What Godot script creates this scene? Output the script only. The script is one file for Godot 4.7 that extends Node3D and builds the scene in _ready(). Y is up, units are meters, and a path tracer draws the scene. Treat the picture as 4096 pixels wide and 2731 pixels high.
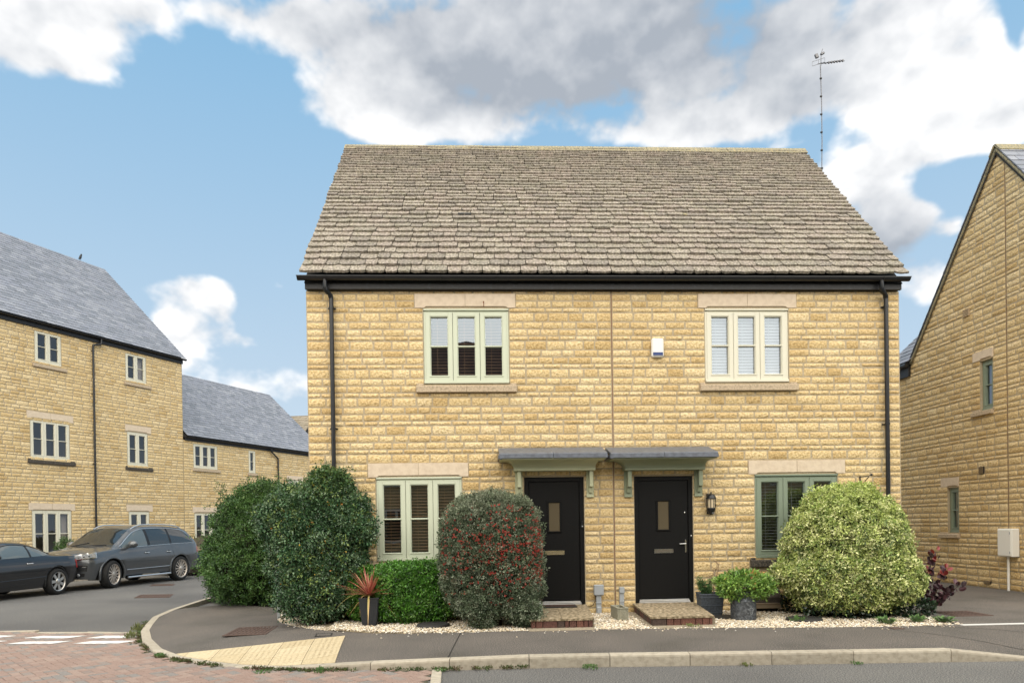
extends Node3D

const EYE := Vector3(2.776, 1.468, 11.228)
var used := {}
var M := {}
var rng := RandomNumberGenerator.new()
var noise := FastNoiseLite.new()


# ---------------------------------------------------------------- shapes
class Shape:
	var v := PackedVector3Array()
	var n := PackedVector3Array()
	var ix := PackedInt32Array()

	func tri(a: Vector3, b: Vector3, c: Vector3, out: Vector3) -> void:
		var k := (b - a).cross(c - a)
		var s := v.size()
		if k.dot(out) > 0.0:
			v.append_array([a, c, b])
		else:
			v.append_array([a, b, c])
			k = -k
		k = k.normalized()
		n.append_array([k, k, k])
		ix.append_array([s, s + 1, s + 2])

	func quad(a: Vector3, b: Vector3, c: Vector3, d: Vector3, out: Vector3) -> void:
		var k := (c - a).cross(d - b)
		var s := v.size()
		if k.dot(out) > 0.0:
			v.append_array([a, d, c, b])
		else:
			v.append_array([a, b, c, d])
			k = -k
		k = k.normalized()
		n.append_array([k, k, k, k])
		ix.append_array([s, s + 1, s + 2, s, s + 2, s + 3])

	# rows of points, smooth; out is a direction, or with around the point that the faces turn away from
	func grid(rows: Array, out: Vector3, around := false, closed := false) -> void:
		var s := v.size()
		var w: int = rows[0].size()
		var h := rows.size()
		var p := PackedVector3Array()
		for r in rows:
			p.append_array(r)
		var acc := PackedVector3Array()
		acc.resize(p.size())
		var total := 0.0
		for j in h - 1:
			for i in w - 1:
				var a := j * w + i
				var k := (p[a + w + 1] - p[a]).cross(p[a + 1] - p[a + w])
				acc[a] += k
				acc[a + 1] += k
				acc[a + w] += k
				acc[a + w + 1] += k
				total += k.dot((p[a] + p[a + w + 1]) * 0.5 - out if around else out)
		if closed:
			for j in h:
				var both := acc[j * w] + acc[j * w + w - 1]
				acc[j * w] = both
				acc[j * w + w - 1] = both
		var sg := 1.0 if total > 0.0 else -1.0
		for i in p.size():
			n.append((acc[i] * sg).normalized() if acc[i].length_squared() > 1e-20 else Vector3.UP)
		v.append_array(p)
		for j in h - 1:
			for i in w - 1:
				var a := s + j * w + i
				if sg > 0.0:
					ix.append_array([a, a + 1, a + w + 1, a, a + w + 1, a + w])
				else:
					ix.append_array([a, a + w + 1, a + 1, a, a + w, a + w + 1])
		# note: clockwise from outside either way

	func box(c: Vector3, s: Vector3, bev := 0.0, b := Basis()) -> void:
		var h := s * 0.5
		if bev <= 0.0:
			for a in 3:
				for sg in [-1.0, 1.0]:
					var e: int = (a + 1) % 3
					var f: int = (a + 2) % 3
					var q := []
					for m in [[-1, -1], [1, -1], [1, 1], [-1, 1]]:
						var p := Vector3()
						p[a] = h[a] * sg
						p[e] = h[e] * m[0]
						p[f] = h[f] * m[1]
						q.append(c + b * p)
					var o := Vector3()
					o[a] = sg
					quad(q[0], q[1], q[2], q[3], b * o)
			return
		bev = minf(bev, minf(h.x, minf(h.y, h.z)) * 0.9)
		for a in 3:
			var e: int = (a + 1) % 3
			var f: int = (a + 2) % 3
			for sg in [-1.0, 1.0]:
				var q := []
				for m in [[-1, -1], [1, -1], [1, 1], [-1, 1]]:
					var p := Vector3()
					p[a] = h[a] * sg
					p[e] = (h[e] - bev) * m[0]
					p[f] = (h[f] - bev) * m[1]
					q.append(c + b * p)
				var o := Vector3()
				o[a] = sg
				quad(q[0], q[1], q[2], q[3], b * o)
			for m in [[-1, -1], [1, -1], [1, 1], [-1, 1]]:   # edges along a
				var q := []
				for k in [[0, -1], [0, 1], [1, 1], [1, -1]]:
					var p := Vector3()
					p[a] = (h[a] - bev) * k[1]
					p[e] = (h[e] - (bev if k[0] == 1 else 0.0)) * m[0]
					p[f] = (h[f] - (0.0 if k[0] == 1 else bev)) * m[1]
					q.append(c + b * p)
				var o := Vector3()
				o[e] = m[0]
				o[f] = m[1]
				quad(q[0], q[1], q[2], q[3], b * o)
		for sx in [-1, 1]:
			for sy in [-1, 1]:
				for sz in [-1, 1]:
					var g := Vector3(sx, sy, sz)
					var i3 := h - Vector3(bev, bev, bev)
					tri(c + b * (Vector3(h.x, i3.y, i3.z) * g), c + b * (Vector3(i3.x, h.y, i3.z) * g), c + b * (Vector3(i3.x, i3.y, h.z) * g), b * g)

	func span(a: Vector3, b: Vector3, bev := 0.0) -> void:
		box((a + b) * 0.5, (b - a).abs(), bev)

	func tube(path: PackedVector3Array, radii, sides := 8, caps := true) -> void:
		var rows := []
		var up := Vector3.UP
		var prev := Vector3()
		for k in path.size():
			var d := (path[mini(k + 1, path.size() - 1)] - path[maxi(k - 1, 0)]).normalized()
			if k == 0:
				up = Vector3.UP if absf(d.y) < 0.9 else Vector3.RIGHT
			var x := d.cross(up).normalized()
			if k > 0 and x.dot(prev) < 0:
				x = -x
			prev = x
			var y := x.cross(d).normalized()
			up = y
			var r: float = radii[k] if radii is Array or radii is PackedFloat32Array else radii
			var row := PackedVector3Array()
			for s in sides + 1:
				var t := TAU * s / sides
				row.append(path[k] + (x * cos(t) + y * sin(t)) * r)
			rows.append(row)
		var mid := Vector3()
		var s0 := v.size()
		grid(rows, Vector3.UP, false, true)
		# orient by the first ring
		if n[s0].dot(rows[0][0] - path[0]) < 0:
			for k in range(s0, v.size()):
				n[k] = -n[k]
			var f := ix.size() - (path.size() - 1) * sides * 6
			for k in range(f, ix.size(), 3):
				var t := ix[k + 1]
				ix[k + 1] = ix[k + 2]
				ix[k + 2] = t
		if caps:
			for e in [0, path.size() - 1]:
				var o := (path[e] - path[1 if e == 0 else e - 1])
				for s in sides:
					tri(path[e], rows[e][s], rows[e][s + 1], o)

	func lathe(prof: PackedVector2Array, seg := 16, t := Transform3D(), squash := Vector3.ONE) -> void:
		var rows := []
		for q in prof:
			var row := PackedVector3Array()
			for s in seg + 1:
				var a := TAU * s / seg
				row.append(t * (Vector3(cos(a) * q.x, q.y, sin(a) * q.x) * squash))
			rows.append(row)
		var s0 := v.size()
		var f0 := ix.size()
		grid(rows, Vector3.UP, false, true)
		# outside lies left of the profile when it runs upwards
		var best := 0
		for k in prof.size():
			if prof[k].x > prof[best].x:
				best = k
		var c := t * Vector3(0, prof[best].y, 0)
		if n[s0 + best * (seg + 1)].dot(rows[best][0] - c) < 0:
			for k in range(s0, v.size()):
				n[k] = -n[k]
			for k in range(f0, ix.size(), 3):
				var q2 := ix[k + 1]
				ix[k + 1] = ix[k + 2]
				ix[k + 2] = q2

	func ball(c: Vector3, r: Vector3, seg := 8, rings := 5) -> void:
		var rows := []
		for j in rings + 1:
			var p := PI * j / rings
			var row := PackedVector3Array()
			for s in seg + 1:
				var a := TAU * s / seg
				row.append(c + Vector3(sin(p) * cos(a), cos(p), sin(p) * sin(a)) * r)
			rows.append(row)
		grid(rows, c, true, true)

	func prism(poly: PackedVector2Array, z0: float, z1: float, t := Transform3D()) -> void:
		var mid := Vector2()
		for q in poly:
			mid += q / poly.size()
		var id := Geometry2D.triangulate_polygon(poly)
		for k in range(0, id.size(), 3):
			for z in [z0, z1]:
				var a := t * Vector3(poly[id[k]].x, poly[id[k]].y, z)
				var b := t * Vector3(poly[id[k + 1]].x, poly[id[k + 1]].y, z)
				var c := t * Vector3(poly[id[k + 2]].x, poly[id[k + 2]].y, z)
				tri(a, b, c, t.basis * Vector3(0, 0, z - (z0 + z1) * 0.5))
		var area := 0.0
		for k in poly.size():
			area += poly[k].cross(poly[(k + 1) % poly.size()])
		var cw := -signf(area)
		for k in poly.size():
			var a := poly[k]
			var b := poly[(k + 1) % poly.size()]
			var o := Vector2(-(b - a).y, (b - a).x) * cw
			quad(t * Vector3(a.x, a.y, z0), t * Vector3(b.x, b.y, z0), t * Vector3(b.x, b.y, z1), t * Vector3(a.x, a.y, z1), t.basis * Vector3(o.x, o.y, 0))

	func add(o: Shape, t: Transform3D) -> void:
		var s := v.size()
		v.append_array(t * o.v)
		var nb := t.basis.inverse().transposed()
		for k in o.n:
			n.append((nb * k).normalized())
		var flip := t.basis.determinant() < 0
		for k in range(0, o.ix.size(), 3):
			if flip:
				ix.append_array([o.ix[k] + s, o.ix[k + 2] + s, o.ix[k + 1] + s])
			else:
				ix.append_array([o.ix[k] + s, o.ix[k + 1] + s, o.ix[k + 2] + s])

	func into(m: ArrayMesh, mat: Material) -> void:
		if v.is_empty():
			return
		var a := []
		a.resize(Mesh.ARRAY_MAX)
		a[Mesh.ARRAY_VERTEX] = v
		a[Mesh.ARRAY_NORMAL] = n
		a[Mesh.ARRAY_INDEX] = ix
		m.add_surface_from_arrays(Mesh.PRIMITIVE_TRIANGLES, a)
		m.surface_set_material(m.get_surface_count() - 1, mat)

	func mesh(mat: Material) -> ArrayMesh:
		var m := ArrayMesh.new()
		into(m, mat)
		return m


# ---------------------------------------------------------------- nodes
func uname(parent: Node, called: String) -> String:
	var key := "%d/%s" % [parent.get_instance_id(), called]
	var k: int = used.get(key, 0)
	used[key] = k + 1
	return called if k == 0 else "%s_%03d" % [called, k]


func thing(called: String, label: String, category: String, at := Vector3.ZERO, turn := 0.0, group := "") -> Node3D:
	var o := Node3D.new()
	o.name = uname(self, called)
	add_child(o)
	o.position = at
	o.rotation.y = turn
	o.set_meta("label", label)
	o.set_meta("category", category)
	if group:
		o.set_meta("group", group)
	return o


func part(parent: Node, called: String, mesh: Mesh, t := Transform3D()) -> MeshInstance3D:
	var o := MeshInstance3D.new()
	o.name = uname(parent, called)
	o.mesh = mesh
	parent.add_child(o)
	o.transform = t
	return o


func sp(parent: Node, called: String, s: Shape, mat: Material, t := Transform3D()) -> MeshInstance3D:
	return part(parent, called, s.mesh(mat), t)


func holder(parent: Node, called: String, t := Transform3D()) -> Node3D:
	var o := Node3D.new()
	o.name = uname(parent, called)
	parent.add_child(o)
	o.transform = t
	return o


func struct(called: String, s: Shape, mat: Material) -> MeshInstance3D:
	var o := sp(self, called, s, mat)
	o.set_meta("kind", "structure")
	o.set_meta("label", called.replace("_", " "))
	return o


func stuff(o: Node) -> Node:
	o.set_meta("kind", "stuff")
	return o


func at(x: float, y: float, z: float, b := Basis()) -> Transform3D:
	return Transform3D(b, Vector3(x, y, z))


func lut(t: Array, x: float) -> float:   # smooth interpolation through [x, y] pairs
	var m := t.size()
	if x <= t[0][0]:
		return t[0][1]
	if x >= t[m - 1][0]:
		return t[m - 1][1]
	for k in m - 1:
		if x <= t[k + 1][0]:
			var a: Array = t[k]
			var b: Array = t[k + 1]
			var h: float = b[0] - a[0]
			var d: float = (b[1] - a[1]) / h
			var d0: float = 0.0 if k == 0 else (a[1] - t[k - 1][1]) / (a[0] - t[k - 1][0])
			var d1: float = 0.0 if k == m - 2 else (t[k + 2][1] - b[1]) / (t[k + 2][0] - b[0])
			var ta: float = d if k == 0 else (0.0 if d0 * d <= 0 else 2.0 * d0 * d / (d0 + d))
			var tb: float = d if k == m - 2 else (0.0 if d1 * d <= 0 else 2.0 * d1 * d / (d1 + d))
			var u: float = (x - a[0]) / h
			return a[1] * (2 * u * u * u - 3 * u * u + 1) + ta * h * (u * u * u - 2 * u * u + u) + b[1] * (3 * u * u - 2 * u * u * u) + tb * h * (u * u * u - u * u)
	return t[m - 1][1]


# ---------------------------------------------------------------- materials
func lin(r: float, g: float, b: float) -> Color:
	return Color(r, g, b).linear_to_srgb()


func noise_tex(freq: float, ramp: Array, seed_: int, kind := FastNoiseLite.TYPE_SIMPLEX_SMOOTH, octaves := 4, size := 512, normal := false, strength := 4.0) -> NoiseTexture2D:
	var f := FastNoiseLite.new()
	f.noise_type = kind
	f.frequency = freq
	f.seed = seed_
	f.fractal_octaves = octaves
	f.fractal_type = FastNoiseLite.FRACTAL_FBM if octaves > 1 else FastNoiseLite.FRACTAL_NONE
	var t := NoiseTexture2D.new()
	t.width = size
	t.height = size
	t.seamless = true
	t.noise = f
	if ramp:
		var g := Gradient.new()
		var most := 0.01
		for r in ramp:
			most = maxf(most, maxf(r[1], maxf(r[2], r[3])))
		t.set_meta("gain", most)
		var off := PackedFloat32Array()
		var col := PackedColorArray()
		for r in ramp:
			off.append(r[0])
			col.append(lin(r[1] / most, r[2] / most, r[3] / most))
		g.offsets = off
		g.colors = col
		t.color_ramp = g
	if normal:
		t.as_normal_map = true
		t.bump_strength = strength
	return t


func flat(r: float, g: float, b: float, rough := 0.6, metal := 0.0, spec := 0.5) -> StandardMaterial3D:
	var m := StandardMaterial3D.new()
	m.albedo_color = lin(r, g, b)
	m.roughness = rough
	m.metallic = metal
	m.metallic_specular = spec
	return m


func textured(base: Array, tex: Texture2D, scale: float, rough: float, bump: Texture2D = null, bump_cm := 1.0, wide: Texture2D = null, wide_scale := 0.2) -> StandardMaterial3D:
	var up: float = tex.get_meta("gain", 1.0) * (wide.get_meta("gain", 1.0) if wide else 1.0)
	var m := flat(base[0] * up, base[1] * up, base[2] * up, rough)
	m.albedo_texture = tex
	m.uv1_triplanar = true
	m.uv1_world_triplanar = true
	m.uv1_scale = Vector3.ONE * scale
	if bump:
		m.heightmap_enabled = true
		m.heightmap_texture = bump
		m.heightmap_scale = bump_cm
	if wide:
		m.detail_enabled = true
		m.detail_albedo = wide
		m.detail_blend_mode = BaseMaterial3D.BLEND_MODE_MUL
		m.detail_uv_layer = BaseMaterial3D.DETAIL_UV_2
		m.uv2_triplanar = true
		m.uv2_world_triplanar = true
		m.uv2_scale = Vector3.ONE * wide_scale
	return m


func leafy(rough := 0.45, back := 0.35) -> StandardMaterial3D:
	var m := flat(1, 1, 1, rough)
	m.vertex_color_use_as_albedo = true
	m.backlight_enabled = true
	m.backlight = Color(back, back, back)
	return m


func make_materials() -> void:
	var stone_tex := noise_tex(0.035, [[0.0, 0.66, 0.58, 0.47], [0.36, 0.88, 0.84, 0.76], [0.5, 1.0, 1.0, 1.0], [0.65, 1.06, 1.07, 1.10], [1.0, 1.10, 1.13, 1.18]], 11, FastNoiseLite.TYPE_SIMPLEX_SMOOTH, 5)
	var stone_bump := noise_tex(0.028, [], 12, FastNoiseLite.TYPE_SIMPLEX, 5)
	var stone_wide := noise_tex(0.012, [[0.0, 0.90, 0.87, 0.82], [0.5, 1, 1, 1], [1.0, 1.04, 1.05, 1.07]], 13, FastNoiseLite.TYPE_SIMPLEX_SMOOTH, 4)
	M.stone = []
	for c in [[0.66, 0.505, 0.265], [0.70, 0.545, 0.30], [0.62, 0.460, 0.23], [0.72, 0.575, 0.335], [0.56, 0.405, 0.19], [0.68, 0.525, 0.28]]:
		M.stone.append(textured(c, stone_tex, 1.1, 0.9, stone_bump, 1.3, stone_wide, 0.13))
	M.mortar = textured([0.49, 0.41, 0.285], noise_tex(0.05, [[0.0, 0.75, 0.72, 0.68], [1.0, 1, 1, 1]], 14), 1.0, 0.95, stone_bump, 0.5, stone_wide, 0.13)
	M.ashlar = textured([0.66, 0.55, 0.42], noise_tex(0.02, [[0.0, 0.86, 0.84, 0.82], [0.6, 1, 1, 1], [1.0, 1, 1, 1]], 15, FastNoiseLite.TYPE_SIMPLEX_SMOOTH, 6), 0.8, 0.85, stone_bump, 0.12)
	M.sill = textured([0.50, 0.40, 0.28], noise_tex(0.03, [[0.0, 0.5, 0.5, 0.5], [0.38, 0.85, 0.85, 0.85], [0.6, 1, 1, 1], [1.0, 1, 1, 1]], 16, FastNoiseLite.TYPE_SIMPLEX_SMOOTH, 5), 1.3, 0.9, stone_bump, 0.2)
	M.sill_dark = textured([0.075, 0.066, 0.055], noise_tex(0.03, [[0.0, 0.4, 0.4, 0.4], [0.62, 1, 1, 1], [0.8, 2.2, 2.1, 1.8], [1.0, 3, 2.9, 2.5]], 17), 1.5, 0.95, stone_bump, 0.3)
	var slate_tex := noise_tex(0.02, [[0.0, 0.55, 0.55, 0.5], [0.40, 0.85, 0.84, 0.8], [0.55, 1.0, 1.0, 1.0], [0.63, 1.15, 1.15, 1.12], [0.70, 1.7, 1.7, 1.65], [1.0, 1.9, 1.9, 1.8]], 21, FastNoiseLite.TYPE_SIMPLEX, 5)
	var moss_wide := noise_tex(0.03, [[0.0, 0.80, 0.80, 0.68], [0.36, 0.95, 0.955, 0.90], [0.5, 1, 1, 1], [1.0, 1.0, 0.97, 0.96]], 22, FastNoiseLite.TYPE_SIMPLEX_SMOOTH, 5)
	M.tile = []
	for c in [[0.245, 0.218, 0.188], [0.275, 0.246, 0.213], [0.205, 0.183, 0.162], [0.255, 0.221, 0.195], [0.226, 0.206, 0.175]]:
		M.tile.append(textured(c, slate_tex, 1.6, 0.95, stone_bump, 1.2, moss_wide, 0.5))
	M.ridge = textured([0.24, 0.22, 0.16], noise_tex(0.03, [[0.0, 0.5, 0.5, 0.4], [0.5, 1, 1, 0.95], [0.68, 1.3, 1.3, 1.2], [0.78, 1.9, 1.5, 0.8], [1.0, 2.2, 1.7, 0.8]], 23), 1.2, 0.95, stone_bump, 0.6)
	var ston := noise_tex(0.01, [[0.0, 0.82, 0.84, 0.88], [0.5, 1, 1, 1], [1.0, 1.12, 1.1, 1.08]], 24, FastNoiseLite.TYPE_SIMPLEX_SMOOTH, 5)
	M.slate = []
	for c in [[0.195, 0.21, 0.245], [0.24, 0.255, 0.29], [0.16, 0.175, 0.205], [0.205, 0.22, 0.262]]:
		M.slate.append(textured(c, ston, 0.9, 0.5))
	M.far_tile = [flat(0.30, 0.26, 0.20, 0.95), flat(0.26, 0.225, 0.17, 0.95)]
	M.deck = flat(0.03, 0.03, 0.03, 0.95)
	M.black_wood = textured([0.012, 0.0125, 0.014], noise_tex(0.02, [[0.0, 0.7, 0.7, 0.7], [0.62, 1, 1, 1], [0.75, 1.5, 1.6, 1.8], [1.0, 2.4, 2.6, 3.0]], 25), 1.0, 0.5)
	M.black_plastic = flat(0.011, 0.012, 0.014, 0.32)
	M.sage_light = flat(0.56, 0.60, 0.47, 0.45)
	M.cream = flat(0.68, 0.66, 0.54, 0.45)
	M.sage = flat(0.215, 0.265, 0.20, 0.45)
	M.canopy_light = flat(0.47, 0.49, 0.325, 0.5)
	M.canopy_green = flat(0.265, 0.30, 0.205, 0.5)
	M.pale_frame = flat(0.66, 0.64, 0.52, 0.45)
	M.lead = textured([0.125, 0.14, 0.17], noise_tex(0.02, [[0.0, 0.7, 0.7, 0.7], [0.5, 1, 1, 1], [1.0, 1.3, 1.3, 1.3]], 26), 1.0, 0.45)
	M.lead.metallic = 0.2
	var orm := Image.create_empty(4, 4, false, Image.FORMAT_RGB8)
	orm.fill(Color(1.0, 0.015, 1.0))
	M.glass = ORMMaterial3D.new()   # double glazing: part mirror, part clear
	M.glass.orm_texture = ImageTexture.create_from_image(orm)
	M.glass.albedo_color = Color(0.90, 0.95, 1.0, 0.20)
	M.glass.transparency = BaseMaterial3D.TRANSPARENCY_ALPHA
	M.glass_far = M.glass.duplicate()
	M.glass_far.albedo_color = Color(0.96, 0.98, 1.0, 0.10)
	M.gap = flat(0.015, 0.014, 0.012, 0.9)
	M.blind_wood = flat(0.27, 0.165, 0.09, 0.5)
	M.blind_white = flat(0.27, 0.29, 0.32, 0.6)
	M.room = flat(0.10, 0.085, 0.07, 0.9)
	M.curtain = flat(0.30, 0.27, 0.24, 0.9)
	M.door = textured([0.0085, 0.0086, 0.009], noise_tex(0.06, [[0.0, 0.8, 0.8, 0.8], [1.0, 1.2, 1.2, 1.2]], 27), 1.0, 0.42)
	M.door.metallic_specular = 0.3
	M.chrome = flat(0.75, 0.75, 0.74, 0.18, 1.0)
	M.brass = flat(0.8, 0.72, 0.52, 0.25, 1.0)
	M.alu = flat(0.72, 0.72, 0.72, 0.35, 1.0)
	M.frosted = flat(0.15, 0.125, 0.085, 0.05, 0.35)
	M.white_plastic = flat(0.80, 0.80, 0.76, 0.4)
	M.blue_plastic = flat(0.012, 0.04, 0.17, 0.3)
	M.grey_plastic = flat(0.36, 0.39, 0.42, 0.5)
	M.cable = flat(0.012, 0.012, 0.012, 0.6)
	M.asphalt = textured([0.125, 0.123, 0.120], noise_tex(0.13, [[0.0, 0.40, 0.40, 0.40], [0.42, 0.82, 0.82, 0.81], [0.55, 1.0, 1.0, 1.0], [0.66, 1.5, 1.47, 1.42], [1.0, 2.0, 1.95, 1.85]], 31, FastNoiseLite.TYPE_SIMPLEX, 3, 1024), 0.32, 0.95, noise_tex(0.25, [], 32, FastNoiseLite.TYPE_SIMPLEX, 2), 0.8, noise_tex(0.008, [[0.0, 0.70, 0.70, 0.72], [0.5, 1, 1, 1], [1.0, 1.25, 1.25, 1.22]], 33, FastNoiseLite.TYPE_SIMPLEX_SMOOTH, 4), 0.06)
	M.pavement = textured([0.108, 0.098, 0.089], noise_tex(0.11, [[0.0, 0.35, 0.35, 0.35], [0.42, 0.8, 0.8, 0.8], [0.56, 1.0, 1.0, 1.0], [0.68, 1.7, 1.65, 1.55], [1.0, 2.2, 2.1, 2.0]], 34, FastNoiseLite.TYPE_SIMPLEX, 3, 1024), 0.4, 0.95, noise_tex(0.3, [], 35, FastNoiseLite.TYPE_SIMPLEX, 2), 0.5, noise_tex(0.012, [[0.0, 0.72, 0.73, 0.7], [0.45, 1, 1, 1], [1.0, 1.25, 1.22, 1.2]], 36, FastNoiseLite.TYPE_SIMPLEX_SMOOTH, 4), 0.12)
	M.kerb = []
	for c in [[0.42, 0.375, 0.30], [0.45, 0.405, 0.325], [0.39, 0.35, 0.28]]:
		M.kerb.append(textured(c, noise_tex(0.03, [[0.0, 0.72, 0.71, 0.70], [0.40, 0.92, 0.91, 0.90], [0.55, 1, 1, 1], [1.0, 1.05, 1.05, 1.05]], 37, FastNoiseLite.TYPE_SIMPLEX_SMOOTH, 6), 0.7, 0.92, stone_bump, 0.35))
	M.paver = []
	for c in [[0.285, 0.20, 0.165], [0.32, 0.235, 0.195], [0.245, 0.19, 0.165], [0.23, 0.21, 0.195], [0.29, 0.205, 0.17], [0.26, 0.215, 0.19]]:
		M.paver.append(textured(c, noise_tex(0.08, [[0.0, 0.6, 0.6, 0.6], [0.5, 1, 1, 1], [1.0, 1.25, 1.25, 1.2]], 38), 1.2, 0.92, stone_bump, 0.3))
	M.paver_white = textured([0.72, 0.72, 0.70], noise_tex(0.05, [[0.0, 0.35, 0.32, 0.3], [0.30, 0.6, 0.58, 0.55], [0.38, 1, 1, 1], [1.0, 1, 1, 1]], 39), 2.0, 0.8)
	M.joint = textured([0.085, 0.08, 0.06], noise_tex(0.02, [[0.0, 0.5, 0.7, 0.3], [0.5, 1, 1, 1], [1.0, 1.2, 1.2, 1.2]], 40), 0.8, 0.95)
	M.tactile = []
	for c in [[0.56, 0.465, 0.30], [0.59, 0.495, 0.325], [0.53, 0.435, 0.275]]:
		M.tactile.append(textured(c, noise_tex(0.03, [[0.0, 0.72, 0.7, 0.66], [0.5, 1, 1, 1], [1.0, 1, 1, 1]], 41), 1.5, 0.9))
	M.slab = textured([0.31, 0.245, 0.16], noise_tex(0.016, [[0.0, 0.30, 0.31, 0.27], [0.40, 0.62, 0.63, 0.58], [0.55, 1, 1, 1], [0.72, 1.1, 1.1, 1.1], [0.80, 1.5, 1.6, 1.75], [1.0, 1.7, 1.8, 2.0]], 42, FastNoiseLite.TYPE_SIMPLEX, 5), 1.4, 0.95, stone_bump, 0.4)
	M.red_brick = []
	for c in [[0.125, 0.055, 0.042], [0.105, 0.048, 0.038], [0.07, 0.046, 0.038], [0.15, 0.066, 0.048]]:
		M.red_brick.append(textured(c, noise_tex(0.05, [[0.0, 0.5, 0.5, 0.5], [0.5, 1, 1, 1], [1.0, 1.3, 1.3, 1.3]], 43), 1.5, 0.95, stone_bump, 0.4))
	M.concrete = textured([0.30, 0.255, 0.185], noise_tex(0.04, [[0.0, 0.5, 0.5, 0.5], [0.5, 1, 1, 1], [1.0, 1.15, 1.15, 1.15]], 44), 1.0, 0.95, stone_bump, 0.4)
	M.rust = textured([0.095, 0.062, 0.05], noise_tex(0.06, [[0.0, 0.5, 0.5, 0.5], [0.5, 1, 1, 1], [1.0, 1.6, 1.4, 1.3]], 45), 2.0, 0.85)
	M.iron = flat(0.03, 0.029, 0.028, 0.7)
	M.pebble = flat(1, 1, 1, 0.8)
	M.pebble.vertex_color_use_as_albedo = true
	M.bed = textured([0.30, 0.25, 0.175], noise_tex(0.12, [[0.0, 0.25, 0.24, 0.2], [0.45, 0.8, 0.8, 0.75], [0.6, 1.2, 1.2, 1.15], [1.0, 1.9, 1.9, 1.8]], 46, FastNoiseLite.TYPE_SIMPLEX, 3), 0.9, 0.95)
	M.leaf = leafy()
	M.leaf_soft = leafy(0.6, 0.3)
	M.leaf_gloss = leafy(0.28, 0.25)
	M.bark = textured([0.085, 0.06, 0.042], noise_tex(0.05, [[0.0, 0.5, 0.5, 0.5], [1.0, 1.3, 1.3, 1.3]], 47), 3.0, 0.95)
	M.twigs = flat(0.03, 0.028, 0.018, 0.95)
	M.berry = flat(1, 1, 1, 0.35)
	M.berry.vertex_color_use_as_albedo = true
	M.pot_dark = textured([0.022, 0.025, 0.03], noise_tex(0.08, [[0.0, 0.7, 0.7, 0.7], [1.0, 1.3, 1.3, 1.3]], 48), 2.0, 0.7)
	M.pot_blue = textured([0.060, 0.073, 0.092], noise_tex(0.03, [[0.0, 0.6, 0.6, 0.6], [0.5, 1, 1, 1], [1.0, 1.5, 1.5, 1.5]], 49), 1.5, 0.6)
	M.zinc = textured([0.12, 0.132, 0.148], noise_tex(0.025, [[0.0, 0.4, 0.4, 0.42], [0.5, 0.9, 0.9, 0.9], [0.65, 1.5, 1.5, 1.5], [1.0, 2.1, 2.1, 2.0]], 50, FastNoiseLite.TYPE_SIMPLEX_SMOOTH, 5), 1.6, 0.5)
	M.zinc.metallic = 0.55
	M.zinc_mark = flat(0.32, 0.34, 0.36, 0.55, 0.3)
	M.old_stone = textured([0.30, 0.29, 0.225], noise_tex(0.04, [[0.0, 0.5, 0.52, 0.48], [0.5, 1, 1, 1], [1.0, 1.25, 1.25, 1.2]], 51), 2.0, 0.95, stone_bump, 0.3)
	M.soil = flat(0.02, 0.016, 0.011, 0.95)
	M.brown_plastic = textured([0.062, 0.050, 0.040], noise_tex(0.05, [[0.0, 0.5, 0.5, 0.5], [0.5, 1, 1, 1], [1.0, 1.6, 1.6, 1.6]], 52), 2.0, 0.8)
	M.tan_plastic = flat(0.30, 0.235, 0.165, 0.6)
	M.galv = flat(0.34, 0.37, 0.38, 0.45, 0.5)
	M.line = flat(0.62, 0.62, 0.60, 0.8)
	M.car_grey = flat(0.085, 0.092, 0.10, 0.32, 0.45)
	M.car_grey.clearcoat_enabled = true
	M.car_grey.clearcoat = 1.0
	M.car_grey.clearcoat_roughness = 0.04
	M.car_black = flat(0.012, 0.013, 0.016, 0.3, 0.3)
	M.car_black.clearcoat_enabled = true
	M.car_black.clearcoat = 1.0
	M.car_black.clearcoat_roughness = 0.04
	M.car_navy = flat(0.012, 0.013, 0.03, 0.3, 0.3)
	M.car_navy.clearcoat_enabled = true
	M.car_navy.clearcoat = 1.0
	M.car_navy.clearcoat_roughness = 0.04
	M.car_glass = flat(0.02, 0.024, 0.026, 0.03, 0.0, 0.9)
	M.car_glass_clear = flat(0.10, 0.12, 0.125, 0.03, 0.0, 0.95)
	M.car_trim = flat(0.008, 0.008, 0.009, 0.5)
	M.rubber = flat(0.012, 0.012, 0.012, 0.85)
	M.rim = flat(0.55, 0.53, 0.50, 0.3, 0.9)
	M.rim_dirty = flat(0.56, 0.50, 0.44, 0.4, 0.6)
	M.lamp_glass = flat(0.42, 0.44, 0.46, 0.05, 0.4)
	M.lamp_in = flat(0.12, 0.125, 0.13, 0.1, 0.5)
	M.tail = flat(0.35, 0.02, 0.02, 0.12)
	M.plate_white = flat(0.75, 0.75, 0.73, 0.5)
	M.ink = flat(0.01, 0.01, 0.01, 0.6)
	M.bird = flat(0.01, 0.01, 0.012, 0.6)
	M.antenna = flat(0.16, 0.16, 0.17, 0.4, 0.7)
	M.lantern_glass = flat(0.62, 0.52, 0.36, 0.1)
	M.ground = textured([0.10, 0.10, 0.07], noise_tex(0.01, [[0.0, 0.7, 0.7, 0.7], [1.0, 1.2, 1.2, 1.2]], 53), 0.1, 0.95)
	M.roof_brown = flat(0.075, 0.042, 0.034, 0.9)
	M.roof_grey = flat(0.14, 0.13, 0.115, 0.9)
	M.plain_stone = M.stone[0]
	M.rust_stain = flat(0.16, 0.05, 0.012, 0.9)


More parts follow.
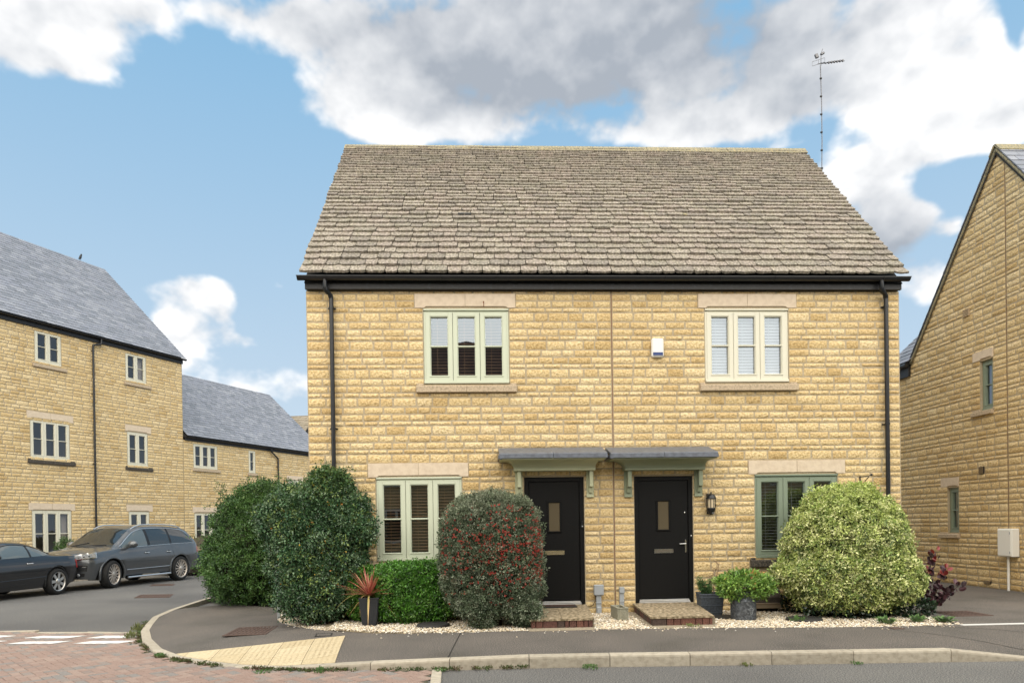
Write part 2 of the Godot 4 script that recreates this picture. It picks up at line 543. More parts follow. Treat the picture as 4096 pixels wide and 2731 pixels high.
# ---------------------------------------------------------------- sky
func blobs_at(az: float, el: float, list: Array) -> float:
	var s := 0.0
	for b in list:
		var u: float = (az - b[0]) / b[2]
		var w: float = (el - b[1]) / b[3]
		var q := u * u + w * w
		if q < 6.0:
			s += b[4] * exp(-q)
	return s


func sky_image() -> Image:
	# clouds [azimuth, elevation, half width, half height, weight] in degrees
	var cover := []
	var shade := []
	var from_px := func(x: float, y: float) -> Vector2:
		var d := Vector3((x - 1176.0) / 1568.0, -(y - 784.0 - 430.8) / 1568.0, -1.0)
		d = Basis.from_euler(Vector3(-0.00507, -0.04602, -0.01488)) * d
		return Vector2(rad_to_deg(atan2(d.x, -d.z)), rad_to_deg(asin(d.normalized().y)))
	for b in [
		[60, 50, 210, 85, 1.0], [215, 130, 60, 60, 0.7], [330, 50, 130, 60, 0.7], [20, 120, 110, 50, 0.6], [520, 25, 150, 45, 0.7],
		[740, 70, 150, 80, 0.8], [1000, 110, 260, 110, 0.95], [1320, 120, 300, 120, 1.0], [1640, 110, 230, 110, 0.95], [1850, 80, 110, 80, 0.6], [840, 255, 140, 50, 1.0], [1060, 240, 190, 60, 0.8], [960, 300, 160, 30, 0.5],
		[1500, 195, 60, 50, 0.8], [1480, 300, 170, 30, 0.8], [1700, 290, 150, 40, 0.55], [1780, 235, 120, 50, 0.6],
		[2060, 110, 115, 125, 1.0], [2225, 110, 85, 110, 0.9], [2110, 240, 150, 70, 0.85], [2290, 240, 80, 70, 0.7], [1900, 225, 90, 45, 0.5], [2170, 335, 110, 26, 0.55], [2320, 310, 60, 40, 0.4],
		[1930, 400, 80, 50, 0.9], [1990, 455, 85, 70, 0.8], [2060, 540, 85, 60, 0.8], [2110, 495, 35, 22, 0.6], [2010, 395, 30, 30, 0.7], [2125, 650, 85, 45, 1.1], [2190, 520, 22, 22, 0.45], [2020, 600, 60, 60, 0.6], [1800, 335, 50, 14, 0.5],
		[395, 690, 45, 55, 1.6], [475, 662, 62, 36, 1.5], [440, 760, 70, 60, 1.7], [508, 730, 36, 55, 1.2], [640, 658, 30, 26, 0.95], [570, 785, 50, 22, 1.1], [300, 655, 50, 22, 0.95], [560, 860, 220, 60, 0.5], [350, 890, 160, 70, 0.45],
		[330, 330, 260, 150, -0.5], [560, 480, 200, 120, -0.5], [1990, 320, 50, 40, -0.4], [1640, 235, 60, 25, -0.35], [2215, 410, 90, 50, -0.4], [470, 95, 70, 40, -0.45], [1945, 20, 40, 45, -0.6], [250, 480, 250, 90, -0.35], [2330, 60, 20, 110, -0.7], [640, 170, 60, 50, -0.3],
	]:
		var p: Vector2 = from_px.call(b[0], b[1])
		var k := cos(deg_to_rad(p.y))
		cover.append([p.x, p.y, rad_to_deg(b[2] / 1700.0) / k, rad_to_deg(b[3] / 1700.0), b[4]])
	for b in [[1250, 90, 420, 120, 0.75], [1600, 100, 330, 120, 0.75], [1050, 170, 170, 80, 0.4], [1780, 150, 130, 90, 0.45], [1850, 190, 60, 50, 0.3], [2030, 500, 80, 45, 0.6], [2080, 570, 70, 40, 0.7], [880, 40, 120, 40, 0.35], [1200, 240, 220, 40, 0.3], [2000, 590, 60, 45, 0.4], [1420, 190, 130, 60, 0.4], [600, 30, 120, 30, 0.2], [300, 20, 70, 20, 0.2], [500, 770, 60, 20, 0.15], [1500, 190, 55, 35, -0.9], [1900, 60, 60, 80, -0.3]]:
		var p: Vector2 = from_px.call(b[0], b[1])
		shade.append([p.x, p.y, rad_to_deg(b[2] / 1700.0) / cos(deg_to_rad(p.y)), rad_to_deg(b[3] / 1700.0), b[4]])
	# the rest of the sky carries clouds of the same sizes
	var r := RandomNumberGenerator.new()
	r.seed = 77
	for k in 44:
		var az := r.randf_range(48, 312)
		var el := r.randf_range(6, 62)
		var sz := r.randf_range(4, 13)
		cover.append([az if az < 180 else az - 360, el, sz * 1.5 / cos(deg_to_rad(el)), sz * 0.55, r.randf_range(0.5, 1.1)])
		if r.randf() < 0.35:
			shade.append([az if az < 180 else az - 360, el - sz * 0.15, sz * 1.3 / cos(deg_to_rad(el)), sz * 0.4, r.randf_range(0.4, 0.9)])
	for k in 14:
		var az := r.randf_range(-180, 180)
		var el := r.randf_range(46, 85)
		var sz := r.randf_range(5, 12)
		cover.append([az, el, sz * 1.4 / cos(deg_to_rad(el)), sz * 0.8, r.randf_range(0.5, 1.0)])
	var big := FastNoiseLite.new()
	big.noise_type = FastNoiseLite.TYPE_SIMPLEX_SMOOTH
	big.frequency = 4.8
	big.fractal_octaves = 7
	big.fractal_gain = 0.55
	big.seed = 5
	var fine := FastNoiseLite.new()
	fine.noise_type = FastNoiseLite.TYPE_SIMPLEX_SMOOTH
	fine.frequency = 7.0
	fine.fractal_type = FastNoiseLite.FRACTAL_RIDGED
	fine.fractal_octaves = 4
	fine.seed = 9
	var W := 4096
	var H := 2048
	var whole := Image.create_from_data(512, 256, false, Image.FORMAT_RGBF, sky_patch(512, 256, 0, 0, 512, 256, cover, shade, big, fine).to_byte_array())
	whole.resize(W, H, Image.INTERPOLATE_CUBIC)
	var x0 := 1536
	var y0 := 500
	var pw := 1024
	var ph := 540
	whole.blit_rect(Image.create_from_data(pw, ph, false, Image.FORMAT_RGBF, sky_patch(W, H, x0, y0, pw, ph, cover, shade, big, fine).to_byte_array()), Rect2i(0, 0, pw, ph), Vector2i(x0, y0))
	# the panorama begins at the view towards -z
	var turned := Image.create_empty(W, H, false, Image.FORMAT_RGBF)
	turned.blit_rect(whole, Rect2i(W / 2, 0, W / 2, H), Vector2i(0, 0))
	turned.blit_rect(whole, Rect2i(0, 0, W / 2, H), Vector2i(W / 2, 0))
	return turned


func field(W: int, H: int, x0: int, y0: int, pw: int, ph: int, list: Array) -> PackedFloat32Array:
	var lw := maxi(pw / 5, 128)
	var lh := maxi(ph / 5, 96)
	var a := PackedFloat32Array()
	a.resize(lw * lh)
	for j in lh:
		var el := 90.0 - (y0 + (j + 0.5) * ph / lh) / H * 180.0
		for i in lw:
			a[j * lw + i] = blobs_at((x0 + (i + 0.5) * pw / lw) / W * 360.0 - 180.0, el, list)
	var im := Image.create_from_data(lw, lh, false, Image.FORMAT_RF, a.to_byte_array())
	im.resize(pw, ph, Image.INTERPOLATE_BILINEAR)
	return im.get_data().to_float32_array()


func sky_patch(W: int, H: int, x0: int, y0: int, pw: int, ph: int, cover: Array, shade: Array, big: FastNoiseLite, fine: FastNoiseLite) -> PackedFloat32Array:
	var cv := field(W, H, x0, y0, pw, ph, cover)
	var sh := field(W, H, x0, y0, pw, ph, shade)
	var out := PackedFloat32Array()
	out.resize(pw * ph * 3)
	var light := Vector3(0.25, 0.9, 0.35).normalized() * 0.022
	for j in ph:
		var el := (0.5 - (y0 + j + 0.5) / H) * PI
		var y := sin(el)
		var c := cos(el)
		var up := clampf(y, 0, 1)
		var t := pow(clampf(up / 0.60, 0, 1), 0.8)
		var blue := Vector3(0.74, 0.83, 0.91).lerp(Vector3(0.25, 0.50, 0.76), t) / EXPOSURE
		for i in pw:
			var az := ((x0 + i + 0.5) / W - 0.5) * TAU
			var d := Vector3(sin(az) * c, y, -cos(az) * c)
			var k := j * pw + i
			var f := big.get_noise_3dv(d * Vector3(1, 1.5, 1))
			var cs := 1.0 - exp(-maxf(cv[k], 0.0) * 1.1) + minf(cv[k], 0.0)
			var col := blue
			if cs + absf(f) > 0.2:
				var g := -fine.get_noise_3dv(d + Vector3(f, f, -f) * 0.02)   # rounded heads with creases between
				var dens := cs + f * 0.62 + g * 0.10 - 0.40
				var a := smoothstep(0.0, 0.26, dens)
				var lit := f - big.get_noise_3dv((d + light) * Vector3(1, 1.5, 1))   # sides towards the sun
				var shd := 1.0 - exp(-maxf(sh[k], 0.0) * 1.3)
				var s := clampf(shd * 1.05 + 0.06 - (0.85 - 0.5 * shd) * lit - (0.20 - 0.12 * shd) * g - 0.35 * shd * f, 0, 1)
				var white := Vector3(1.12, 1.12, 1.12) / EXPOSURE
				var grey := Vector3(0.43, 0.475, 0.54) / EXPOSURE
				col = blue.lerp(white.lerp(grey, s), a)
			out[k * 3] = col.x
			out[k * 3 + 1] = col.y
			out[k * 3 + 2] = col.z
	return out

const EXPOSURE := 4.1


# ---------------------------------------------------------------- walls of stone blocks
var block_shapes := []     # rough-faced blocks of 0.30 x 0.115
var block_meshes := {}

func make_blocks() -> void:
	for k in 12:
		var us := [-1.0, -0.93, -0.45, 0.08, 0.55, 0.93, 1.0]
		var vs := [-1.0, -0.80, 0.0, 0.80, 1.0]
		var rows := []
		var rr := rng.randf_range(0.012, 0.026)
		for j in 5:
			var row := PackedVector3Array()
			for i in 7:
				var x: float = us[i] * 0.15
				var y: float = vs[j] * 0.0575
				var edge_x := i == 0 or i == 6
				var edge_y := j == 0 or j == 4
				var z := 0.0
				if edge_x or edge_y:
					z = -0.019
					if edge_x and edge_y:   # rounded corner
						x -= signf(x) * rr * 0.9
						y -= signf(y) * rr * 0.7
					elif edge_x:
						x += rng.randf_range(-0.004, 0.003)
					else:
						y += rng.randf_range(-0.0035, 0.003)
				else:
					var near := i == 1 or i == 5 or j == 1 or j == 3
					z = rng.randf_range(-0.007, 0.001) if near else rng.randf_range(-0.001, 0.006)
					x += rng.randf_range(-0.012, 0.012) if i > 1 and i < 5 else 0.0
					y += rng.randf_range(-0.005, 0.005)
				row.append(Vector3(x, y, z))
			rows.append(row)
		var s := Shape.new()
		s.grid(rows, Vector3.BACK)
		block_shapes.append(s)


func block_mesh(k: int, tone: int) -> ArrayMesh:
	var key := k * 16 + tone
	if not block_meshes.has(key):
		block_meshes[key] = block_shapes[k].mesh(M.stone[tone])
	return block_meshes[key]


func courses_down(top: float, low: float) -> Array:   # medium, medium, small, tall, in turns
	var out := []
	var hs := [0.1155, 0.1155, 0.0752, 0.1553]
	var k := 0
	var y := top
	while y > low + 0.03:
		var h: float = hs[k % 4]
		out.append([maxf(y - h, low), y])
		y -= h
		k += 1
	return out


# ends: Callable y -> Vector2(left, right); holes and dressed: arrays of Rect2(x, y, w, h)
func stone_wall(house: Node3D, ends: Callable, courses: Array, holes: Array, dressed: Array, seed_: int, breaks := [], reveal := 0.11, seams := []) -> Node3D:
	rng.seed = seed_
	var lo: float = courses[-1][0]
	var hi: float = courses[0][1]
	# the mortar face, with openings
	var back := Shape.new()
	var ys := [lo, hi]
	for r in holes:
		ys.append(clampf(r.position.y, lo, hi))
		ys.append(clampf(r.end.y, lo, hi))
	ys.append_array(breaks)
	ys.sort()
	for k in ys.size() - 1:
		var a: float = ys[k]
		var b: float = ys[k + 1]
		if b - a < 0.002:
			continue
		var mid := (a + b) * 0.5
		var cuts := []
		for r in holes:
			if r.position.y < mid and r.end.y > mid:
				cuts.append([r.position.x, r.end.x])
		cuts.sort_custom(func(p, q): return p[0] < q[0])
		var ea: Vector2 = ends.call(a + 0.0005)
		var eb: Vector2 = ends.call(b - 0.0005)
		var xa := ea.x
		var xb := eb.x
		for c in cuts:
			back.quad(Vector3(xa, a, -0.010), Vector3(c[0], a, -0.010), Vector3(c[0], b, -0.010), Vector3(xb, b, -0.010), Vector3.BACK)
			xa = c[1]
			xb = c[1]
		back.quad(Vector3(xa, a, -0.010), Vector3(ea.y, a, -0.010), Vector3(eb.y, b, -0.010), Vector3(xb, b, -0.010), Vector3.BACK)
	for r in holes:
		var p: Vector2 = r.position
		var e: Vector2 = r.end
		back.quad(Vector3(p.x, p.y, -0.010), Vector3(p.x, e.y, -0.010), Vector3(p.x, e.y, -reveal), Vector3(p.x, p.y, -reveal), Vector3.RIGHT)
		back.quad(Vector3(e.x, p.y, -0.010), Vector3(e.x, e.y, -0.010), Vector3(e.x, e.y, -reveal), Vector3(e.x, p.y, -reveal), Vector3.LEFT)
		back.quad(Vector3(p.x, e.y, -0.010), Vector3(e.x, e.y, -0.010), Vector3(e.x, e.y, -reveal), Vector3(p.x, e.y, -reveal), Vector3.DOWN)
		back.quad(Vector3(p.x, p.y, -0.010), Vector3(e.x, p.y, -0.010), Vector3(e.x, p.y, -reveal), Vector3(p.x, p.y, -reveal), Vector3.UP)
	var wall := sp(house, "wall", back, M.mortar)
	# the blocks
	var list := []
	var g := house.global_transform
	var nrm := g.basis.z.normalized()
	for c in courses:
		var y0: float = c[0]
		var y1: float = c[1]
		var m := (y0 + y1) * 0.5
		var e: Vector2 = ends.call(m)
		var cuts := [[-1e9, e.x], [e.y, 1e9]]
		for set_ in [holes, dressed]:
			for r in set_:
				if r.position.y < m and r.end.y > m:
					cuts.append([r.position.x, r.end.x])
		for s in seams:
			cuts.append([s - 0.007, s + 0.007])
		cuts.sort_custom(func(p, q): return p[0] < q[0])
		var x: float = cuts[0][1]
		for k in range(1, cuts.size()):
			var x1: float = cuts[k][0]
			if x1 - x > 0.03:
				var avg := 0.305 if y1 - y0 > 0.13 else 0.295
				var n := maxi(1, roundi((x1 - x) / avg))
				var ws := PackedFloat32Array()
				var tot := 0.0
				for q in n:
					var w := rng.randf_range(0.65, 1.3)
					ws.append(w)
					tot += w
				var px := x
				for q in n:
					var w: float = ws[q] / tot * (x1 - x)
					var gap := 0.017
					var centre := Vector3(px + w * 0.5, m, 0)
					var d: float = g.origin.distance_to(EYE)
					var wc := g * centre
					var to := EYE - wc
					list.append({"p": centre, "w": w - gap if n > 1 else w - 0.004, "h": y1 - y0 - 0.0135, "s": w * (y1 - y0) * absf(to.normalized().dot(nrm)) / to.length_squared()})
					px += w
			x = maxf(x, cuts[k][1])
	list.sort_custom(func(p, q): return p.s > q.s)
	var rest := []
	for t in M.stone.size():
		rest.append(Shape.new())
	for k in list.size():
		var b: Dictionary = list[k]
		var kind := rng.randi() % block_shapes.size()
		var tone: int = [0, 0, 0, 1, 1, 2, 2, 3, 4, 5, 5][rng.randi() % 11]
		var turn := Basis(Vector3.BACK, PI if rng.randf() < 0.5 else 0.0)
		var t := Transform3D(turn * Basis.from_scale(Vector3(b.w / 0.30, b.h / 0.115, rng.randf_range(0.75, 1.25))), b.p + Vector3(0, rng.randf_range(-0.0015, 0.0015), rng.randf_range(-0.003, 0.003)))
		if k < 300:
			part(wall, "stone_block", block_mesh(kind, tone), t)
		else:
			rest[tone].add(block_shapes[kind], t)
	var mesh := ArrayMesh.new()
	for t in rest.size():
		rest[t].into(mesh, M.stone[t])
	if mesh.get_surface_count():
		stuff(part(wall, "stone_blocks", mesh))
	return wall


func lintel(house: Node3D, x0: float, x1: float, y0: float, y1: float, win0: float, win1: float, two := true) -> void:
	var o := holder(house, "lintel", at(0, 0, 0))
	var m := (x0 + x1) * 0.5
	var lift := 0.028
	for k in (2 if two else 1):
		var a := x0 if k == 0 else m + 0.004
		var b := (m - 0.004) if two and k == 0 else x1
		var poly := PackedVector2Array()
		poly.append(Vector2(a, y1))
		poly.append(Vector2(b, y1))
		if k == 0 and two:
			poly.append_array([Vector2(b, y0 + lift), Vector2(win0 + 0.05, y0 + lift), Vector2(win0 + 0.015, y0), Vector2(a, y0)])
		elif two:
			poly.append_array([Vector2(b, y0), Vector2(win1 - 0.015, y0), Vector2(win1 - 0.05, y0 + lift), Vector2(a, y0 + lift)])
		else:
			poly.append_array([Vector2(b, y0), Vector2(win1 - 0.015, y0), Vector2(win1 - 0.04, y0 + lift), Vector2(win0 + 0.04, y0 + lift), Vector2(win0 + 0.015, y0), Vector2(a, y0)])
		var s := Shape.new()
		s.prism(poly, -0.1, 0.008 + 0.001 * k)
		sp(o, "lintel_stone", s, M.ashlar)
	if two:
		var s := Shape.new()
		s.span(Vector3(m - 0.0039, y0 + lift + 0.001, -0.09), Vector3(m + 0.0039, y1 - 0.001, 0.002))
		sp(o, "mortar_joint", s, M.mortar)


func window_sill(house: Node3D, x0: float, x1: float, y0: float, y1: float, win0: float, win1: float, mat: Material, two := true) -> void:
	var o := holder(house, "window_sill")
	var m := (x0 + x1) * 0.5
	for k in (2 if two else 1):
		var a := x0 if k == 0 else m + 0.003
		var b := (m - 0.003) if two and k == 0 else x1
		var prof := PackedVector2Array([Vector2(-0.12, y0), Vector2(0.052, y0), Vector2(0.058, y0 + 0.006), Vector2(0.058, y1 - 0.028), Vector2(0.052, y1 - 0.018), Vector2(-0.12, y1)])
		var s := Shape.new()
		# profile in (z, y), extruded along x
		s.prism(prof, a, b, Transform3D(Basis(Vector3.BACK, Vector3.UP, Vector3.RIGHT), Vector3.ZERO))
		if k == 0:
			s.box(Vector3((a + win0 - 0.01) * 0.5, y1 + 0.0, -0.02), Vector3(win0 - 0.01 - a, 0.05, 0.07), 0.006)
		if k == 1 or not two:
			s.box(Vector3((b + win1 + 0.01) * 0.5, y1 + 0.0, -0.0205), Vector3(b - win1 - 0.01, 0.05, 0.07), 0.006)
		sp(o, "sill_stone", s, mat)


# a casement window of equal lights, its face set back by z
func window(house: Node3D, x0: float, y0: float, x1: float, y1: float, lights: int, mat: Material, look := {}) -> Node3D:
	var o := holder(house, "window", at(0, 0, look.get("z", -0.045)))
	var head := 0.045
	var f := Shape.new()
	if not look.get("plain", false):
		f.box(Vector3((x0 + x1) * 0.5, y1 - 0.012, 0.012), Vector3(x1 - x0, 0.028, 0.075), 0.004)          # drip rail
		f.box(Vector3((x0 + x1) * 0.5, y0 + 0.02, 0.014), Vector3(x1 - x0 - 0.006, 0.044, 0.085), 0.005)      # cill
	else:
		f.box(Vector3((x0 + x1) * 0.5, y1 - 0.02, -0.005), Vector3(x1 - x0, 0.044, 0.06), 0.004)
		f.box(Vector3((x0 + x1) * 0.5, y0 + 0.02, 0.005), Vector3(x1 - x0 - 0.006, 0.044, 0.07), 0.004)
	for sx in [x0 + 0.022, x1 - 0.022]:
		f.box(Vector3(sx, (y0 + y1) * 0.5, -0.006), Vector3(0.044, y1 - y0 - 0.07, 0.06), 0.003)
	f.box(Vector3((x0 + x1) * 0.5, y1 - 0.04, -0.008), Vector3(x1 - x0 - 0.09, 0.03, 0.054), 0.0)
	var lw := (x1 - x0 - 0.06) / lights
	sp(o, "frame", f, mat)
	var bottom := y0 + 0.045
	var top := y1 - 0.052
	var edge: float = look.get("stile", 0.072)
	for k in lights:
		var a := x0 + 0.03 + lw * k + 0.003
		var b := a + lw - 0.006
		var s := Shape.new()
		for q in [a + edge * 0.5, b - edge * 0.5]:
			s.box(Vector3(q, (bottom + top) * 0.5, 0.006), Vector3(edge, top - bottom, 0.055), 0.004)
		s.box(Vector3((a + b) * 0.5, top - edge * 0.45, 0.0055), Vector3(b - a - edge * 2 + 0.004, edge * 0.9, 0.053), 0.003)
		s.box(Vector3((a + b) * 0.5, bottom + edge * 0.5, 0.0055), Vector3(b - a - edge * 2 + 0.004, edge, 0.053), 0.003)
		var ga := a + edge
		var gb := b - edge
		var gl := bottom + edge
		var gt := top - edge * 0.9
		# glazing bead round the pane
		for q in [[ga + 0.006, gb - 0.006]]:
			s.box(Vector3(ga + 0.005, (gl + gt) * 0.5, -0.004), Vector3(0.014, gt - gl, 0.05), 0.003)
			s.box(Vector3(gb - 0.005, (gl + gt) * 0.5, -0.004), Vector3(0.014, gt - gl, 0.05), 0.003)
			s.box(Vector3((ga + gb) * 0.5, gt - 0.005, -0.0045), Vector3(gb - ga, 0.014, 0.05), 0.003)
			s.box(Vector3((ga + gb) * 0.5, gl + 0.004, 0.012), Vector3(gb - ga + 0.03, 0.022, 0.06), 0.006)
		sp(o, "sash", s, mat)
		var bar: float = lerpf(gl, gt, look.get("bar", 0.5))
		if look.get("bar", 0.5) > 0:
			var g := Shape.new()
			g.box(Vector3((ga + gb) * 0.5, bar, 0.004), Vector3(gb - ga + 0.012, 0.024, 0.05), 0.007)
			sp(o, "glazing_bar", g, mat)
		for q in ([[gl, bar], [bar, gt]] if look.get("bar", 0.5) > 0 else [[gl, gt]]):
			var g := Shape.new()
			# old panes bow a little, so that reflections waver
			var bow := rng.randf_range(-0.0016, 0.0016)
			var tilt := rng.randf_range(-0.002, 0.002)
			var rows := []
			for j in 6:
				var row := PackedVector3Array()
				for i in 5:
					var u := i / 4.0 * 2 - 1
					var w := j / 5.0 * 2 - 1
					row.append(Vector3(lerpf(ga, gb, i / 4.0), lerpf(q[0], q[1], j / 5.0), -0.016 + bow * (1 - u * u) * (1 - w * w) + tilt * u))
				rows.append(row)
			g.grid(rows, Vector3.BACK)
			sp(o, "pane", g, M.glass_far if look.get("plain", false) and house.name != "side_house" else M.glass)
		var kind: String = look.get("blind", "")
		if kind:
			var bl := Shape.new()
			var n := int((gt - gl + 0.06) / 0.05)
			var ang: float = look.get("angle", 0.35)
			for j in n:
				var y := gt + 0.03 - 0.05 * j
				bl.box(Vector3((ga + gb) * 0.5, y, -0.10), Vector3(gb - ga + 0.08, 0.003, 0.05), 0.0, Basis(Vector3.RIGHT, ang + rng.randf_range(-0.03, 0.03)))
			for q in [0.38, 0.72] if lights < 3 else [0.38]:
				bl.box(Vector3(lerpf(ga, gb, q), (gl + gt) * 0.5, -0.072), Vector3(0.004, gt - gl + 0.05, 0.002))
			stuff(sp(o, "blind_slats", bl, look.get("blind_mat", M.blind_wood)))
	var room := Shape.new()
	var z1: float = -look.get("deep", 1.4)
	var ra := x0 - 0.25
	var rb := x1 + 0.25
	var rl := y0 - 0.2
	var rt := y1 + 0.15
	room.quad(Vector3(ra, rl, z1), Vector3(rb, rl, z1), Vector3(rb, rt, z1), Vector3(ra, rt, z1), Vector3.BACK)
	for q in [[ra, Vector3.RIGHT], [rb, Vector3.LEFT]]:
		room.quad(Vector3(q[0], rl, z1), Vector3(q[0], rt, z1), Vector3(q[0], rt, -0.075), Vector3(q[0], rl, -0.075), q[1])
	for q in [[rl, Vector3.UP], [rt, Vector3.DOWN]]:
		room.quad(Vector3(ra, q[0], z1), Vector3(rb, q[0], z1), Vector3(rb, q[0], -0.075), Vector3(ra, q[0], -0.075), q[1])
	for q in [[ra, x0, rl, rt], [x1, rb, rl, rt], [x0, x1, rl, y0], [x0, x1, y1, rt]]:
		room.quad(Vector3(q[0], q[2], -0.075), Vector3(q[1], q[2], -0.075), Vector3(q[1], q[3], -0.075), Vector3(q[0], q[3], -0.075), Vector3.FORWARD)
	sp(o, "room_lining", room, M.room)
	for c in look.get("curtains", []):
		var s := Shape.new()
		var rows := []
		for j in 2:
			var row := PackedVector3Array()
			for i in 13:
				row.append(Vector3(lerpf(c[0], c[1], i / 12.0), y0 + 0.02 if j == 0 else y1, -0.16 + 0.025 * sin(i * 2.1)))
			rows.append(row)
		s.grid(rows, Vector3.BACK)
		sp(o, "curtain", s, M.curtain)
	return o


# ---------------------------------------------------------------- roofs
func slate_shape(rough: float, corner: float) -> Shape:   # unit slate: 1 wide, 1 long (lower edge at y = 0), 1 thick; lies on its back
	var s := Shape.new()
	var n := 6
	var top := []
	for j in 4:
		var row := PackedVector3Array()
		for i in n + 1:
			var u := i / float(n)
			var y: float = [0.0, 0.16, 0.5, 1.0][j]
			var x := u - 0.5
			if j == 0:
				y += rng.randf_range(-rough, rough)
				if i == 0 or i == n:
					y += corner
					x *= 1.0 - corner * 0.25
			if (i == 0 or i == n) and j < 3:
				x += rng.randf_range(-rough, rough) * 0.18
			row.append(Vector3(x, y, 1.0 + (rng.randf_range(-0.14, 0.14) * minf(1.0, rough * 14.0))))
		top.append(row)
	s.grid(top, Vector3.BACK)
	for i in n:   # the lower edge
		var a: Vector3 = top[0][i]
		var b: Vector3 = top[0][i + 1]
		s.quad(a, b, Vector3(b.x, b.y + 0.01, 0), Vector3(a.x, a.y + 0.01, 0), Vector3.DOWN)
	for e in [0, n]:
		for j in 3:
			var a: Vector3 = top[j][e]
			var b: Vector3 = top[j + 1][e]
			s.quad(a, b, Vector3(b.x, b.y, 0), Vector3(a.x, a.y, 0), Vector3(e - 1, 0, 0))
	return s


# slope: frame whose x runs along the eave, y up the slope, z out of it; ends: Callable y -> Vector2
func slates(roof: Node3D, called: String, slope: Transform3D, ends: Callable, length: float, exposure: Callable, width: Vector2, thick: float, rough: float, corner: float, mats: Array, seed_: int, weights: Array, limit := 300) -> void:
	rng.seed = seed_
	var shapes := []
	var meshes := {}
	for k in 14:
		shapes.append(slate_shape(rough, corner))
	var list := []
	var y := 0.0
	var g: Transform3D = roof.global_transform * slope
	var course := 0
	while y < length - 0.02:
		var ex: float = exposure.call(y)
		var e: Vector2 = ends.call(y)
		var x := e.x
		var first := true
		while x < e.y - 0.02:
			var w := rng.randf_range(width.x, width.y) * (1.0 if width.y - width.x > 0.05 else 1.0)
			if first and course % 2 == 1:
				w *= 0.55
			first = false
			if x + w > e.y - width.x * 0.5:
				w = e.y - x
			var c := g * Vector3(x + w * 0.5, y + ex * 0.5, 0)
			var to := EYE - c
			list.append({"x": x + w * 0.5, "y": y, "w": w, "ex": ex, "s": w * ex * absf(to.normalized().dot(g.basis.z)) / to.length_squared()})
			x += w
		y += ex
		course += 1
	list.sort_custom(func(p, q): return p.s > q.s)
	var rest := []
	for m in mats:
		rest.append(Shape.new())
	for k in list.size():
		var b: Dictionary = list[k]
		var len_: float = minf(b.ex * 1.7, length - b.y + 0.03)
		var kind := rng.randi() % shapes.size()
		var tone: int = weights[rng.randi() % weights.size()]
		var th := thick * rng.randf_range(0.8, 1.3)
		# the head of a slate lies on the battens, its tail on the course below
		var lift := thick * 1.55
		var tip := -atan2(lift, b.ex * 1.7)
		var bas := Basis(Vector3.RIGHT, tip) * Basis(Vector3.BACK, rng.randf_range(-1, 1) * rough * 0.10) * Basis.from_scale(Vector3(b.w - 0.011 if rough > 0.03 else b.w - 0.010, len_, th))
		var t := slope * Transform3D(bas, Vector3(b.x, b.y + rng.randf_range(-1, 1) * rough * 0.09, lift + rng.randf_range(-1, 1) * rough * 0.02))
		if k < limit:
			var key := kind * 16 + tone
			if not meshes.has(key):
				meshes[key] = shapes[kind].mesh(mats[tone])
			part(roof, called, meshes[key], t)
		else:
			rest[tone].add(shapes[kind], t)
	var mesh := ArrayMesh.new()
	for t in rest.size():
		rest[t].into(mesh, mats[t])
	if mesh.get_surface_count():
		stuff(part(roof, called + "s", mesh))


func ridge_tiles(roof: Node3D, a: Vector3, b: Vector3, size: float, pitch: float, mat: Material, seed_: int, each := 0.45, rough := 0.0) -> void:
	rng.seed = seed_
	var d := (b - a)
	var n := maxi(1, roundi(d.length() / each))
	var along := d.normalized()
	var side := along.cross(Vector3.UP).normalized()
	for k in n:
		var s := Shape.new()
		var l := d.length() / n
		var poly := PackedVector2Array([Vector2(-size, -size * tan(pitch) + 0.0), Vector2(-size - 0.012, -size * tan(pitch) + 0.022), Vector2(-0.03, 0.02), Vector2(0.03, 0.02), Vector2(size + 0.012, -size * tan(pitch) + 0.022), Vector2(size, -size * tan(pitch)), Vector2(0, -0.012)])
		var jitter := Basis(Vector3.UP, rng.randf_range(-1, 1) * rough) * Basis(along, rng.randf_range(-1, 1) * rough)
		var t := Transform3D(jitter * Basis(side, Vector3.UP, -along), a + along * (l * (k + 0.5)) + Vector3(0, rng.randf_range(-1, 1) * 0.25 * rough, 0))
		if t.basis.determinant() < 0:
			t = Transform3D(jitter * Basis(side, Vector3.UP, along), t.origin)
		s.prism(poly, -l * 0.5 + 0.004, l * 0.5 - 0.004)
		sp(roof, "ridge_tile", s, mat, t)


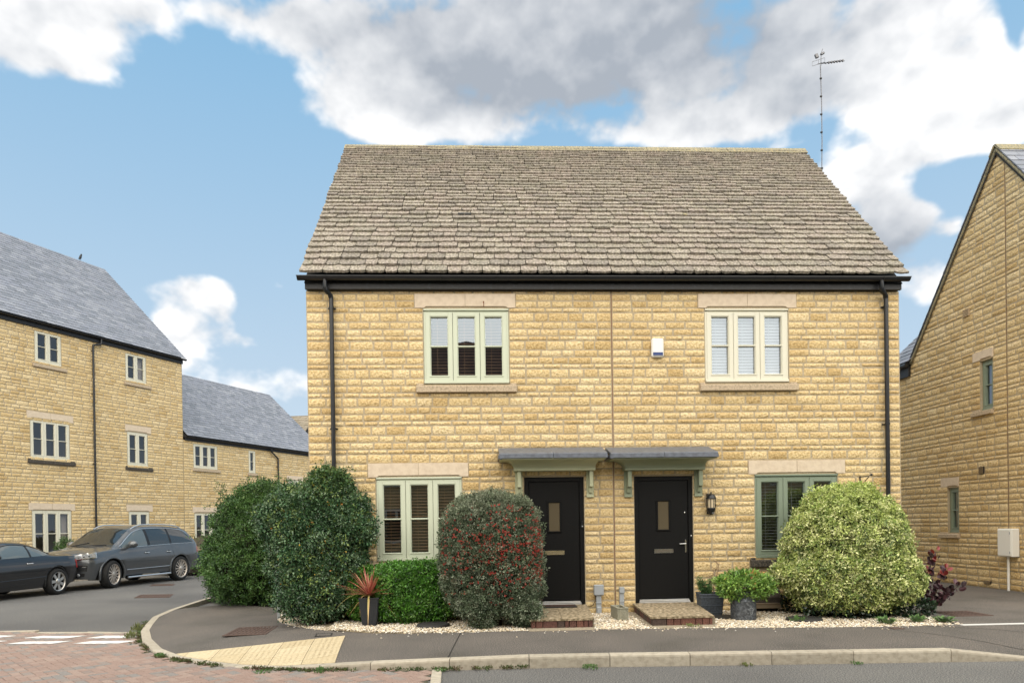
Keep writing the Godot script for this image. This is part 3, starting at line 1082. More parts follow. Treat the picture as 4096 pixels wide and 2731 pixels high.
func gutter(house: Node3D, a: Vector3, b: Vector3, r := 0.058, brackets := 1.0) -> void:
	var o := holder(house, "gutter")
	var d := (b - a).normalized()
	var side := d.cross(Vector3.UP)
	var rows := []
	var inner := []
	for e in [a, b]:
		var row := PackedVector3Array()
		var row2 := PackedVector3Array()
		for k in 11:
			var t := PI * k / 10.0
			row.append(e + side * cos(t) * r - Vector3.UP * sin(t) * r)
			row2.append(e + side * cos(t) * (r - 0.006) - Vector3.UP * sin(t) * (r - 0.006))
		rows.append(row)
		inner.append(row2)
	var s := Shape.new()
	s.grid(rows, (a + b) * 0.5 + Vector3.UP * 0.0, true)
	s.grid(inner, Vector3.UP)
	for q in [a, b]:   # stop ends
		var o2: Vector3 = (q - (a + b) * 0.5)
		for k in 10:
			var t0 := PI * k / 10.0
			var t1 := PI * (k + 1) / 10.0
			s.tri(q, q + side * cos(t0) * r - Vector3.UP * sin(t0) * r, q + side * cos(t1) * r - Vector3.UP * sin(t1) * r, o2)
	s.box(a + (b - a) * 0.5 + side * r, Vector3(0.012, 0.012, 0.012) + (b - a).abs(), 0.0) if absf(d.x) > 0.99 else null
	sp(o, "channel", s, M.black_plastic)
	var n := maxi(2, roundi(a.distance_to(b) / brackets))
	for k in n:
		var c := a.lerp(b, (k + 0.5) / n)
		var h := Shape.new()
		var row := PackedVector3Array()
		for q in 9:
			var t := PI * q / 8.0
			row.append(c + side * cos(t) * (r + 0.004) - Vector3.UP * sin(t) * (r + 0.004))
		h.tube(row, 0.007, 5)
		sp(o, "bracket", h, M.black_plastic)


func downpipe(house: Node3D, path: PackedVector3Array, r := 0.034, clips := []) -> void:
	var o := holder(house, "downpipe")
	var s := Shape.new()
	s.tube(path, r, 12)
	sp(o, "pipe", s, M.black_plastic)
	for c in clips:
		var k := Shape.new()
		k.tube(PackedVector3Array([c - Vector3(0, 0.018, 0), c + Vector3(0, 0.018, 0)]), r + 0.006, 12)
		k.box(c + Vector3(0, 0, -0.05), Vector3(0.13, 0.025, 0.016), 0.004)
		sp(o, "pipe_clip", k, M.black_plastic)
	for k in range(1, path.size() - 1):   # collars at the bends
		if k > 3:
			break
		var c := Shape.new()
		var d := (path[k + 1] - path[k]).normalized()
		c.tube(PackedVector3Array([path[k], path[k] + d * 0.05]), r + 0.006, 12)
		sp(o, "collar", c, M.black_plastic)


# ---------------------------------------------------------------- plants
func leaf_cluster(count: int, length: float, width: float, spread: float, fold := 0.25, seed_ := 1, stem := 0.4) -> ArrayMesh:
	var r := RandomNumberGenerator.new()
	r.seed = seed_
	var s := Shape.new()
	for k in count:
		var th := acos(1.0 - r.randf() * spread)
		var ph := r.randf() * TAU
		var d := Vector3(sin(th) * cos(ph), sin(th) * sin(ph), cos(th))
		var side := d.cross(Vector3(r.randf_range(-1, 1), r.randf_range(-1, 1), r.randf_range(-1, 1))).normalized()
		var up := side.cross(d)
		var l := length * r.randf_range(0.7, 1.25)
		var w := width * r.randf_range(0.75, 1.2)
		var b := d * length * stem * r.randf() + Vector3(r.randf_range(-1, 1), r.randf_range(-1, 1), r.randf_range(-0.5, 0.5)) * length * 0.55
		var m := b + d * l * 0.5
		var tip := b + d * l - up * l * 0.12
		var a1 := m + side * w * 0.5 + up * w * fold
		var a2 := m - side * w * 0.5 + up * w * fold
		s.tri(b, a1, tip, d + up * 0.5)
		s.tri(b, tip, a2, d + up * 0.5)
	return s.mesh(null)


# lobes: [centre, half sizes, roundness, lowest y]; palette: [[colour, weight, brightness jitter]...]
func lobe_radius(u: Vector3, a: Vector3, e: float) -> float:
	return pow(pow(absf(u.x / a.x), e) + pow(absf(u.y / a.y), e) + pow(absf(u.z / a.z), e), -1.0 / e)


func in_lobe(p: Vector3, l: Array, shrink: float) -> bool:
	var q: Vector3 = p - l[0]
	var r := q.length()
	return r < 0.001 or r < lobe_radius(q / r, l[1], l[2]) * shrink


func foliage(parent: Node3D, called: String, lobes: Array, clusters: Array, count: int, palette: Array, mat: Material, seed_: int, o := {}) -> void:
	rng.seed = seed_
	noise.seed = seed_
	noise.frequency = o.get("lump_freq", 2.2)
	var lump: float = o.get("lump", 0.07)
	var depth: float = o.get("depth", 0.22)
	var mms := []
	var ts := []
	var cs := []
	for c in clusters:
		ts.append([])
		cs.append([])
	var area := 0.0
	for l in lobes:
		area += l[1].x * l[1].y + l[1].y * l[1].z + l[1].x * l[1].z
	var tw := 0.0
	for p in palette:
		tw += p[1]
	for l in lobes:
		var a: Vector3 = l[1]
		var want := int(count * (a.x * a.y + a.y * a.z + a.x * a.z) / area)
		var made := 0
		var tries := 0
		while made < want and tries < want * 5:
			tries += 1
			var u := Vector3(rng.randfn(), rng.randfn(), rng.randfn()).normalized()
			# spread evenly over a stretched body
			u = (u * a).normalized()
			var r := lobe_radius(u, a, l[2])
			var sp_: Vector3 = l[0] + u * r
			var bump := 1.0 + lump * noise.get_noise_3dv(sp_ * 1.0) * 2.0
			var f := rng.randf()
			var p: Vector3 = l[0] + u * r * bump * (1.0 - depth * f * f)
			if rng.randf() < o.get("stray", 0.03):
				p += u * rng.randf_range(0.0, o.get("stray_len", 0.08))
			if p.y < l[3]:
				continue
			var inside := false
			for m in lobes:
				if m != l and in_lobe(p, m, 0.80):
					inside = true
					break
			if inside:
				continue
			made += 1
			var nrm := Vector3(signf(u.x) * pow(absf(u.x / a.x), l[2] - 1), signf(u.y) * pow(absf(u.y / a.y), l[2] - 1), signf(u.z) * pow(absf(u.z / a.z), l[2] - 1)).normalized()
			var z: Vector3 = (nrm + Vector3(rng.randfn(), rng.randfn() + o.get("lift", 0.15) * 2.0, rng.randfn()) * o.get("wild", 0.45)).normalized()
			var x: Vector3 = z.cross(Vector3(rng.randfn(), rng.randfn(), rng.randfn())).normalized()
			var sc := rng.randf_range(0.7, 1.3)
			var k := rng.randi() % clusters.size()
			ts[k].append(Transform3D(Basis(x, z.cross(x), z) * Basis.from_scale(Vector3.ONE * sc), p))
			var pick := rng.randf() * tw
			var col := Color.BLACK
			for q in palette:
				pick -= q[1]
				if pick <= 0:
					var j: float = rng.randf_range(-1, 1) * q[2]
					col = q[0] * (1.0 + j)
					break
			if o.has("patch"):
				var w := clampf(0.5 + 1.6 * noise.get_noise_3dv(p * 1.7 + Vector3(50, 0, 0)), 0, 1)
				col = col.lerp(o.patch * (0.8 + 0.4 * rng.randf()), w * o.get("patch_share", 0.5))
			if o.has("top"):   # young growth at the top
				col = col.lerp(o.top * (0.8 + 0.4 * rng.randf()), smoothstep(o.top_from, o.top_to, p.y) * rng.randf())
			col.a = 1.0
			cs[k].append(col)
	for k in clusters.size():
		if ts[k].is_empty():
			continue
		var mm := MultiMesh.new()
		mm.transform_format = MultiMesh.TRANSFORM_3D
		mm.use_colors = true
		mm.mesh = clusters[k]
		mm.instance_count = ts[k].size()
		for i in ts[k].size():
			mm.set_instance_transform(i, ts[k][i])
			mm.set_instance_color(i, cs[k][i])
		var node := MultiMeshInstance3D.new()
		node.name = uname(parent, called)
		node.multimesh = mm
		node.material_override = mat
		parent.add_child(node)
		stuff(node)


func scatter(parent: Node, called: String, mesh: Mesh, mat: Material, ts: Array, cs: Array) -> MultiMeshInstance3D:
	var mm := MultiMesh.new()
	mm.transform_format = MultiMesh.TRANSFORM_3D
	mm.use_colors = true
	mm.mesh = mesh
	mm.instance_count = ts.size()
	for i in ts.size():
		mm.set_instance_transform(i, ts[i])
		mm.set_instance_color(i, cs[i])
	var node := MultiMeshInstance3D.new()
	node.name = uname(parent, called)
	node.multimesh = mm
	node.material_override = mat
	parent.add_child(node)
	stuff(node)
	return node


func knobs(lobes: Array, count: int, lo: float, hi: float, seed_: int) -> Array:   # uneven outline: small lobes on the big ones
	rng.seed = seed_
	var out := lobes.duplicate()
	var n := lobes.size()
	for k in count:
		var l: Array = lobes[rng.randi() % n]
		var u := Vector3(rng.randfn(), rng.randfn() + 0.2, rng.randfn()).normalized()
		var p: Vector3 = l[0] + u * lobe_radius(u, l[1], l[2]) * 0.97
		var r := rng.randf_range(lo, hi)
		if p.y - r < l[3]:
			continue
		out.append([p, Vector3(r, r * rng.randf_range(0.7, 1.2), r), 2.0, l[3]])
	return out


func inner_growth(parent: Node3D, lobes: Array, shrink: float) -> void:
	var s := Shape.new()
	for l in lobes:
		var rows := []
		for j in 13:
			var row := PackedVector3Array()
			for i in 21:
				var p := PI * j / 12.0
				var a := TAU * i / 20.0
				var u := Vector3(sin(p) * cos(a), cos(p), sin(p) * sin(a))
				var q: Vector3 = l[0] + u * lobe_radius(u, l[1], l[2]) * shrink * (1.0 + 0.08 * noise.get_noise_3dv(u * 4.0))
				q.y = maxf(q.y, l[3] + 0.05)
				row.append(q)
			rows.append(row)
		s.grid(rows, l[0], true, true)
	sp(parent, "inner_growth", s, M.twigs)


func branches(parent: Node3D, called: String, list: Array, mat: Material) -> void:   # [from, to, radius]
	for b in list:
		var s := Shape.new()
		var path := PackedVector3Array()
		var rad := []
		for k in 6:
			var t := k / 5.0
			path.append(b[0].lerp(b[1], t) + Vector3(sin(t * 5 + b[0].x * 9), 0, cos(t * 4 + b[1].y * 7)) * 0.02 * sin(t * PI))
			rad.append(b[2] * (1.0 - 0.55 * t))
		s.tube(path, rad, 7)
		sp(parent, called, s, mat)


# ---------------------------------------------------------------- cars
# x forward from the rear bumper, y up, z to the car's right
class CarBody:
	var L: float
	var W: float
	var low: Array
	var shoulder: Array
	var belt: Array
	var rail: Array
	var top: Array
	var w_low: Array
	var w_belt: Array
	var w_rail: Array
	var nose: float   # where the plan starts to round off at the front
	var tail: float
	var axles: Array
	var arch: float   # radius of the wheel openings
	var hub: float
	var host

	func k(x: float) -> float:
		if x > nose:
			return pow(maxf(0.0, 1.0 - pow((x - nose) / (L - nose), 2.8)), 1.0 / 2.8)
		if x < tail:
			return pow(maxf(0.0, 1.0 - pow((tail - x) / tail, 3.2)), 1.0 / 3.2)
		return 1.0

	func lower(x: float) -> float:
		var y: float = host.lut(low, x)
		for a in axles:
			var d: float = absf(x - a)
			if d < arch:
				y = maxf(y, hub + sqrt(arch * arch - d * d))
		return y

	# half a section, from the lower edge to the crown: [y, half width]
	func section(x: float) -> Array:
		var q := k(x)
		var yl := lower(x)
		var ys: float = host.lut(shoulder, x)
		var yb: float = host.lut(belt, x)
		var yr: float = maxf(host.lut(rail, x), yb + 0.012)
		var yt: float = maxf(host.lut(top, x), yr + 0.008)
		var wl: float = host.lut(w_low, x) * q
		var wb: float = host.lut(w_belt, x) * q
		var wr: float = host.lut(w_rail, x) * q
		var ws := W * q
		var out := []
		ys = maxf(ys, yl + 0.03)
		for t in 5:
			var u := t / 5.0
			var s := sin(u * PI * 0.5)
			out.append([lerpf(yl, ys, u), lerpf(wl, ws, s)])
		for t in 4:
			var u := t / 4.0
			out.append([lerpf(ys, yb, u), lerpf(ws, wb, u * u * 0.7 + u * 0.3)])
		for t in 5:
			var u := t / 5.0
			out.append([lerpf(yb, yr, u), lerpf(wb, wr, u) + 0.03 * q * sin(u * PI) * clampf((yr - yb) * 3.0, 0, 1)])
		for t in 5:
			var u := t / 4.0
			out.append([yr + (yt - yr) * (1.0 - pow(1.0 - u, 2.2)), wr * (1.0 - u)])
		return out

	func side(x: float, y: float) -> float:
		var s := section(x)
		for i in s.size() - 1:
			if y >= s[i][0] and y <= s[i + 1][0]:
				return lerpf(s[i][1], s[i + 1][1], (y - s[i][0]) / maxf(1e-5, s[i + 1][0] - s[i][0]))
		return s[0][1]

	func over(x: float, z: float) -> float:
		var s := section(x)
		for i in range(9, s.size() - 1):
			if absf(z) <= s[i][1] and absf(z) >= s[i + 1][1]:
				return lerpf(s[i][0], s[i + 1][0], (s[i][1] - absf(z)) / maxf(1e-5, s[i][1] - s[i + 1][1]))
		return s[s.size() - 1][0]

	func front(z: float) -> float:
		return nose + (L - nose) * pow(maxf(0.0, 1.0 - pow(absf(z) / W, 2.8)), 1.0 / 2.8)

	func rear(z: float) -> float:
		return tail - tail * pow(maxf(0.0, 1.0 - pow(absf(z) / W, 3.2)), 1.0 / 3.2)

	func shell() -> Shape:
		var xs := []
		for i in 9:
			var t := i / 8.0 * PI * 0.5
			xs.append(tail - tail * pow(cos(t), 2.0 / 3.2))
		var x := tail
		while x < nose:
			xs.append(x)
			x += 0.045
		for i in 9:
			var t := (1.0 - i / 8.0) * PI * 0.5
			xs.append(nose + (L - nose) * pow(cos(t), 2.0 / 2.8))
		var s := Shape.new()
		for sg in [-1.0, 1.0]:
			var rows := []
			for px in xs:
				var row := PackedVector3Array()
				for q in section(px):
					row.append(Vector3(px, q[0], q[1] * sg))
				rows.append(row)
			s.grid(rows, Vector3(L * 0.5, 0.6, 0), true)
		return s

	# a panel on the side, between two curves over x, lifted off the surface
	func side_panel(lo: Array, hi: Array, x0: float, x1: float, sg: float, off: float, cols := 14, rows_ := 4) -> Shape:
		var rows := []
		for j in rows_ + 1:
			var row := PackedVector3Array()
			for i in cols + 1:
				var x := lerpf(x0, x1, i / float(cols))
				var y := lerpf(host.lut(lo, x), host.lut(hi, x), j / float(rows_))
				row.append(Vector3(x, y, (side(x, y) + off) * sg))
			rows.append(row)
		var s := Shape.new()
		s.grid(rows, Vector3(0, 0, sg))
		return s

	# a panel round the nose or the tail, in half widths z0..z1 and heights
	func end_panel(z0: float, z1: float, lo0: float, lo1: float, hi0: float, hi1: float, at_front: bool, off: float, cols := 10) -> Shape:
		var rows := []
		for j in 5:
			var row := PackedVector3Array()
			for i in cols + 1:
				var z := lerpf(z0, z1, i / float(cols))
				var u := i / float(cols)
				var y := lerpf(lerpf(lo0, lo1, u), lerpf(hi0, hi1, u), j / 4.0)
				var x := front(z) + off if at_front else rear(z) - off
				# follow the width that the shell has at this height
				var f := side(L * 0.5, clampf(y, 0.35, host.lut(belt, L * 0.5) - 0.02)) / W
				row.append(Vector3(x, y, z * (f + 0.006)))
			rows.append(row)
		var s := Shape.new()
		s.grid(rows, Vector3(1 if at_front else -1, 0, (z0 + z1) * 0.5))
		return s


func tube_on(body: CarBody, pts: Array, sg: float, r: float, off: float) -> Shape:   # a strip along points (x, y) of the side
	var path := PackedVector3Array()
	for p in pts:
		path.append(Vector3(p[0], p[1], (body.side(p[0], p[1]) + off) * sg))
	var s := Shape.new()
	s.tube(path, r, 5)
	return s


func wheel(car: Node3D, where: Vector3, r: float, width: float, rim_r: float, spokes: int, spoke_w: float, steer: float, rim_mat: Material, sg: float) -> void:
	var w := holder(car, "wheel", Transform3D(Basis(Vector3.UP, steer), where))
	# axis along z; outside face towards sg
	var to := Transform3D(Basis(Vector3.RIGHT, PI / 2 * sg), Vector3.ZERO)
	var tyre := Shape.new()
	tyre.lathe(PackedVector2Array([Vector2(rim_r - 0.01, -width * 0.5), Vector2(rim_r + 0.02, -width * 0.5), Vector2(r - 0.03, -width * 0.48), Vector2(r - 0.008, -width * 0.38), Vector2(r, -width * 0.2), Vector2(r, width * 0.2), Vector2(r - 0.008, width * 0.38), Vector2(r - 0.03, width * 0.48), Vector2(rim_r + 0.02, width * 0.5), Vector2(rim_r - 0.005, width * 0.46)]), 36, to)
	sp(w, "tyre", tyre, M.rubber)
	var dark := Shape.new()
	dark.lathe(PackedVector2Array([Vector2(rim_r - 0.004, -width * 0.4), Vector2(rim_r - 0.006, width * 0.1), Vector2(0.02, width * 0.12)]), 24, to)
	sp(w, "brake", dark, M.car_trim)
	var rim := Shape.new()
	rim.lathe(PackedVector2Array([Vector2(rim_r - 0.03, width * 0.28), Vector2(rim_r - 0.022, width * 0.42), Vector2(rim_r - 0.006, width * 0.47), Vector2(rim_r + 0.004, width * 0.46), Vector2(rim_r + 0.002, width * 0.30)]), 32, to)
	for k in spokes:
		var a := TAU * k / spokes
		var poly := PackedVector2Array([Vector2(0.045, -spoke_w * 0.5), Vector2(rim_r - 0.015, -spoke_w * 0.62), Vector2(rim_r - 0.015, spoke_w * 0.62), Vector2(0.045, spoke_w * 0.5)])
		rim.prism(poly, width * 0.30, width * 0.40, Transform3D(Basis(Vector3.BACK, a) * Basis.from_scale(Vector3(1, 1, sg)), Vector3.ZERO))
	rim.lathe(PackedVector2Array([Vector2(0.075, width * 0.28), Vector2(0.072, width * 0.41), Vector2(0.03, width * 0.43), Vector2(0.0, width * 0.43)]), 16, to)
	sp(w, "rim", rim, rim_mat)


func arch_lip(body: CarBody, car: Node3D, x: float, mat: Material, sg: float, r: float, out: float) -> void:
	var path := PackedVector3Array()
	for k in 15:
		var a := lerpf(-0.28, PI + 0.28, k / 14.0)
		var px := x + cos(a) * r
		var py := body.hub + sin(a) * r
		path.append(Vector3(px, py, (body.side(px, maxf(py, body.lower(px) + 0.002)) + out) * sg))
	var s := Shape.new()
	s.tube(path, 0.032, 8)
	sp(car, "wheel_arch", s, mat)
	var well := Shape.new()
	var rows := []
	for z in [body.W - 0.06, body.W - 0.45]:
		var row := PackedVector3Array()
		for k in 13:
			var a := lerpf(-0.3, PI + 0.3, k / 12.0)
			row.append(Vector3(x + cos(a) * (r + 0.01), body.hub + sin(a) * (r + 0.01), z * sg))
		rows.append(row)
	well.grid(rows, Vector3.DOWN)
	sp(car, "wheel_well", well, M.car_trim)


# ---------------------------------------------------------------- the place
func _ready() -> void:
	var cam := Camera3D.new()
	cam.name = "camera"
	cam.position = EYE
	cam.basis = Basis.from_euler(Vector3(deg_to_rad(-0.2907), deg_to_rad(-2.6366), deg_to_rad(-0.8525)))
	cam.projection = Camera3D.PROJECTION_FRUSTUM
	cam.near = 0.05
	cam.far = 3000.0
	cam.size = 0.05
	cam.frustum_offset = Vector2(0, 0.27474 * 0.05)
	cam.current = true
	add_child(cam)
	var env := Environment.new()
	env.background_mode = Environment.BG_SKY
	env.tonemap_mode = Environment.TONE_MAPPER_LINEAR
	env.tonemap_exposure = EXPOSURE
	env.sdfgi_enabled = true
	env.ssao_enabled = true
	env.ssil_enabled = true
	var sky := Sky.new()
	var pano := PanoramaSkyMaterial.new()
	pano.panorama = ImageTexture.create_from_image(sky_image())
	pano.energy_multiplier = 1.0
	sky.sky_material = pano
	env.sky = sky
	var we := WorldEnvironment.new()
	we.name = "environment"
	we.environment = env
	add_child(we)
	var sun := DirectionalLight3D.new()
	sun.name = "sun"
	sun.light_energy = 0.5
	sun.light_color = Color(1.0, 0.95, 0.87)
	sun.light_angular_distance = 110.0
	sun.shadow_enabled = true
	add_child(sun)
	sun.look_at_from_position(Vector3(0.0, 7.5, 7.5), Vector3.ZERO)
	rng.seed = 4
	make_materials()
	make_blocks()
	ground_and_roads()
	main_house()
	apartments()
	side_house()
	across_the_street()
	fixtures()
	paving()
	gravel()
	planting()
	pots()
	cars()
	street_things()


func hr(x: float) -> float:   # the road falls gently to the left
	if x > -4.0:
		return -0.14 + 0.0125 * minf(0.0, x - 3.7)
	return lerpf(-0.23625, -0.15, smoothstep(-4.0, -8.0, x))   # and rises to the crown of the side road


const KERB := [[14.0, 4.05, 0.03], [9.0, 3.84, 0.03], [8.05, 3.79, 0.14], [6.95, 3.745, 0.14], [6.03, 3.70, 0.14], [5.11, 3.66, 0.14], [4.21, 3.61, 0.14], [3.3, 3.56, 0.14], [2.4, 3.50, 0.125], [1.5, 3.40, 0.10], [0.9, 3.30, 0.07], [0.36, 3.17, 0.035], [-0.2, 2.93, 0.025], [-0.79, 2.56, 0.025], [-1.25, 2.20, 0.03], [-1.76, 1.64, 0.045], [-2.28, 0.84, 0.07], [-2.75, -0.08, 0.085], [-3.01, -0.76, 0.09], [-3.35, -1.73, 0.10], [-3.57, -2.94, 0.10], [-3.71, -4.59, 0.10], [-3.75, -6.3, 0.10], [-3.4, -8.5, 0.10], [-2.4, -11.0, 0.10]]
const BACK := [[14.0, 2.2], [9.35, 2.05], [8.2, 2.06], [7.0, 1.95], [6.05, 1.86], [5.1, 1.80], [4.2, 1.74], [3.3, 1.70], [2.5, 1.66], [1.72, 1.60], [1.2, 1.45], [0.6, 1.12], [0.2, 0.80], [-0.12, 0.50], [-0.3, 0.25], [-0.5, -0.05], [-0.62, -0.3], [-0.75, -0.9], [-0.95, -1.6], [-1.35, -2.35], [-2.3, -3.1]]
var pave_tris := []
var pave_outline := PackedVector2Array()

func kerb_inward(k: int) -> Vector3:
	var a: Array = KERB[maxi(k - 1, 0)]
	var b: Array = KERB[mini(k + 1, KERB.size() - 1)]
	var d := Vector3(b[0] - a[0], 0, b[1] - a[1]).normalized()
	return Vector3(-d.z, 0, d.x)   # path runs right to left, the pavement lies behind


func pave_y(x: float, z: float) -> float:
	for t in pave_tris:
		var a: Vector3 = t[0]
		var b: Vector3 = t[1]
		var c: Vector3 = t[2]
		var d := (b.z - c.z) * (a.x - c.x) + (c.x - b.x) * (a.z - c.z)
		if absf(d) < 1e-9:
			continue
		var u := ((b.z - c.z) * (x - c.x) + (c.x - b.x) * (z - c.z)) / d
		var w := ((c.z - a.z) * (x - c.x) + (a.x - c.x) * (z - c.z)) / d
		if u > -0.01 and w > -0.01 and u + w < 1.01:
			return u * a.y + w * b.y + (1 - u - w) * c.y
	return hr(x) + 0.14


func ground_and_roads() -> void:
	var s := Shape.new()
	s.quad(Vector3(-900, -0.8, -900), Vector3(900, -0.8, -900), Vector3(900, -0.8, 900), Vector3(-900, -0.8, 900), Vector3.UP)
	struct("ground", s, M.ground)
	s = Shape.new()
	var rows := []
	for z in [-60.0, -30.0, -10.0, 0.0, 8.0, 12.2]:
		var row := PackedVector3Array()
		for x in [-60.0, -8.0, -7.6, -7.2, -6.8, -6.4, -6.0, -5.6, -5.2, -4.8, -4.4, -4.0, -2.0, 0.0, 3.7, 20.0, 60.0]:
			row.append(Vector3(x, hr(x), z))
		rows.append(row)
	s.grid(rows, Vector3.UP)
	struct("road", s, M.asphalt)
	# kerb stones
	var kerb := Node3D.new()
	kerb.name = "kerb"
	kerb.set_meta("kind", "structure")
	kerb.set_meta("label", "pale concrete kerb curving round the corner")
	add_child(kerb)
	var prof := [[0.006, -0.12], [0.0, -0.03], [0.004, -0.012], [0.016, 0.0], [0.124, 0.0]]
	for k in KERB.size() - 1:
		var st := Shape.new()
		var ends := []
		for e in [k, k + 1]:
			var q: Array = KERB[e]
			var p := Vector3(q[0], hr(q[0]) + q[2], q[1])
			var o: Array = KERB[k + 1 if e == k else k]
			p += (Vector3(o[0], hr(o[0]) + o[2], o[1]) - p).normalized() * 0.004
			var n := kerb_inward(e)
			var row := PackedVector3Array()
			for m in prof:
				row.append(p + n * m[0] + Vector3(0, m[1] if m[1] > -0.1 else -q[2] - 0.05, 0))
			row.append(p + n * 0.124 + Vector3(0, -q[2] - 0.05, 0))
			ends.append(row)
		var n2 := kerb_inward(k)
		for i in 5:
			var o3 := -n2 if i < 2 else (Vector3.UP - n2 * 0.5 if i == 2 else (Vector3.UP if i == 3 else n2))
			st.quad(ends[0][i], ends[0][i + 1], ends[1][i + 1], ends[1][i], o3)
		for e in 2:
			var o4: Vector3 = ends[e][0] - ends[1 - e][0]
			for i in range(1, 5):
				st.tri(ends[e][0], ends[e][i], ends[e][i + 1], o4)
		sp(kerb, "kerb_stone", st, M.kerb[(k * 7 + 2) % 3])
	# pavement between the kerb and the beds
	s = Shape.new()
	rows = []
	for k in BACK.size():
		var q: Array = KERB[k]
		var n := kerb_inward(k)
		var a := Vector3(q[0], hr(q[0]) + q[2] - 0.004, q[1]) + n * 0.122
		var b := Vector3(BACK[k][0], hr(BACK[k][0]) + 0.14, BACK[k][1])
		var row := PackedVector3Array()
		for i in 9:
			var t := i / 8.0
			var p := a.lerp(b, t)
			p.y = b.y + (a.y - b.y) * pow(1.0 - t, 2.2)
			row.append(p)
		rows.append(row)
		pave_outline.append(Vector2(a.x, a.z))
	for k in range(BACK.size() - 1, -1, -1):
		pave_outline.append(Vector2(BACK[k][0], BACK[k][1]))
	for j in rows.size() - 1:
		for i in 8:
			pave_tris.append([rows[j][i], rows[j][i + 1], rows[j + 1][i + 1]])
			pave_tris.append([rows[j][i], rows[j + 1][i + 1], rows[j + 1][i]])
	s.grid(rows, Vector3.UP)
	var pave := struct("pavement", s, M.pavement)
	for q in [[Vector2(2.48, 1.70), Vector2(2.38, 3.42)], [Vector2(7.95, 2.04), Vector2(8.65, 2.8), Vector2(9.15, 3.5)], [Vector2(8.9, 2.1), Vector2(9.6, 2.5), Vector2(10.4, 3.3)], [Vector2(-0.35, 0.95), Vector2(-0.02, 0.74)]]:
		var seam := Shape.new()
		for k in q.size() - 1:
			var a2: Vector2 = q[k]
			var b2: Vector2 = q[k + 1]
			var side2 := Vector2(-(b2 - a2).y, (b2 - a2).x).normalized() * 0.006
			for i in 12:
				var u := a2.lerp(b2, i / 12.0)
				var w := a2.lerp(b2, (i + 1) / 12.0)
				var pts := []
				for p in [u - side2, u + side2, w + side2, w - side2]:
					pts.append(Vector3(p.x, pave_y(p.x, p.y) + 0.004, p.y))
				seam.quad(pts[0], pts[1], pts[2], pts[3], Vector3.UP)
		sp(pave, "asphalt_seam", seam, M.gap)
	# the drive beside the house, and the strip along the side house
	s = Shape.new()
	s.quad(Vector3(9.35, 0, 2.05), Vector3(16, 0, 2.2), Vector3(16, 0, -14), Vector3(9.6, 0, -14), Vector3.UP)
	struct("driveway", s, M.pavement)
	s = Shape.new()
	s.box(Vector3(11.7, -0.02, 2.095), Vector3(4.6, 0.06, 0.07), 0.004)
	struct("edging_strip", s, M.line)
	s = Shape.new()
	s.quad(Vector3(-0.05, -0.05, -0.1), Vector3(9.9, -0.05, -0.1), Vector3(9.6, -0.05, -14), Vector3(-3, -0.05, -14), Vector3.UP)
	struct("back_garden_ground", s, M.ground)
	s = Shape.new()
	s.quad(Vector3(-1.1, -0.09, -1.2), Vector3(0, -0.09, -0.1), Vector3(-3, -0.09, -14), Vector3(-3.6, -0.09, -5), Vector3.UP)
	struct("hedge_bed", s, M.soil)
	# line of flush kerb between the block paving and the side road, with the paving bed
	s = Shape.new()
	for k in 7:
		var a := Vector3(-2.95, 0, -0.34)
		var d := Vector3(-0.982, 0, -0.187)
		var c := a + d * (0.92 * k + 0.46)
		var b := Basis(Vector3.UP, atan2(-d.z, d.x))
		s.box(Vector3(c.x, hr(c.x) - 0.03, c.z), Vector3(0.91, 0.1, 0.11), 0.006, b * Basis(Vector3.BACK, (hr(c.x + 0.4) - hr(c.x - 0.4)) / 0.8))
	struct("flush_kerb", s, M.kerb[0])
	s = Shape.new()
	s.box(Vector3(2.31, hr(2.3) - 0.03, 4.75), Vector3(0.11, 0.1, 2.6), 0.005, Basis(Vector3.UP, 0.04))
	struct("flush_kerb_strip", s, M.kerb[1])


func in_paving(x: float, z: float, m: float) -> bool:
	if x > 2.25 - m - (z - 3.4) * 0.05 or z > 5.6 or x < -9.5:
		return false
	if (x + 2.95) * 0.19 + (-0.34) > z - 0.06 - m:
		return false
	# in front of the kerb
	for k in range(7, 21):
		var a: Array = KERB[k]
		var b: Array = KERB[k + 1]
		var dx: float = b[0] - a[0]
		var dz: float = b[1] - a[1]
		var t: float = ((x - a[0]) * dx + (z - a[1]) * dz) / (dx * dx + dz * dz)
		if t >= -0.05 and t <= 1.05:
			var side: float = (x - a[0]) * -dz + (z - a[1]) * dx   # positive behind
			if side / sqrt(dx * dx + dz * dz) > -m and side / sqrt(dx * dx + dz * dz) < 2.5:
				return false
	return true


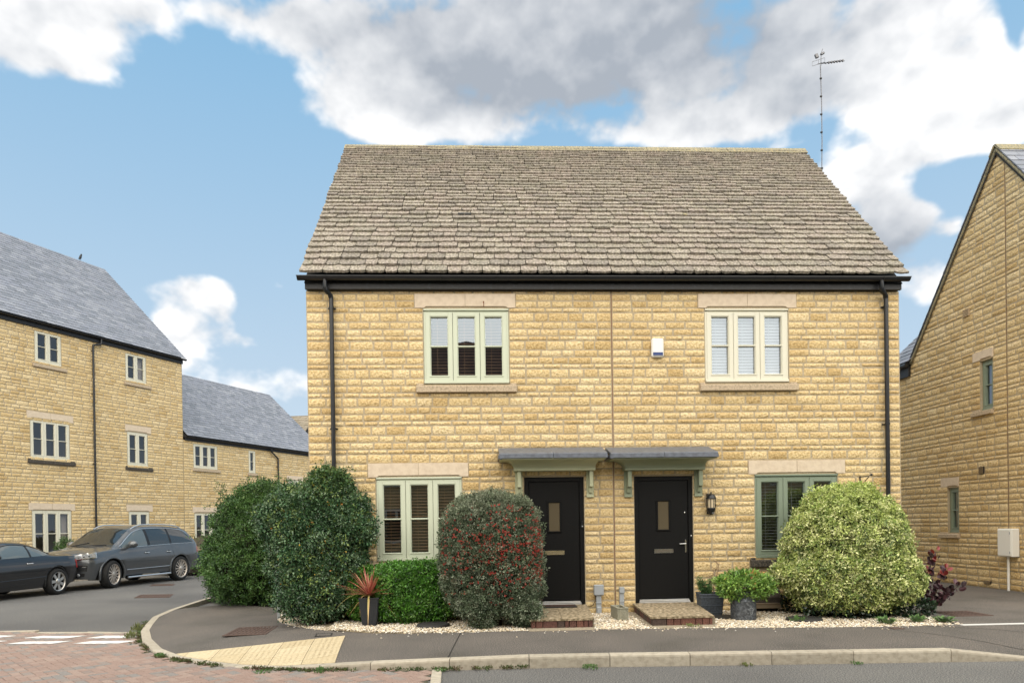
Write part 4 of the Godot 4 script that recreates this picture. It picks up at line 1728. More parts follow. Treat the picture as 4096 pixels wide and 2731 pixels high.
func paving() -> void:
	rng.seed = 31
	# bed
	var bed := Shape.new()
	var step := 0.15
	var z := -2.6
	while z < 5.6:
		var x := -9.5
		while x < 2.3:
			if in_paving(x + 0.07, z + 0.07, 0.0):
				bed.quad(Vector3(x, hr(x) + 0.005, z), Vector3(x + step, hr(x + step) + 0.005, z), Vector3(x + step, hr(x + step) + 0.005, z + step), Vector3(x, hr(x) + 0.005, z + step), Vector3.UP)
			x += step
		z += step
	var bedn := struct("block_paving", bed, M.joint)
	var shapes := []
	for k in 4:
		var s := Shape.new()
		var h := Vector3(0.0975, 0.012, 0.0475)
		var c := 0.004
		var tilt := Vector3(rng.randf_range(-1, 1), 0, rng.randf_range(-1, 1)) * 0.012
		var p := []
		for m in [[-1, -1], [1, -1], [1, 1], [-1, 1]]:
			p.append([Vector3(m[0] * h.x, 0, m[1] * h.z), Vector3(m[0] * h.x, h.y - c, m[1] * h.z), Vector3(m[0] * (h.x - c), h.y + tilt.x * m[0] * 0.1 + tilt.z * m[1] * 0.1, m[1] * (h.z - c))])
		s.quad(p[0][2], p[1][2], p[2][2], p[3][2], Vector3.UP)
		for i in 4:
			var j := (i + 1) % 4
			var o: Vector3 = p[i][0] + p[j][0]
			s.quad(p[i][0], p[j][0], p[j][1], p[i][1], o)
			s.quad(p[i][1], p[j][1], p[j][2], p[i][2], o.normalized() + Vector3.UP)
		shapes.append(s)
	var turn := Basis(Vector3.UP, deg_to_rad(45 - 2.0))
	var list := []
	for i in range(-130, 131):
		for j in range(-130, 131):
			var m := posmod(i - j, 4)
			if m != 0 and m != 3:
				continue
			var c := Vector3(i + 1.0, 0, j + 0.5) if m == 0 else Vector3(i + 0.5, 0, j + 1.0)
			var p := turn * (c * 0.1) + Vector3(-2.5, 0, 2.5)
			if p.x < -9.4 or p.x > 2.3 or p.z > 5.5 or p.z < -2.5:
				continue
			if not in_paving(p.x, p.z, 0.03):
				continue
			var to := EYE - p
			# what lies below the frame comes last
			var below := 1.0 if to.y / to.z > 0.2265 else 0.0
			list.append({"p": p, "t": 0.0 if m == 0 else PI / 2, "s": to.length() + below * 100.0 + (50.0 if p.x < -5.2 else 0.0)})
	list.sort_custom(func(a, b): return a.s < b.s)
	var rest := []
	for m in M.paver:
		rest.append(Shape.new())
	var meshes := {}
	for k in list.size():
		var b: Dictionary = list[k]
		var kind := rng.randi() % 4
		var tone: int = [0, 0, 1, 1, 2, 3, 4, 4, 5][rng.randi() % 9]
		var p: Vector3 = b.p
		p.y = hr(p.x) + 0.006 + rng.randf_range(-0.0015, 0.0015)
		var t := Transform3D(Basis(Vector3.BACK, (hr(p.x + 0.1) - hr(p.x - 0.1)) * 5.0) * turn * Basis(Vector3.UP, b.t + rng.randf_range(-0.012, 0.012)), p)
		if k < 300:
			var key := kind * 16 + tone
			if not meshes.has(key):
				meshes[key] = shapes[kind].mesh(M.paver[tone])
			part(bedn, "paving_brick", meshes[key], t)
		else:
			rest[tone].add(shapes[kind], t)
	var mesh := ArrayMesh.new()
	for t in rest.size():
		rest[t].into(mesh, M.paver[t])
	stuff(part(bedn, "paving_bricks", mesh))
	# worn white dashes of the give way line
	var mark := Node3D.new()
	mark.name = "road_marking"
	mark.set_meta("kind", "structure")
	mark.set_meta("label", "two worn rows of white dashes across the side road mouth")
	add_child(mark)
	for q in [[-4.465, -0.105, -3.705, -0.005], [-3.395, 0.065, -2.735, 0.205], [-5.62, -0.24, -4.885, -0.12], [-4.37, 0.44, -3.635, 0.515], [-3.30, 0.595, -2.555, 0.725], [-5.42, 0.27, -4.70, 0.37], [-6.6, -0.38, -5.95, -0.28]]:
		var s := Shape.new()
		var n := 14
		var d := Vector3(q[2] - q[0], 0, q[3] - q[1])
		var w := Vector3(-d.z, 0, d.x).normalized()
		var rows := [PackedVector3Array(), PackedVector3Array()]
		for i in n + 1:
			var p := Vector3(q[0], 0, q[1]) + d * (i / float(n))
			for e in 2:
				var r := p + w * (0.125 - rng.randf() * (0.05 if e == 1 else 0.012)) * (-1 if e == 0 else 1)
				r += Vector3(0.07, 0, 0) * (1 if e == 0 else -1)
				r.y = hr(r.x) + 0.0235
				rows[e].append(r)
		s.grid(rows, Vector3.UP)
		sp(mark, "dash", s, M.paver_white)
	# buff tactile slabs
	var tac := Node3D.new()
	tac.name = "tactile_paving"
	tac.set_meta("kind", "structure")
	tac.set_meta("label", "buff blister paving slabs at the dropped kerb")
	add_child(tac)
	var cols := [[0.87, 1.62], [0.48, 1.75], [0.09, 1.86], [-0.31, 1.93], [-0.71, 1.97], [-1.13, 1.97], [-1.55, 1.98]]
	for c in 6:
		for r in 4:
			var v := Vector2(0.12, 1.0) * 0.40
			var a := Vector2(cols[c][0], cols[c][1]) + v * r
			var b := Vector2(cols[c + 1][0], cols[c + 1][1]) + v * r
			var u := (b - a).normalized() * 0.004
			var cell := PackedVector2Array([a + u + v * 0.01, b - u + v * 0.01, b - u + v * 0.99, a + u + v * 0.99])
			for poly in Geometry2D.intersect_polygons(cell, pave_outline):
				if poly.size() < 3:
					continue
				var s := Shape.new()
				var id := Geometry2D.triangulate_polygon(poly)
				var q := []
				for p in poly:
					q.append(Vector3(p.x, pave_y(p.x, p.y) + 0.009, p.y))
				for k in range(0, id.size(), 3):
					s.tri(q[id[k]], q[id[k + 1]], q[id[k + 2]], Vector3.UP)
				for k in q.size():
					var k2 := (k + 1) % q.size()
					var mid: Vector3 = (q[k] + q[k2]) * 0.5
					s.quad(q[k], q[k2], q[k2] - Vector3(0, 0.02, 0), q[k] - Vector3(0, 0.02, 0), mid - Vector3((a.x + b.x) * 0.5 + v.x * 0.5, mid.y, (a.y + b.y) * 0.5 + v.y * 0.5))
				for bi in 6:
					for bj in 6:
						var p := a.lerp(b, (bi + 0.5) / 6.0) + v * ((bj + 0.5) / 6.0)
						if not Geometry2D.is_point_in_polygon(p, poly):
							continue
						var y := pave_y(p.x, p.y) + 0.009
						for m in 6:
							var a0 := TAU * m / 6.0
							var a1 := TAU * (m + 1) / 6.0
							s.tri(Vector3(p.x, y + 0.006, p.y), Vector3(p.x + cos(a0) * 0.018, y, p.y + sin(a0) * 0.018), Vector3(p.x + cos(a1) * 0.018, y, p.y + sin(a1) * 0.018), Vector3.UP)
				sp(tac, "tactile_slab", s, M.tactile[rng.randi() % 3])


func main_house() -> void:
	var o := thing("stone_house", "semi-detached honey stone house with stone slate roof and two black front doors", "house")
	var W := 9.9
	var holes := [Rect2(1.89, 3.80, 1.40, 1.235), Rect2(6.565, 3.80, 1.42, 1.235), Rect2(1.08, 0.915, 1.40, 1.37), Rect2(7.378, 0.86, 1.42, 1.40), Rect2(3.505, 0.13, 0.99, 2.13), Rect2(5.335, 0.13, 0.985, 2.125)]
	var dressed := [Rect2(1.755, 5.045, 1.645, 0.232), Rect2(6.455, 5.045, 1.665, 0.232), Rect2(0.958, 2.287, 1.63, 0.226), Rect2(7.273, 2.268, 1.65, 0.226), Rect2(1.765, 3.66, 1.64, 0.118), Rect2(6.463, 3.66, 1.66, 0.112), Rect2(0.957, 0.775, 1.64, 0.13), Rect2(7.283, 0.718, 1.62, 0.13)]
	var top := 5.325
	var cs := [[5.277, top]]
	cs.append_array(courses_down(5.277, -0.06))
	stone_wall(o, func(_y): return Vector2(0, W), cs, holes, dressed, 101, [], 0.12, [4.995])
	# the joint between the two halves
	var j := Shape.new()
	j.span(Vector3(4.9895, -0.05, -0.03), Vector3(5.0005, top, -0.004))
	sp(o, "movement_joint", j, flat(0.20, 0.10, 0.055, 0.9))
	# gable ends and back
	var side := Shape.new()
	for x in [0.012, W - 0.012]:
		var poly := [Vector3(x, -0.05, -0.016), Vector3(x, 5.42, -0.016), Vector3(x, 9.30, -3.42), Vector3(x, 5.42, -6.83), Vector3(x, -0.05, -6.83)]
		var out := Vector3(x - 5, 0, 0)
		side.tri(poly[0], poly[1], poly[4], out)
		side.tri(poly[1], poly[3], poly[4], out)
		side.tri(poly[1], poly[2], poly[3], out)
	side.quad(Vector3(0.012, -0.05, -6.83), Vector3(W - 0.012, -0.05, -6.83), Vector3(W - 0.012, 5.42, -6.83), Vector3(0.012, 5.42, -6.83), Vector3.FORWARD)
	sp(o, "gable_wall", side, M.stone[0])
	# lintels and sills
	lintel(o, 1.755, 3.40, 5.045, 5.277, 1.89, 3.29)
	lintel(o, 6.455, 8.12, 5.045, 5.277, 6.565, 7.985)
	lintel(o, 0.958, 2.588, 2.287, 2.513, 1.08, 2.48)
	lintel(o, 7.273, 8.923, 2.268, 2.494, 7.378, 8.80)
	window_sill(o, 1.765, 3.405, 3.66, 3.785, 1.89, 3.29, M.sill)
	window_sill(o, 6.463, 8.123, 3.66, 3.778, 6.565, 7.985, M.sill)
	window_sill(o, 0.957, 2.597, 0.775, 0.905, 1.08, 2.48, M.sill)
	window_sill(o, 7.283, 8.903, 0.718, 0.845, 7.378, 8.80, M.sill_dark)
	rng.seed = 17
	window(o, 1.892, 3.812, 3.288, 5.03, 3, M.sage_light, {"blind": "wood", "blind_mat": M.blind_wood, "angle": 0.30})
	window(o, 6.567, 3.812, 7.983, 5.03, 3, M.cream, {"blind": "white", "blind_mat": M.blind_white, "angle": 0.95})
	window(o, 1.082, 0.92, 2.478, 2.282, 3, M.sage_light, {"blind": "wood", "blind_mat": M.blind_wood, "angle": 0.2})
	window(o, 7.38, 0.865, 8.797, 2.258, 3, M.sage, {"blind": "white", "blind_mat": M.blind_white, "angle": 0.05})
	# rust stain under a bolt on the upper lintel
	var bolt := Shape.new()
	bolt.ball(Vector3(2.88, 5.14, 0.012), Vector3(0.012, 0.014, 0.008), 8, 5)
	bolt.box(Vector3(2.883, 5.10, 0.0095), Vector3(0.012, 0.07, 0.002), 0.0)
	sp(o, "rusty_bolt", bolt, M.rust_stain)
	# fascia, gutter, downpipes
	var f := Shape.new()
	f.box(Vector3(W * 0.5, 5.40, 0.05), Vector3(W - 0.01, 0.15, 0.06), 0.004)
	f.box(Vector3(W * 0.5, 5.4655, 0.006), Vector3(W - 0.03, 0.02, 0.02))
	sp(o, "fascia", f, M.black_wood)
	gutter(o, Vector3(-0.09, 5.492, 0.165), Vector3(9.97, 5.492, 0.165), 0.058, 0.92)
	downpipe(o, PackedVector3Array([Vector3(0.345, 5.47, 0.165), Vector3(0.345, 5.33, 0.165), Vector3(0.36, 5.28, 0.15), Vector3(0.405, 5.235, 0.085), Vector3(0.42, 5.19, 0.065), Vector3(0.42, 0.0, 0.065)]), 0.035, [Vector3(0.42, 5.03, 0.065), Vector3(0.42, 3.08, 0.065), Vector3(0.42, 1.2, 0.065)])
	downpipe(o, PackedVector3Array([Vector3(9.50, 5.47, 0.165), Vector3(9.50, 5.33, 0.165), Vector3(9.52, 5.28, 0.15), Vector3(9.61, 5.235, 0.085), Vector3(9.63, 5.19, 0.065), Vector3(9.63, 0.0, 0.065)]), 0.035, [Vector3(9.63, 5.05, 0.065), Vector3(9.63, 3.08, 0.065), Vector3(9.63, 1.2, 0.065)])
	# roof
	var roof := Shape.new()
	for z in [0.10, -6.92]:
		roof.quad(Vector3(0.0, 5.42, z), Vector3(9.9, 5.42, z), Vector3(9.9, 9.44, -3.42), Vector3(0.0, 9.44, -3.42), Vector3(0, 0.7, z + 3.4))
	for x in [0.0, 9.9]:
		roof.tri(Vector3(x, 5.42, 0.10), Vector3(x, 5.42, -6.92), Vector3(x, 9.44, -3.42), Vector3(x - 5, 0, 0))
	var rn := sp(o, "roof", roof, M.deck)
	var up := Vector3(0, 4.0, -3.6)
	var ln := up.length()
	up = up.normalized()
	var slope := Transform3D(Basis(Vector3.RIGHT, up, Vector3.RIGHT.cross(up)), Vector3(0, 5.50, 0.185))
	slates(rn, "stone_slate", slope, func(y): return Vector2(-0.05 + 0.095 * y / 5.38 + 0.012 * sin(y * 37.0), 9.945 + 0.02 * y / 5.38 + 0.014 * sin(y * 29.0)), ln - 0.03, func(y): return 0.112 + 0.105 * pow(1.0 - y / 5.5, 1.5), Vector2(0.19, 0.45), 0.034, 0.032, 0.08, M.tile, 202, [0, 0, 0, 1, 1, 2, 2, 3, 3, 4])
	ridge_tiles(rn, Vector3(0.03, 9.56, -3.42), Vector3(9.98, 9.58, -3.42), 0.15, 0.80, M.ridge, 203, 0.58, 0.012)
	var vent := Shape.new()
	vent.box(Vector3(2.72, 0, 0), Vector3(0.0, 0, 0))
	var v2 := Shape.new()
	v2.box(slope * Vector3(2.57, 2.12, 0.07), Vector3(0.24, 0.05, 0.03), 0.006, slope.basis)
	sp(rn, "roof_vent", v2, M.iron)
	v2 = Shape.new()
	v2.box(slope * Vector3(6.55, 2.15, 0.07), Vector3(0.24, 0.07, 0.03), 0.006, slope.basis)
	sp(rn, "roof_vent", v2, M.ridge)
	# doors and their canopies
	door(o, 3.51, 4.49, 0.145, 2.256, -1)
	door(o, 5.338, 6.317, 0.145, 2.252, 1)
	canopy(o, 3.087, 4.800, 3.19, 4.735, 3.335, 4.655, [[3.356, 3.476], [4.535, 4.655]], M.canopy_light, 0.008)
	canopy(o, 4.856, 6.585, 4.95, 6.495, 5.145, 6.465, [[5.163, 5.295], [6.343, 6.475]], M.canopy_green, 0.0)


func door(house: Node3D, x0: float, x1: float, y0: float, y1: float, kind: int) -> void:
	var o := holder(house, "front_door", at(0, 0, -0.055))
	var f := Shape.new()
	var fw := 0.068
	for x in [x0 + fw * 0.5, x1 - fw * 0.5]:
		f.box(Vector3(x, (y0 + y1) * 0.5, 0), Vector3(fw, y1 - y0, 0.07), 0.004)
	f.box(Vector3((x0 + x1) * 0.5, y1 - fw * 0.5, 0), Vector3(x1 - x0 - fw * 2, fw, 0.069), 0.003)
	sp(o, "frame", f, M.door)
	var l := Shape.new()
	var xa := x0 + fw + 0.004
	var xb := x1 - fw - 0.004
	l.box(Vector3((xa + xb) * 0.5, (y0 + y1) * 0.5 + 0.0, -0.01), Vector3(xb - xa, y1 - y0 - fw - 0.075, 0.044), 0.003)
	sp(o, "leaf", l, M.door)
	var back := Shape.new()
	back.box(Vector3((x0 + x1) * 0.5, (y0 + y1) * 0.5, -0.06), Vector3(x1 - x0 + 0.1, y1 - y0 + 0.1, 0.03))
	sp(o, "door_backing", back, M.gap)
	var t := Shape.new()
	t.box(Vector3((x0 + x1) * 0.5, y0 + 0.03, 0.02), Vector3(xb - xa + 0.02, 0.02, 0.06), 0.004)
	t.box(Vector3((x0 + x1) * 0.5, y0 + 0.048, 0.012), Vector3(xb - xa + 0.0, 0.022, 0.05), 0.004)
	t.box(Vector3((x0 + x1) * 0.5, y0 + 0.008, 0.03), Vector3(xb - xa + 0.03, 0.02, 0.07), 0.004)
	sp(o, "threshold", t, M.alu)
	# the small window in the leaf
	var cx := (x0 + x1) * 0.5 - 0.0
	var g0 := 1.372
	var g1 := 1.828
	var w := Shape.new()
	for q in [-1, 1]:
		w.box(Vector3(cx + q * 0.104, (g0 + g1) * 0.5, 0.02), Vector3(0.03, g1 - g0 + 0.03, 0.02), 0.006)
	w.box(Vector3(cx, g1 + 0.022, 0.022), Vector3(0.25, 0.03, 0.026), 0.008)
	w.box(Vector3(cx, g0 - 0.018, 0.0215), Vector3(0.24, 0.026, 0.024), 0.008)
	sp(o, "door_window_frame", w, M.door)
	var g := Shape.new()
	g.box(Vector3(cx, (g0 + g1) * 0.5, 0.0145), Vector3(0.18, g1 - g0 + 0.02, 0.004))
	sp(o, "door_pane", g, M.frosted)
	var p := Shape.new()
	var ly := 1.008
	for q in [[0.02, 0.036], [-0.035, -0.019]]:
		p.box(Vector3(cx, ly + (q[0] + q[1]) * 0.5, 0.017), Vector3(0.325, 0.016, 0.014), 0.004)
	for q in [-1, 1]:
		p.box(Vector3(cx + q * 0.155, ly, 0.0172), Vector3(0.016, 0.04, 0.0135), 0.003)
	p.box(Vector3(cx, ly + 0.0, 0.0145), Vector3(0.30, 0.045, 0.006), 0.002)
	sp(o, "letter_plate", p, M.brass if kind < 0 else M.chrome)
	if kind > 0:
		var h := Shape.new()
		h.box(Vector3(xb - 0.045, 1.085, 0.016), Vector3(0.032, 0.22, 0.012), 0.005)
		h.tube(PackedVector3Array([Vector3(xb - 0.045, 1.125, 0.016), Vector3(xb - 0.045, 1.125, 0.055), Vector3(xb - 0.06, 1.125, 0.062), Vector3(xb - 0.16, 1.122, 0.062)]), 0.009, 8)
		h.tube(PackedVector3Array([Vector3(xb - 0.045, 1.04, 0.016), Vector3(xb - 0.045, 1.04, 0.03)]), 0.011, 10)
		sp(o, "handle", h, M.chrome)
		var e := Shape.new()
		e.ball(Vector3(xb - 0.055, 1.645, 0.013), Vector3(0.013, 0.013, 0.006), 10, 6)
		sp(o, "lock_cylinder", e, M.chrome)
		e = Shape.new()
		e.box(Vector3(x1 - 0.03, 1.255, 0.04), Vector3(0.028, 0.075, 0.012), 0.005)
		sp(o, "door_bell", e, M.black_plastic)
		e = Shape.new()
		e.ball(Vector3(x1 - 0.03, 1.258, 0.046), Vector3(0.010, 0.010, 0.004), 8, 5)
		sp(o, "bell_push", e, M.white_plastic)
	else:
		var e := Shape.new()
		e.box(Vector3(x1 - 0.03, 1.47, 0.042), Vector3(0.042, 0.125, 0.022), 0.008)
		sp(o, "door_bell", e, M.black_plastic)
		e = Shape.new()
		e.ball(Vector3(x1 - 0.03, 1.44, 0.052), Vector3(0.012, 0.012, 0.005), 10, 6)
		sp(o, "bell_push", e, M.grey_plastic)


func canopy(house: Node3D, lx0: float, lx1: float, mx0: float, mx1: float, bx0: float, bx1: float, brackets: Array, mat: Material, dy: float) -> void:
	var o := holder(house, "door_canopy", at(0, dy - 0.004, 0))
	var cm := (lx0 + lx1) * 0.5
	# lead covering: a slope and a dressed-down lip
	var s := Shape.new()
	for q in [[lx0, cm - 0.004, 0.0], [cm + 0.004, lx1, 0.002]]:
		var e: float = q[2]
		var pr := PackedVector2Array([Vector2(0.004, 2.70), Vector2(0.004, 2.738 + e), Vector2(0.02, 2.736 + e), Vector2(0.475, 2.606 + e), Vector2(0.498, 2.588 + e), Vector2(0.50, 2.526 - e), Vector2(0.485, 2.522 - e), Vector2(0.47, 2.57)])
		s.prism(pr, q[0], q[1], Transform3D(Basis(Vector3.BACK, Vector3.UP, Vector3.RIGHT), Vector3.ZERO))
	s.box(Vector3(cm, 2.672, 0.235), Vector3(0.02, 0.012, 0.5), 0.004, Basis(Vector3.RIGHT, 0.275))
	for q in [[lx0 - 0.006, 1], [lx1 + 0.006, -1]]:
		s.box(Vector3(q[0], 2.548, 0.24), Vector3(0.014, 0.058, 0.50), 0.005)
	s.box(Vector3(lx0 + 0.02, 2.522, 0.468), Vector3(0.05, 0.03, 0.06), 0.01)
	sp(o, "lead_roof", s, M.lead)
	var soffit := Shape.new()
	soffit.box(Vector3(cm, 2.515, 0.235), Vector3(lx1 - lx0 - 0.03, 0.022, 0.47), 0.003)
	sp(o, "soffit_board", soffit, mat)
	# hollow moulding on three sides
	var c := Shape.new()
	var l := []
	var f := []
	var r := []
	for k in 9:
		var t := k / 8.0 * PI * 0.5
		var i := sin(t)
		var y := 2.505 - 0.125 * (1.0 - cos(t))
		var a := lerpf(mx0, bx0, i)
		var b := lerpf(mx1, bx1, i)
		var z := lerpf(0.45, 0.205, i)
		l.append(PackedVector3Array([Vector3(a, y, 0.003), Vector3(a, y, z)]))
		f.append(PackedVector3Array([Vector3(a, y, z), Vector3(b, y, z)]))
		r.append(PackedVector3Array([Vector3(b, y, 0.003), Vector3(b, y, z)]))
	c.grid(l, Vector3(-1, -0.3, 0))
	c.grid(f, Vector3(0, -0.3, 1))
	c.grid(r, Vector3(1, -0.3, 0))
	sp(o, "cove_moulding", c, mat)
	var p := Shape.new()
	p.box(Vector3((bx0 + bx1) * 0.5, 2.362, 0.107), Vector3(bx1 - bx0 + 0.012, 0.034, 0.206), 0.006)
	sp(o, "bottom_board", p, mat)
	for q in brackets:
		var m: float = (q[0] + q[1]) * 0.5
		var w: float = q[1] - q[0]
		var b := Shape.new()
		b.box(Vector3(m, 2.130, 0.018), Vector3(w, 0.43, 0.03), 0.004)
		b.box(Vector3(m, 1.921, 0.0195), Vector3(w + 0.008, 0.016, 0.036), 0.004)
		b.prism(PackedVector2Array([Vector2(0.03, 2.344), Vector2(0.165, 2.344), Vector2(0.165, 2.085), Vector2(0.10, 2.075), Vector2(0.075, 1.99), Vector2(0.03, 1.985)]), m - w * 0.23, m + w * 0.23, Transform3D(Basis(Vector3.BACK, Vector3.UP, Vector3.RIGHT), Vector3.ZERO))
		sp(o, "bracket", b, mat)


func plain_roof(o: Node3D, x0: float, x1: float, ye: float, ze: float, yr: float, zr: float, zb: float) -> MeshInstance3D:
	var s := Shape.new()
	s.quad(Vector3(x0, ye, ze), Vector3(x1, ye, ze), Vector3(x1, yr, zr), Vector3(x0, yr, zr), Vector3(0, 1, 1))
	s.quad(Vector3(x0, ye, zb), Vector3(x1, ye, zb), Vector3(x1, yr, zr), Vector3(x0, yr, zr), Vector3(0, 1, -1))
	for x in [x0, x1]:
		s.tri(Vector3(x, ye, ze), Vector3(x, ye, zb), Vector3(x, yr, zr), Vector3(x - (x0 + x1) * 0.5, 0, 0))
	return sp(o, "roof", s, M.deck)


func box_walls(o: Node3D, x0: float, x1: float, y0: float, y1: float, z0: float, z1: float, mat: Material, called := "side_wall") -> void:
	var s := Shape.new()
	for x in [x0, x1]:
		s.quad(Vector3(x, y0, z0), Vector3(x, y1, z0), Vector3(x, y1, z1), Vector3(x, y0, z1), Vector3(x - (x0 + x1) * 0.5, 0, 0))
	s.quad(Vector3(x0, y0, z1), Vector3(x1, y0, z1), Vector3(x1, y1, z1), Vector3(x0, y1, z1), Vector3(0, 0, -1))
	sp(o, called, s, mat)


func apartments() -> void:
	# local x runs along the front, away from the viewer
	var turn := atan2(0.89804, 0.43991)
	var o := thing("apartment_building", "three storey honey stone apartment block with blue slate roof behind the parked cars", "apartment building", Vector3(-12.619, 0, -12.824), turn)
	var G := -0.35
	var holes := [Rect2(0.09, 0.55, 1.36, 1.69), Rect2(0.08, 4.03, 1.36, 1.36), Rect2(0.28, 7.37, 0.91, 1.12), Rect2(3.73, 0.55, 0.90, 1.69), Rect2(3.715, 4.05, 0.90, 1.33), Rect2(3.70, 7.37, 0.90, 1.12)]
	var dressed := [Rect2(-0.02, 2.245, 1.60, 0.245), Rect2(-0.03, 5.41, 1.60, 0.24), Rect2(-0.02, 3.86, 1.63, 0.135), Rect2(0.19, 7.20, 1.17, 0.11), Rect2(3.63, 2.255, 1.15, 0.245), Rect2(3.63, 5.40, 1.14, 0.245), Rect2(3.62, 3.88, 1.19, 0.12), Rect2(3.62, 7.20, 1.18, 0.11)]
	stone_wall(o, func(_y): return Vector2(-6, 6.32), courses_down(8.555, G), holes, dressed, 303)
	for q in [[-0.02, 1.58, 2.245, 2.49, 0.09, 1.45], [-0.03, 1.57, 5.41, 5.65, 0.08, 1.44]]:
		lintel(o, q[0], q[1], q[2], q[3], q[4], q[5])
	for q in [[3.63, 4.78, 2.255, 2.50, 3.73, 4.63], [3.63, 4.77, 5.40, 5.645, 3.715, 4.615]]:
		lintel(o, q[0], q[1], q[2], q[3], q[4], q[5], false)
	window_sill(o, -0.02, 1.61, 3.86, 3.995, 0.08, 1.44, M.sill_dark)
	window_sill(o, 0.19, 1.36, 7.20, 7.31, 0.28, 1.19, M.sill, false)
	window_sill(o, 3.62, 4.81, 3.88, 4.0, 3.715, 4.615, M.sill_dark, false)
	window_sill(o, 3.62, 4.80, 7.20, 7.31, 3.70, 4.60, M.sill, false)
	rng.seed = 55
	var p := {"plain": true, "stile": 0.062}
	window(o, 0.095, 0.56, 1.445, 2.235, 3, M.pale_frame, {"plain": true, "stile": 0.062, "bar": 0.52, "curtains": [[0.15, 0.32], [1.2, 1.4]]})
	window(o, 0.085, 4.04, 1.435, 5.385, 3, M.pale_frame, {"plain": true, "stile": 0.062, "curtains": [[0.12, 0.30]]})
	window(o, 0.285, 7.38, 1.185, 8.485, 2, M.pale_frame, {"plain": true, "stile": 0.062, "curtains": [[0.78, 0.95]]})
	window(o, 3.735, 0.56, 4.625, 2.24, 2, M.pale_frame, {"plain": true, "stile": 0.062, "bar": 0.52})
	window(o, 3.72, 4.06, 4.61, 5.375, 2, M.pale_frame, {"plain": true, "stile": 0.062})
	window(o, 3.705, 7.38, 4.595, 8.485, 2, M.pale_frame, {"plain": true, "stile": 0.062, "curtains": [[3.72, 3.85], [4.3, 4.58]]})
	box_walls(o, -6, 6.31, G, 8.6, -0.016, -9.7, M.stone[0])
	var f := Shape.new()
	f.box(Vector3(0.16, 8.64, 0.03), Vector3(12.34, 0.18, 0.05), 0.004)
	sp(o, "fascia", f, M.black_wood)
	gutter(o, Vector3(-6, 8.745, 0.13), Vector3(6.42, 8.745, 0.13), 0.06, 0.95)
	downpipe(o, PackedVector3Array([Vector3(2.62, 8.72, 0.13), Vector3(2.62, 8.55, 0.13), Vector3(2.60, 8.50, 0.12), Vector3(2.36, 8.42, 0.075), Vector3(2.33, 8.38, 0.07), Vector3(2.33, G, 0.07)]), 0.036, [Vector3(2.33, 8.2, 0.07), Vector3(2.33, 6.6, 0.07), Vector3(2.33, 4.0, 0.07), Vector3(2.33, 2.0, 0.07)])
	var r := plain_roof(o, -6, 6.33, 8.70, 0.10, 13.26, -4.85, -9.8)
	var up := Vector3(0, 4.60, -4.97).normalized()
	slates(r, "slate", Transform3D(Basis(Vector3.RIGHT, up, Vector3.RIGHT.cross(up)), Vector3(0, 8.765, 0.16)), func(y): return Vector2(-6, 6.385), 6.75, func(_y): return 0.20, Vector2(0.29, 0.31), 0.011, 0.012, 0.0, M.slate, 304, [0, 0, 1, 2, 3])
	ridge_tiles(r, Vector3(-6, 13.37, -4.85), Vector3(6.41, 13.37, -4.85), 0.13, 0.75, M.ridge, 305, 0.45, 0.02)
	# the lower terrace that carries the row on
	var g := thing("terrace_house", "lower two storey stone terrace joined to the right end of the apartment block", "house", o.transform * Vector3(6.33, 0, 0), turn)
	var x0 := 0.0
	var h2 := [Rect2(0.52, 4.17, 1.30, 1.08), Rect2(3.71, 4.16, 0.42, 1.10), Rect2(0.52, 0.72, 1.35, 1.48), Rect2(6.38, 2.9, 1.0, 1.08)]
	var d2 := [Rect2(0.42, 2.24, 1.60, 0.245), Rect2(0.44, 4.04, 1.50, 0.12), Rect2(3.62, 4.04, 0.62, 0.11), Rect2(6.28, 3.98, 1.2, 0.23), Rect2(0.42, 0.58, 1.55, 0.13)]
	stone_wall(g, func(_y): return Vector2(0.0, 9.35), courses_down(5.335, G), h2, d2, 306)
	lintel(g, 0.42, 2.02, 2.24, 2.485, 0.52, 1.87)
	lintel(g, 6.28, 7.48, 3.98, 4.21, 6.38, 7.38, false)
	window_sill(g, 0.44, 1.94, 4.04, 4.16, 0.52, 1.82, M.sill)
	window_sill(g, 3.62, 4.24, 4.04, 4.15, 3.71, 4.13, M.sill, false)
	window_sill(g, 0.42, 1.97, 0.58, 0.71, 0.52, 1.87, M.sill)
	window(g, 0.525, 4.18, 1.815, 5.245, 3, M.pale_frame, p)
	window(g, 3.715, 4.17, 4.125, 5.255, 1, M.pale_frame, p)
	window(g, 0.525, 0.73, 1.865, 2.235, 3, M.pale_frame, p)
	window(g, 6.385, 2.91, 7.375, 3.975, 2, M.pale_frame, p)
	box_walls(g, 0.012, 9.34, G, 5.36, -0.016, -7.9, M.stone[0])
	f = Shape.new()
	f.box(Vector3(4.7, 5.405, 0.03), Vector3(9.3, 0.15, 0.05), 0.004)
	sp(g, "fascia", f, M.black_wood)
	gutter(g, Vector3(0.08, 5.49, 0.13), Vector3(9.40, 5.49, 0.13), 0.06, 0.95)
	downpipe(g, PackedVector3Array([Vector3(5.05, 5.46, 0.13), Vector3(5.05, 5.34, 0.13), Vector3(5.10, 5.28, 0.12), Vector3(5.55, 5.02, 0.075), Vector3(5.59, 4.96, 0.07), Vector3(5.59, G, 0.07)]), 0.036, [Vector3(5.59, 4.6, 0.07), Vector3(5.59, 2.6, 0.07)])
	r = plain_roof(g, 0.07, 9.36, 5.45, 0.10, 9.06, -4.0, -8.0)
	up = Vector3(0, 3.66, -4.13).normalized()
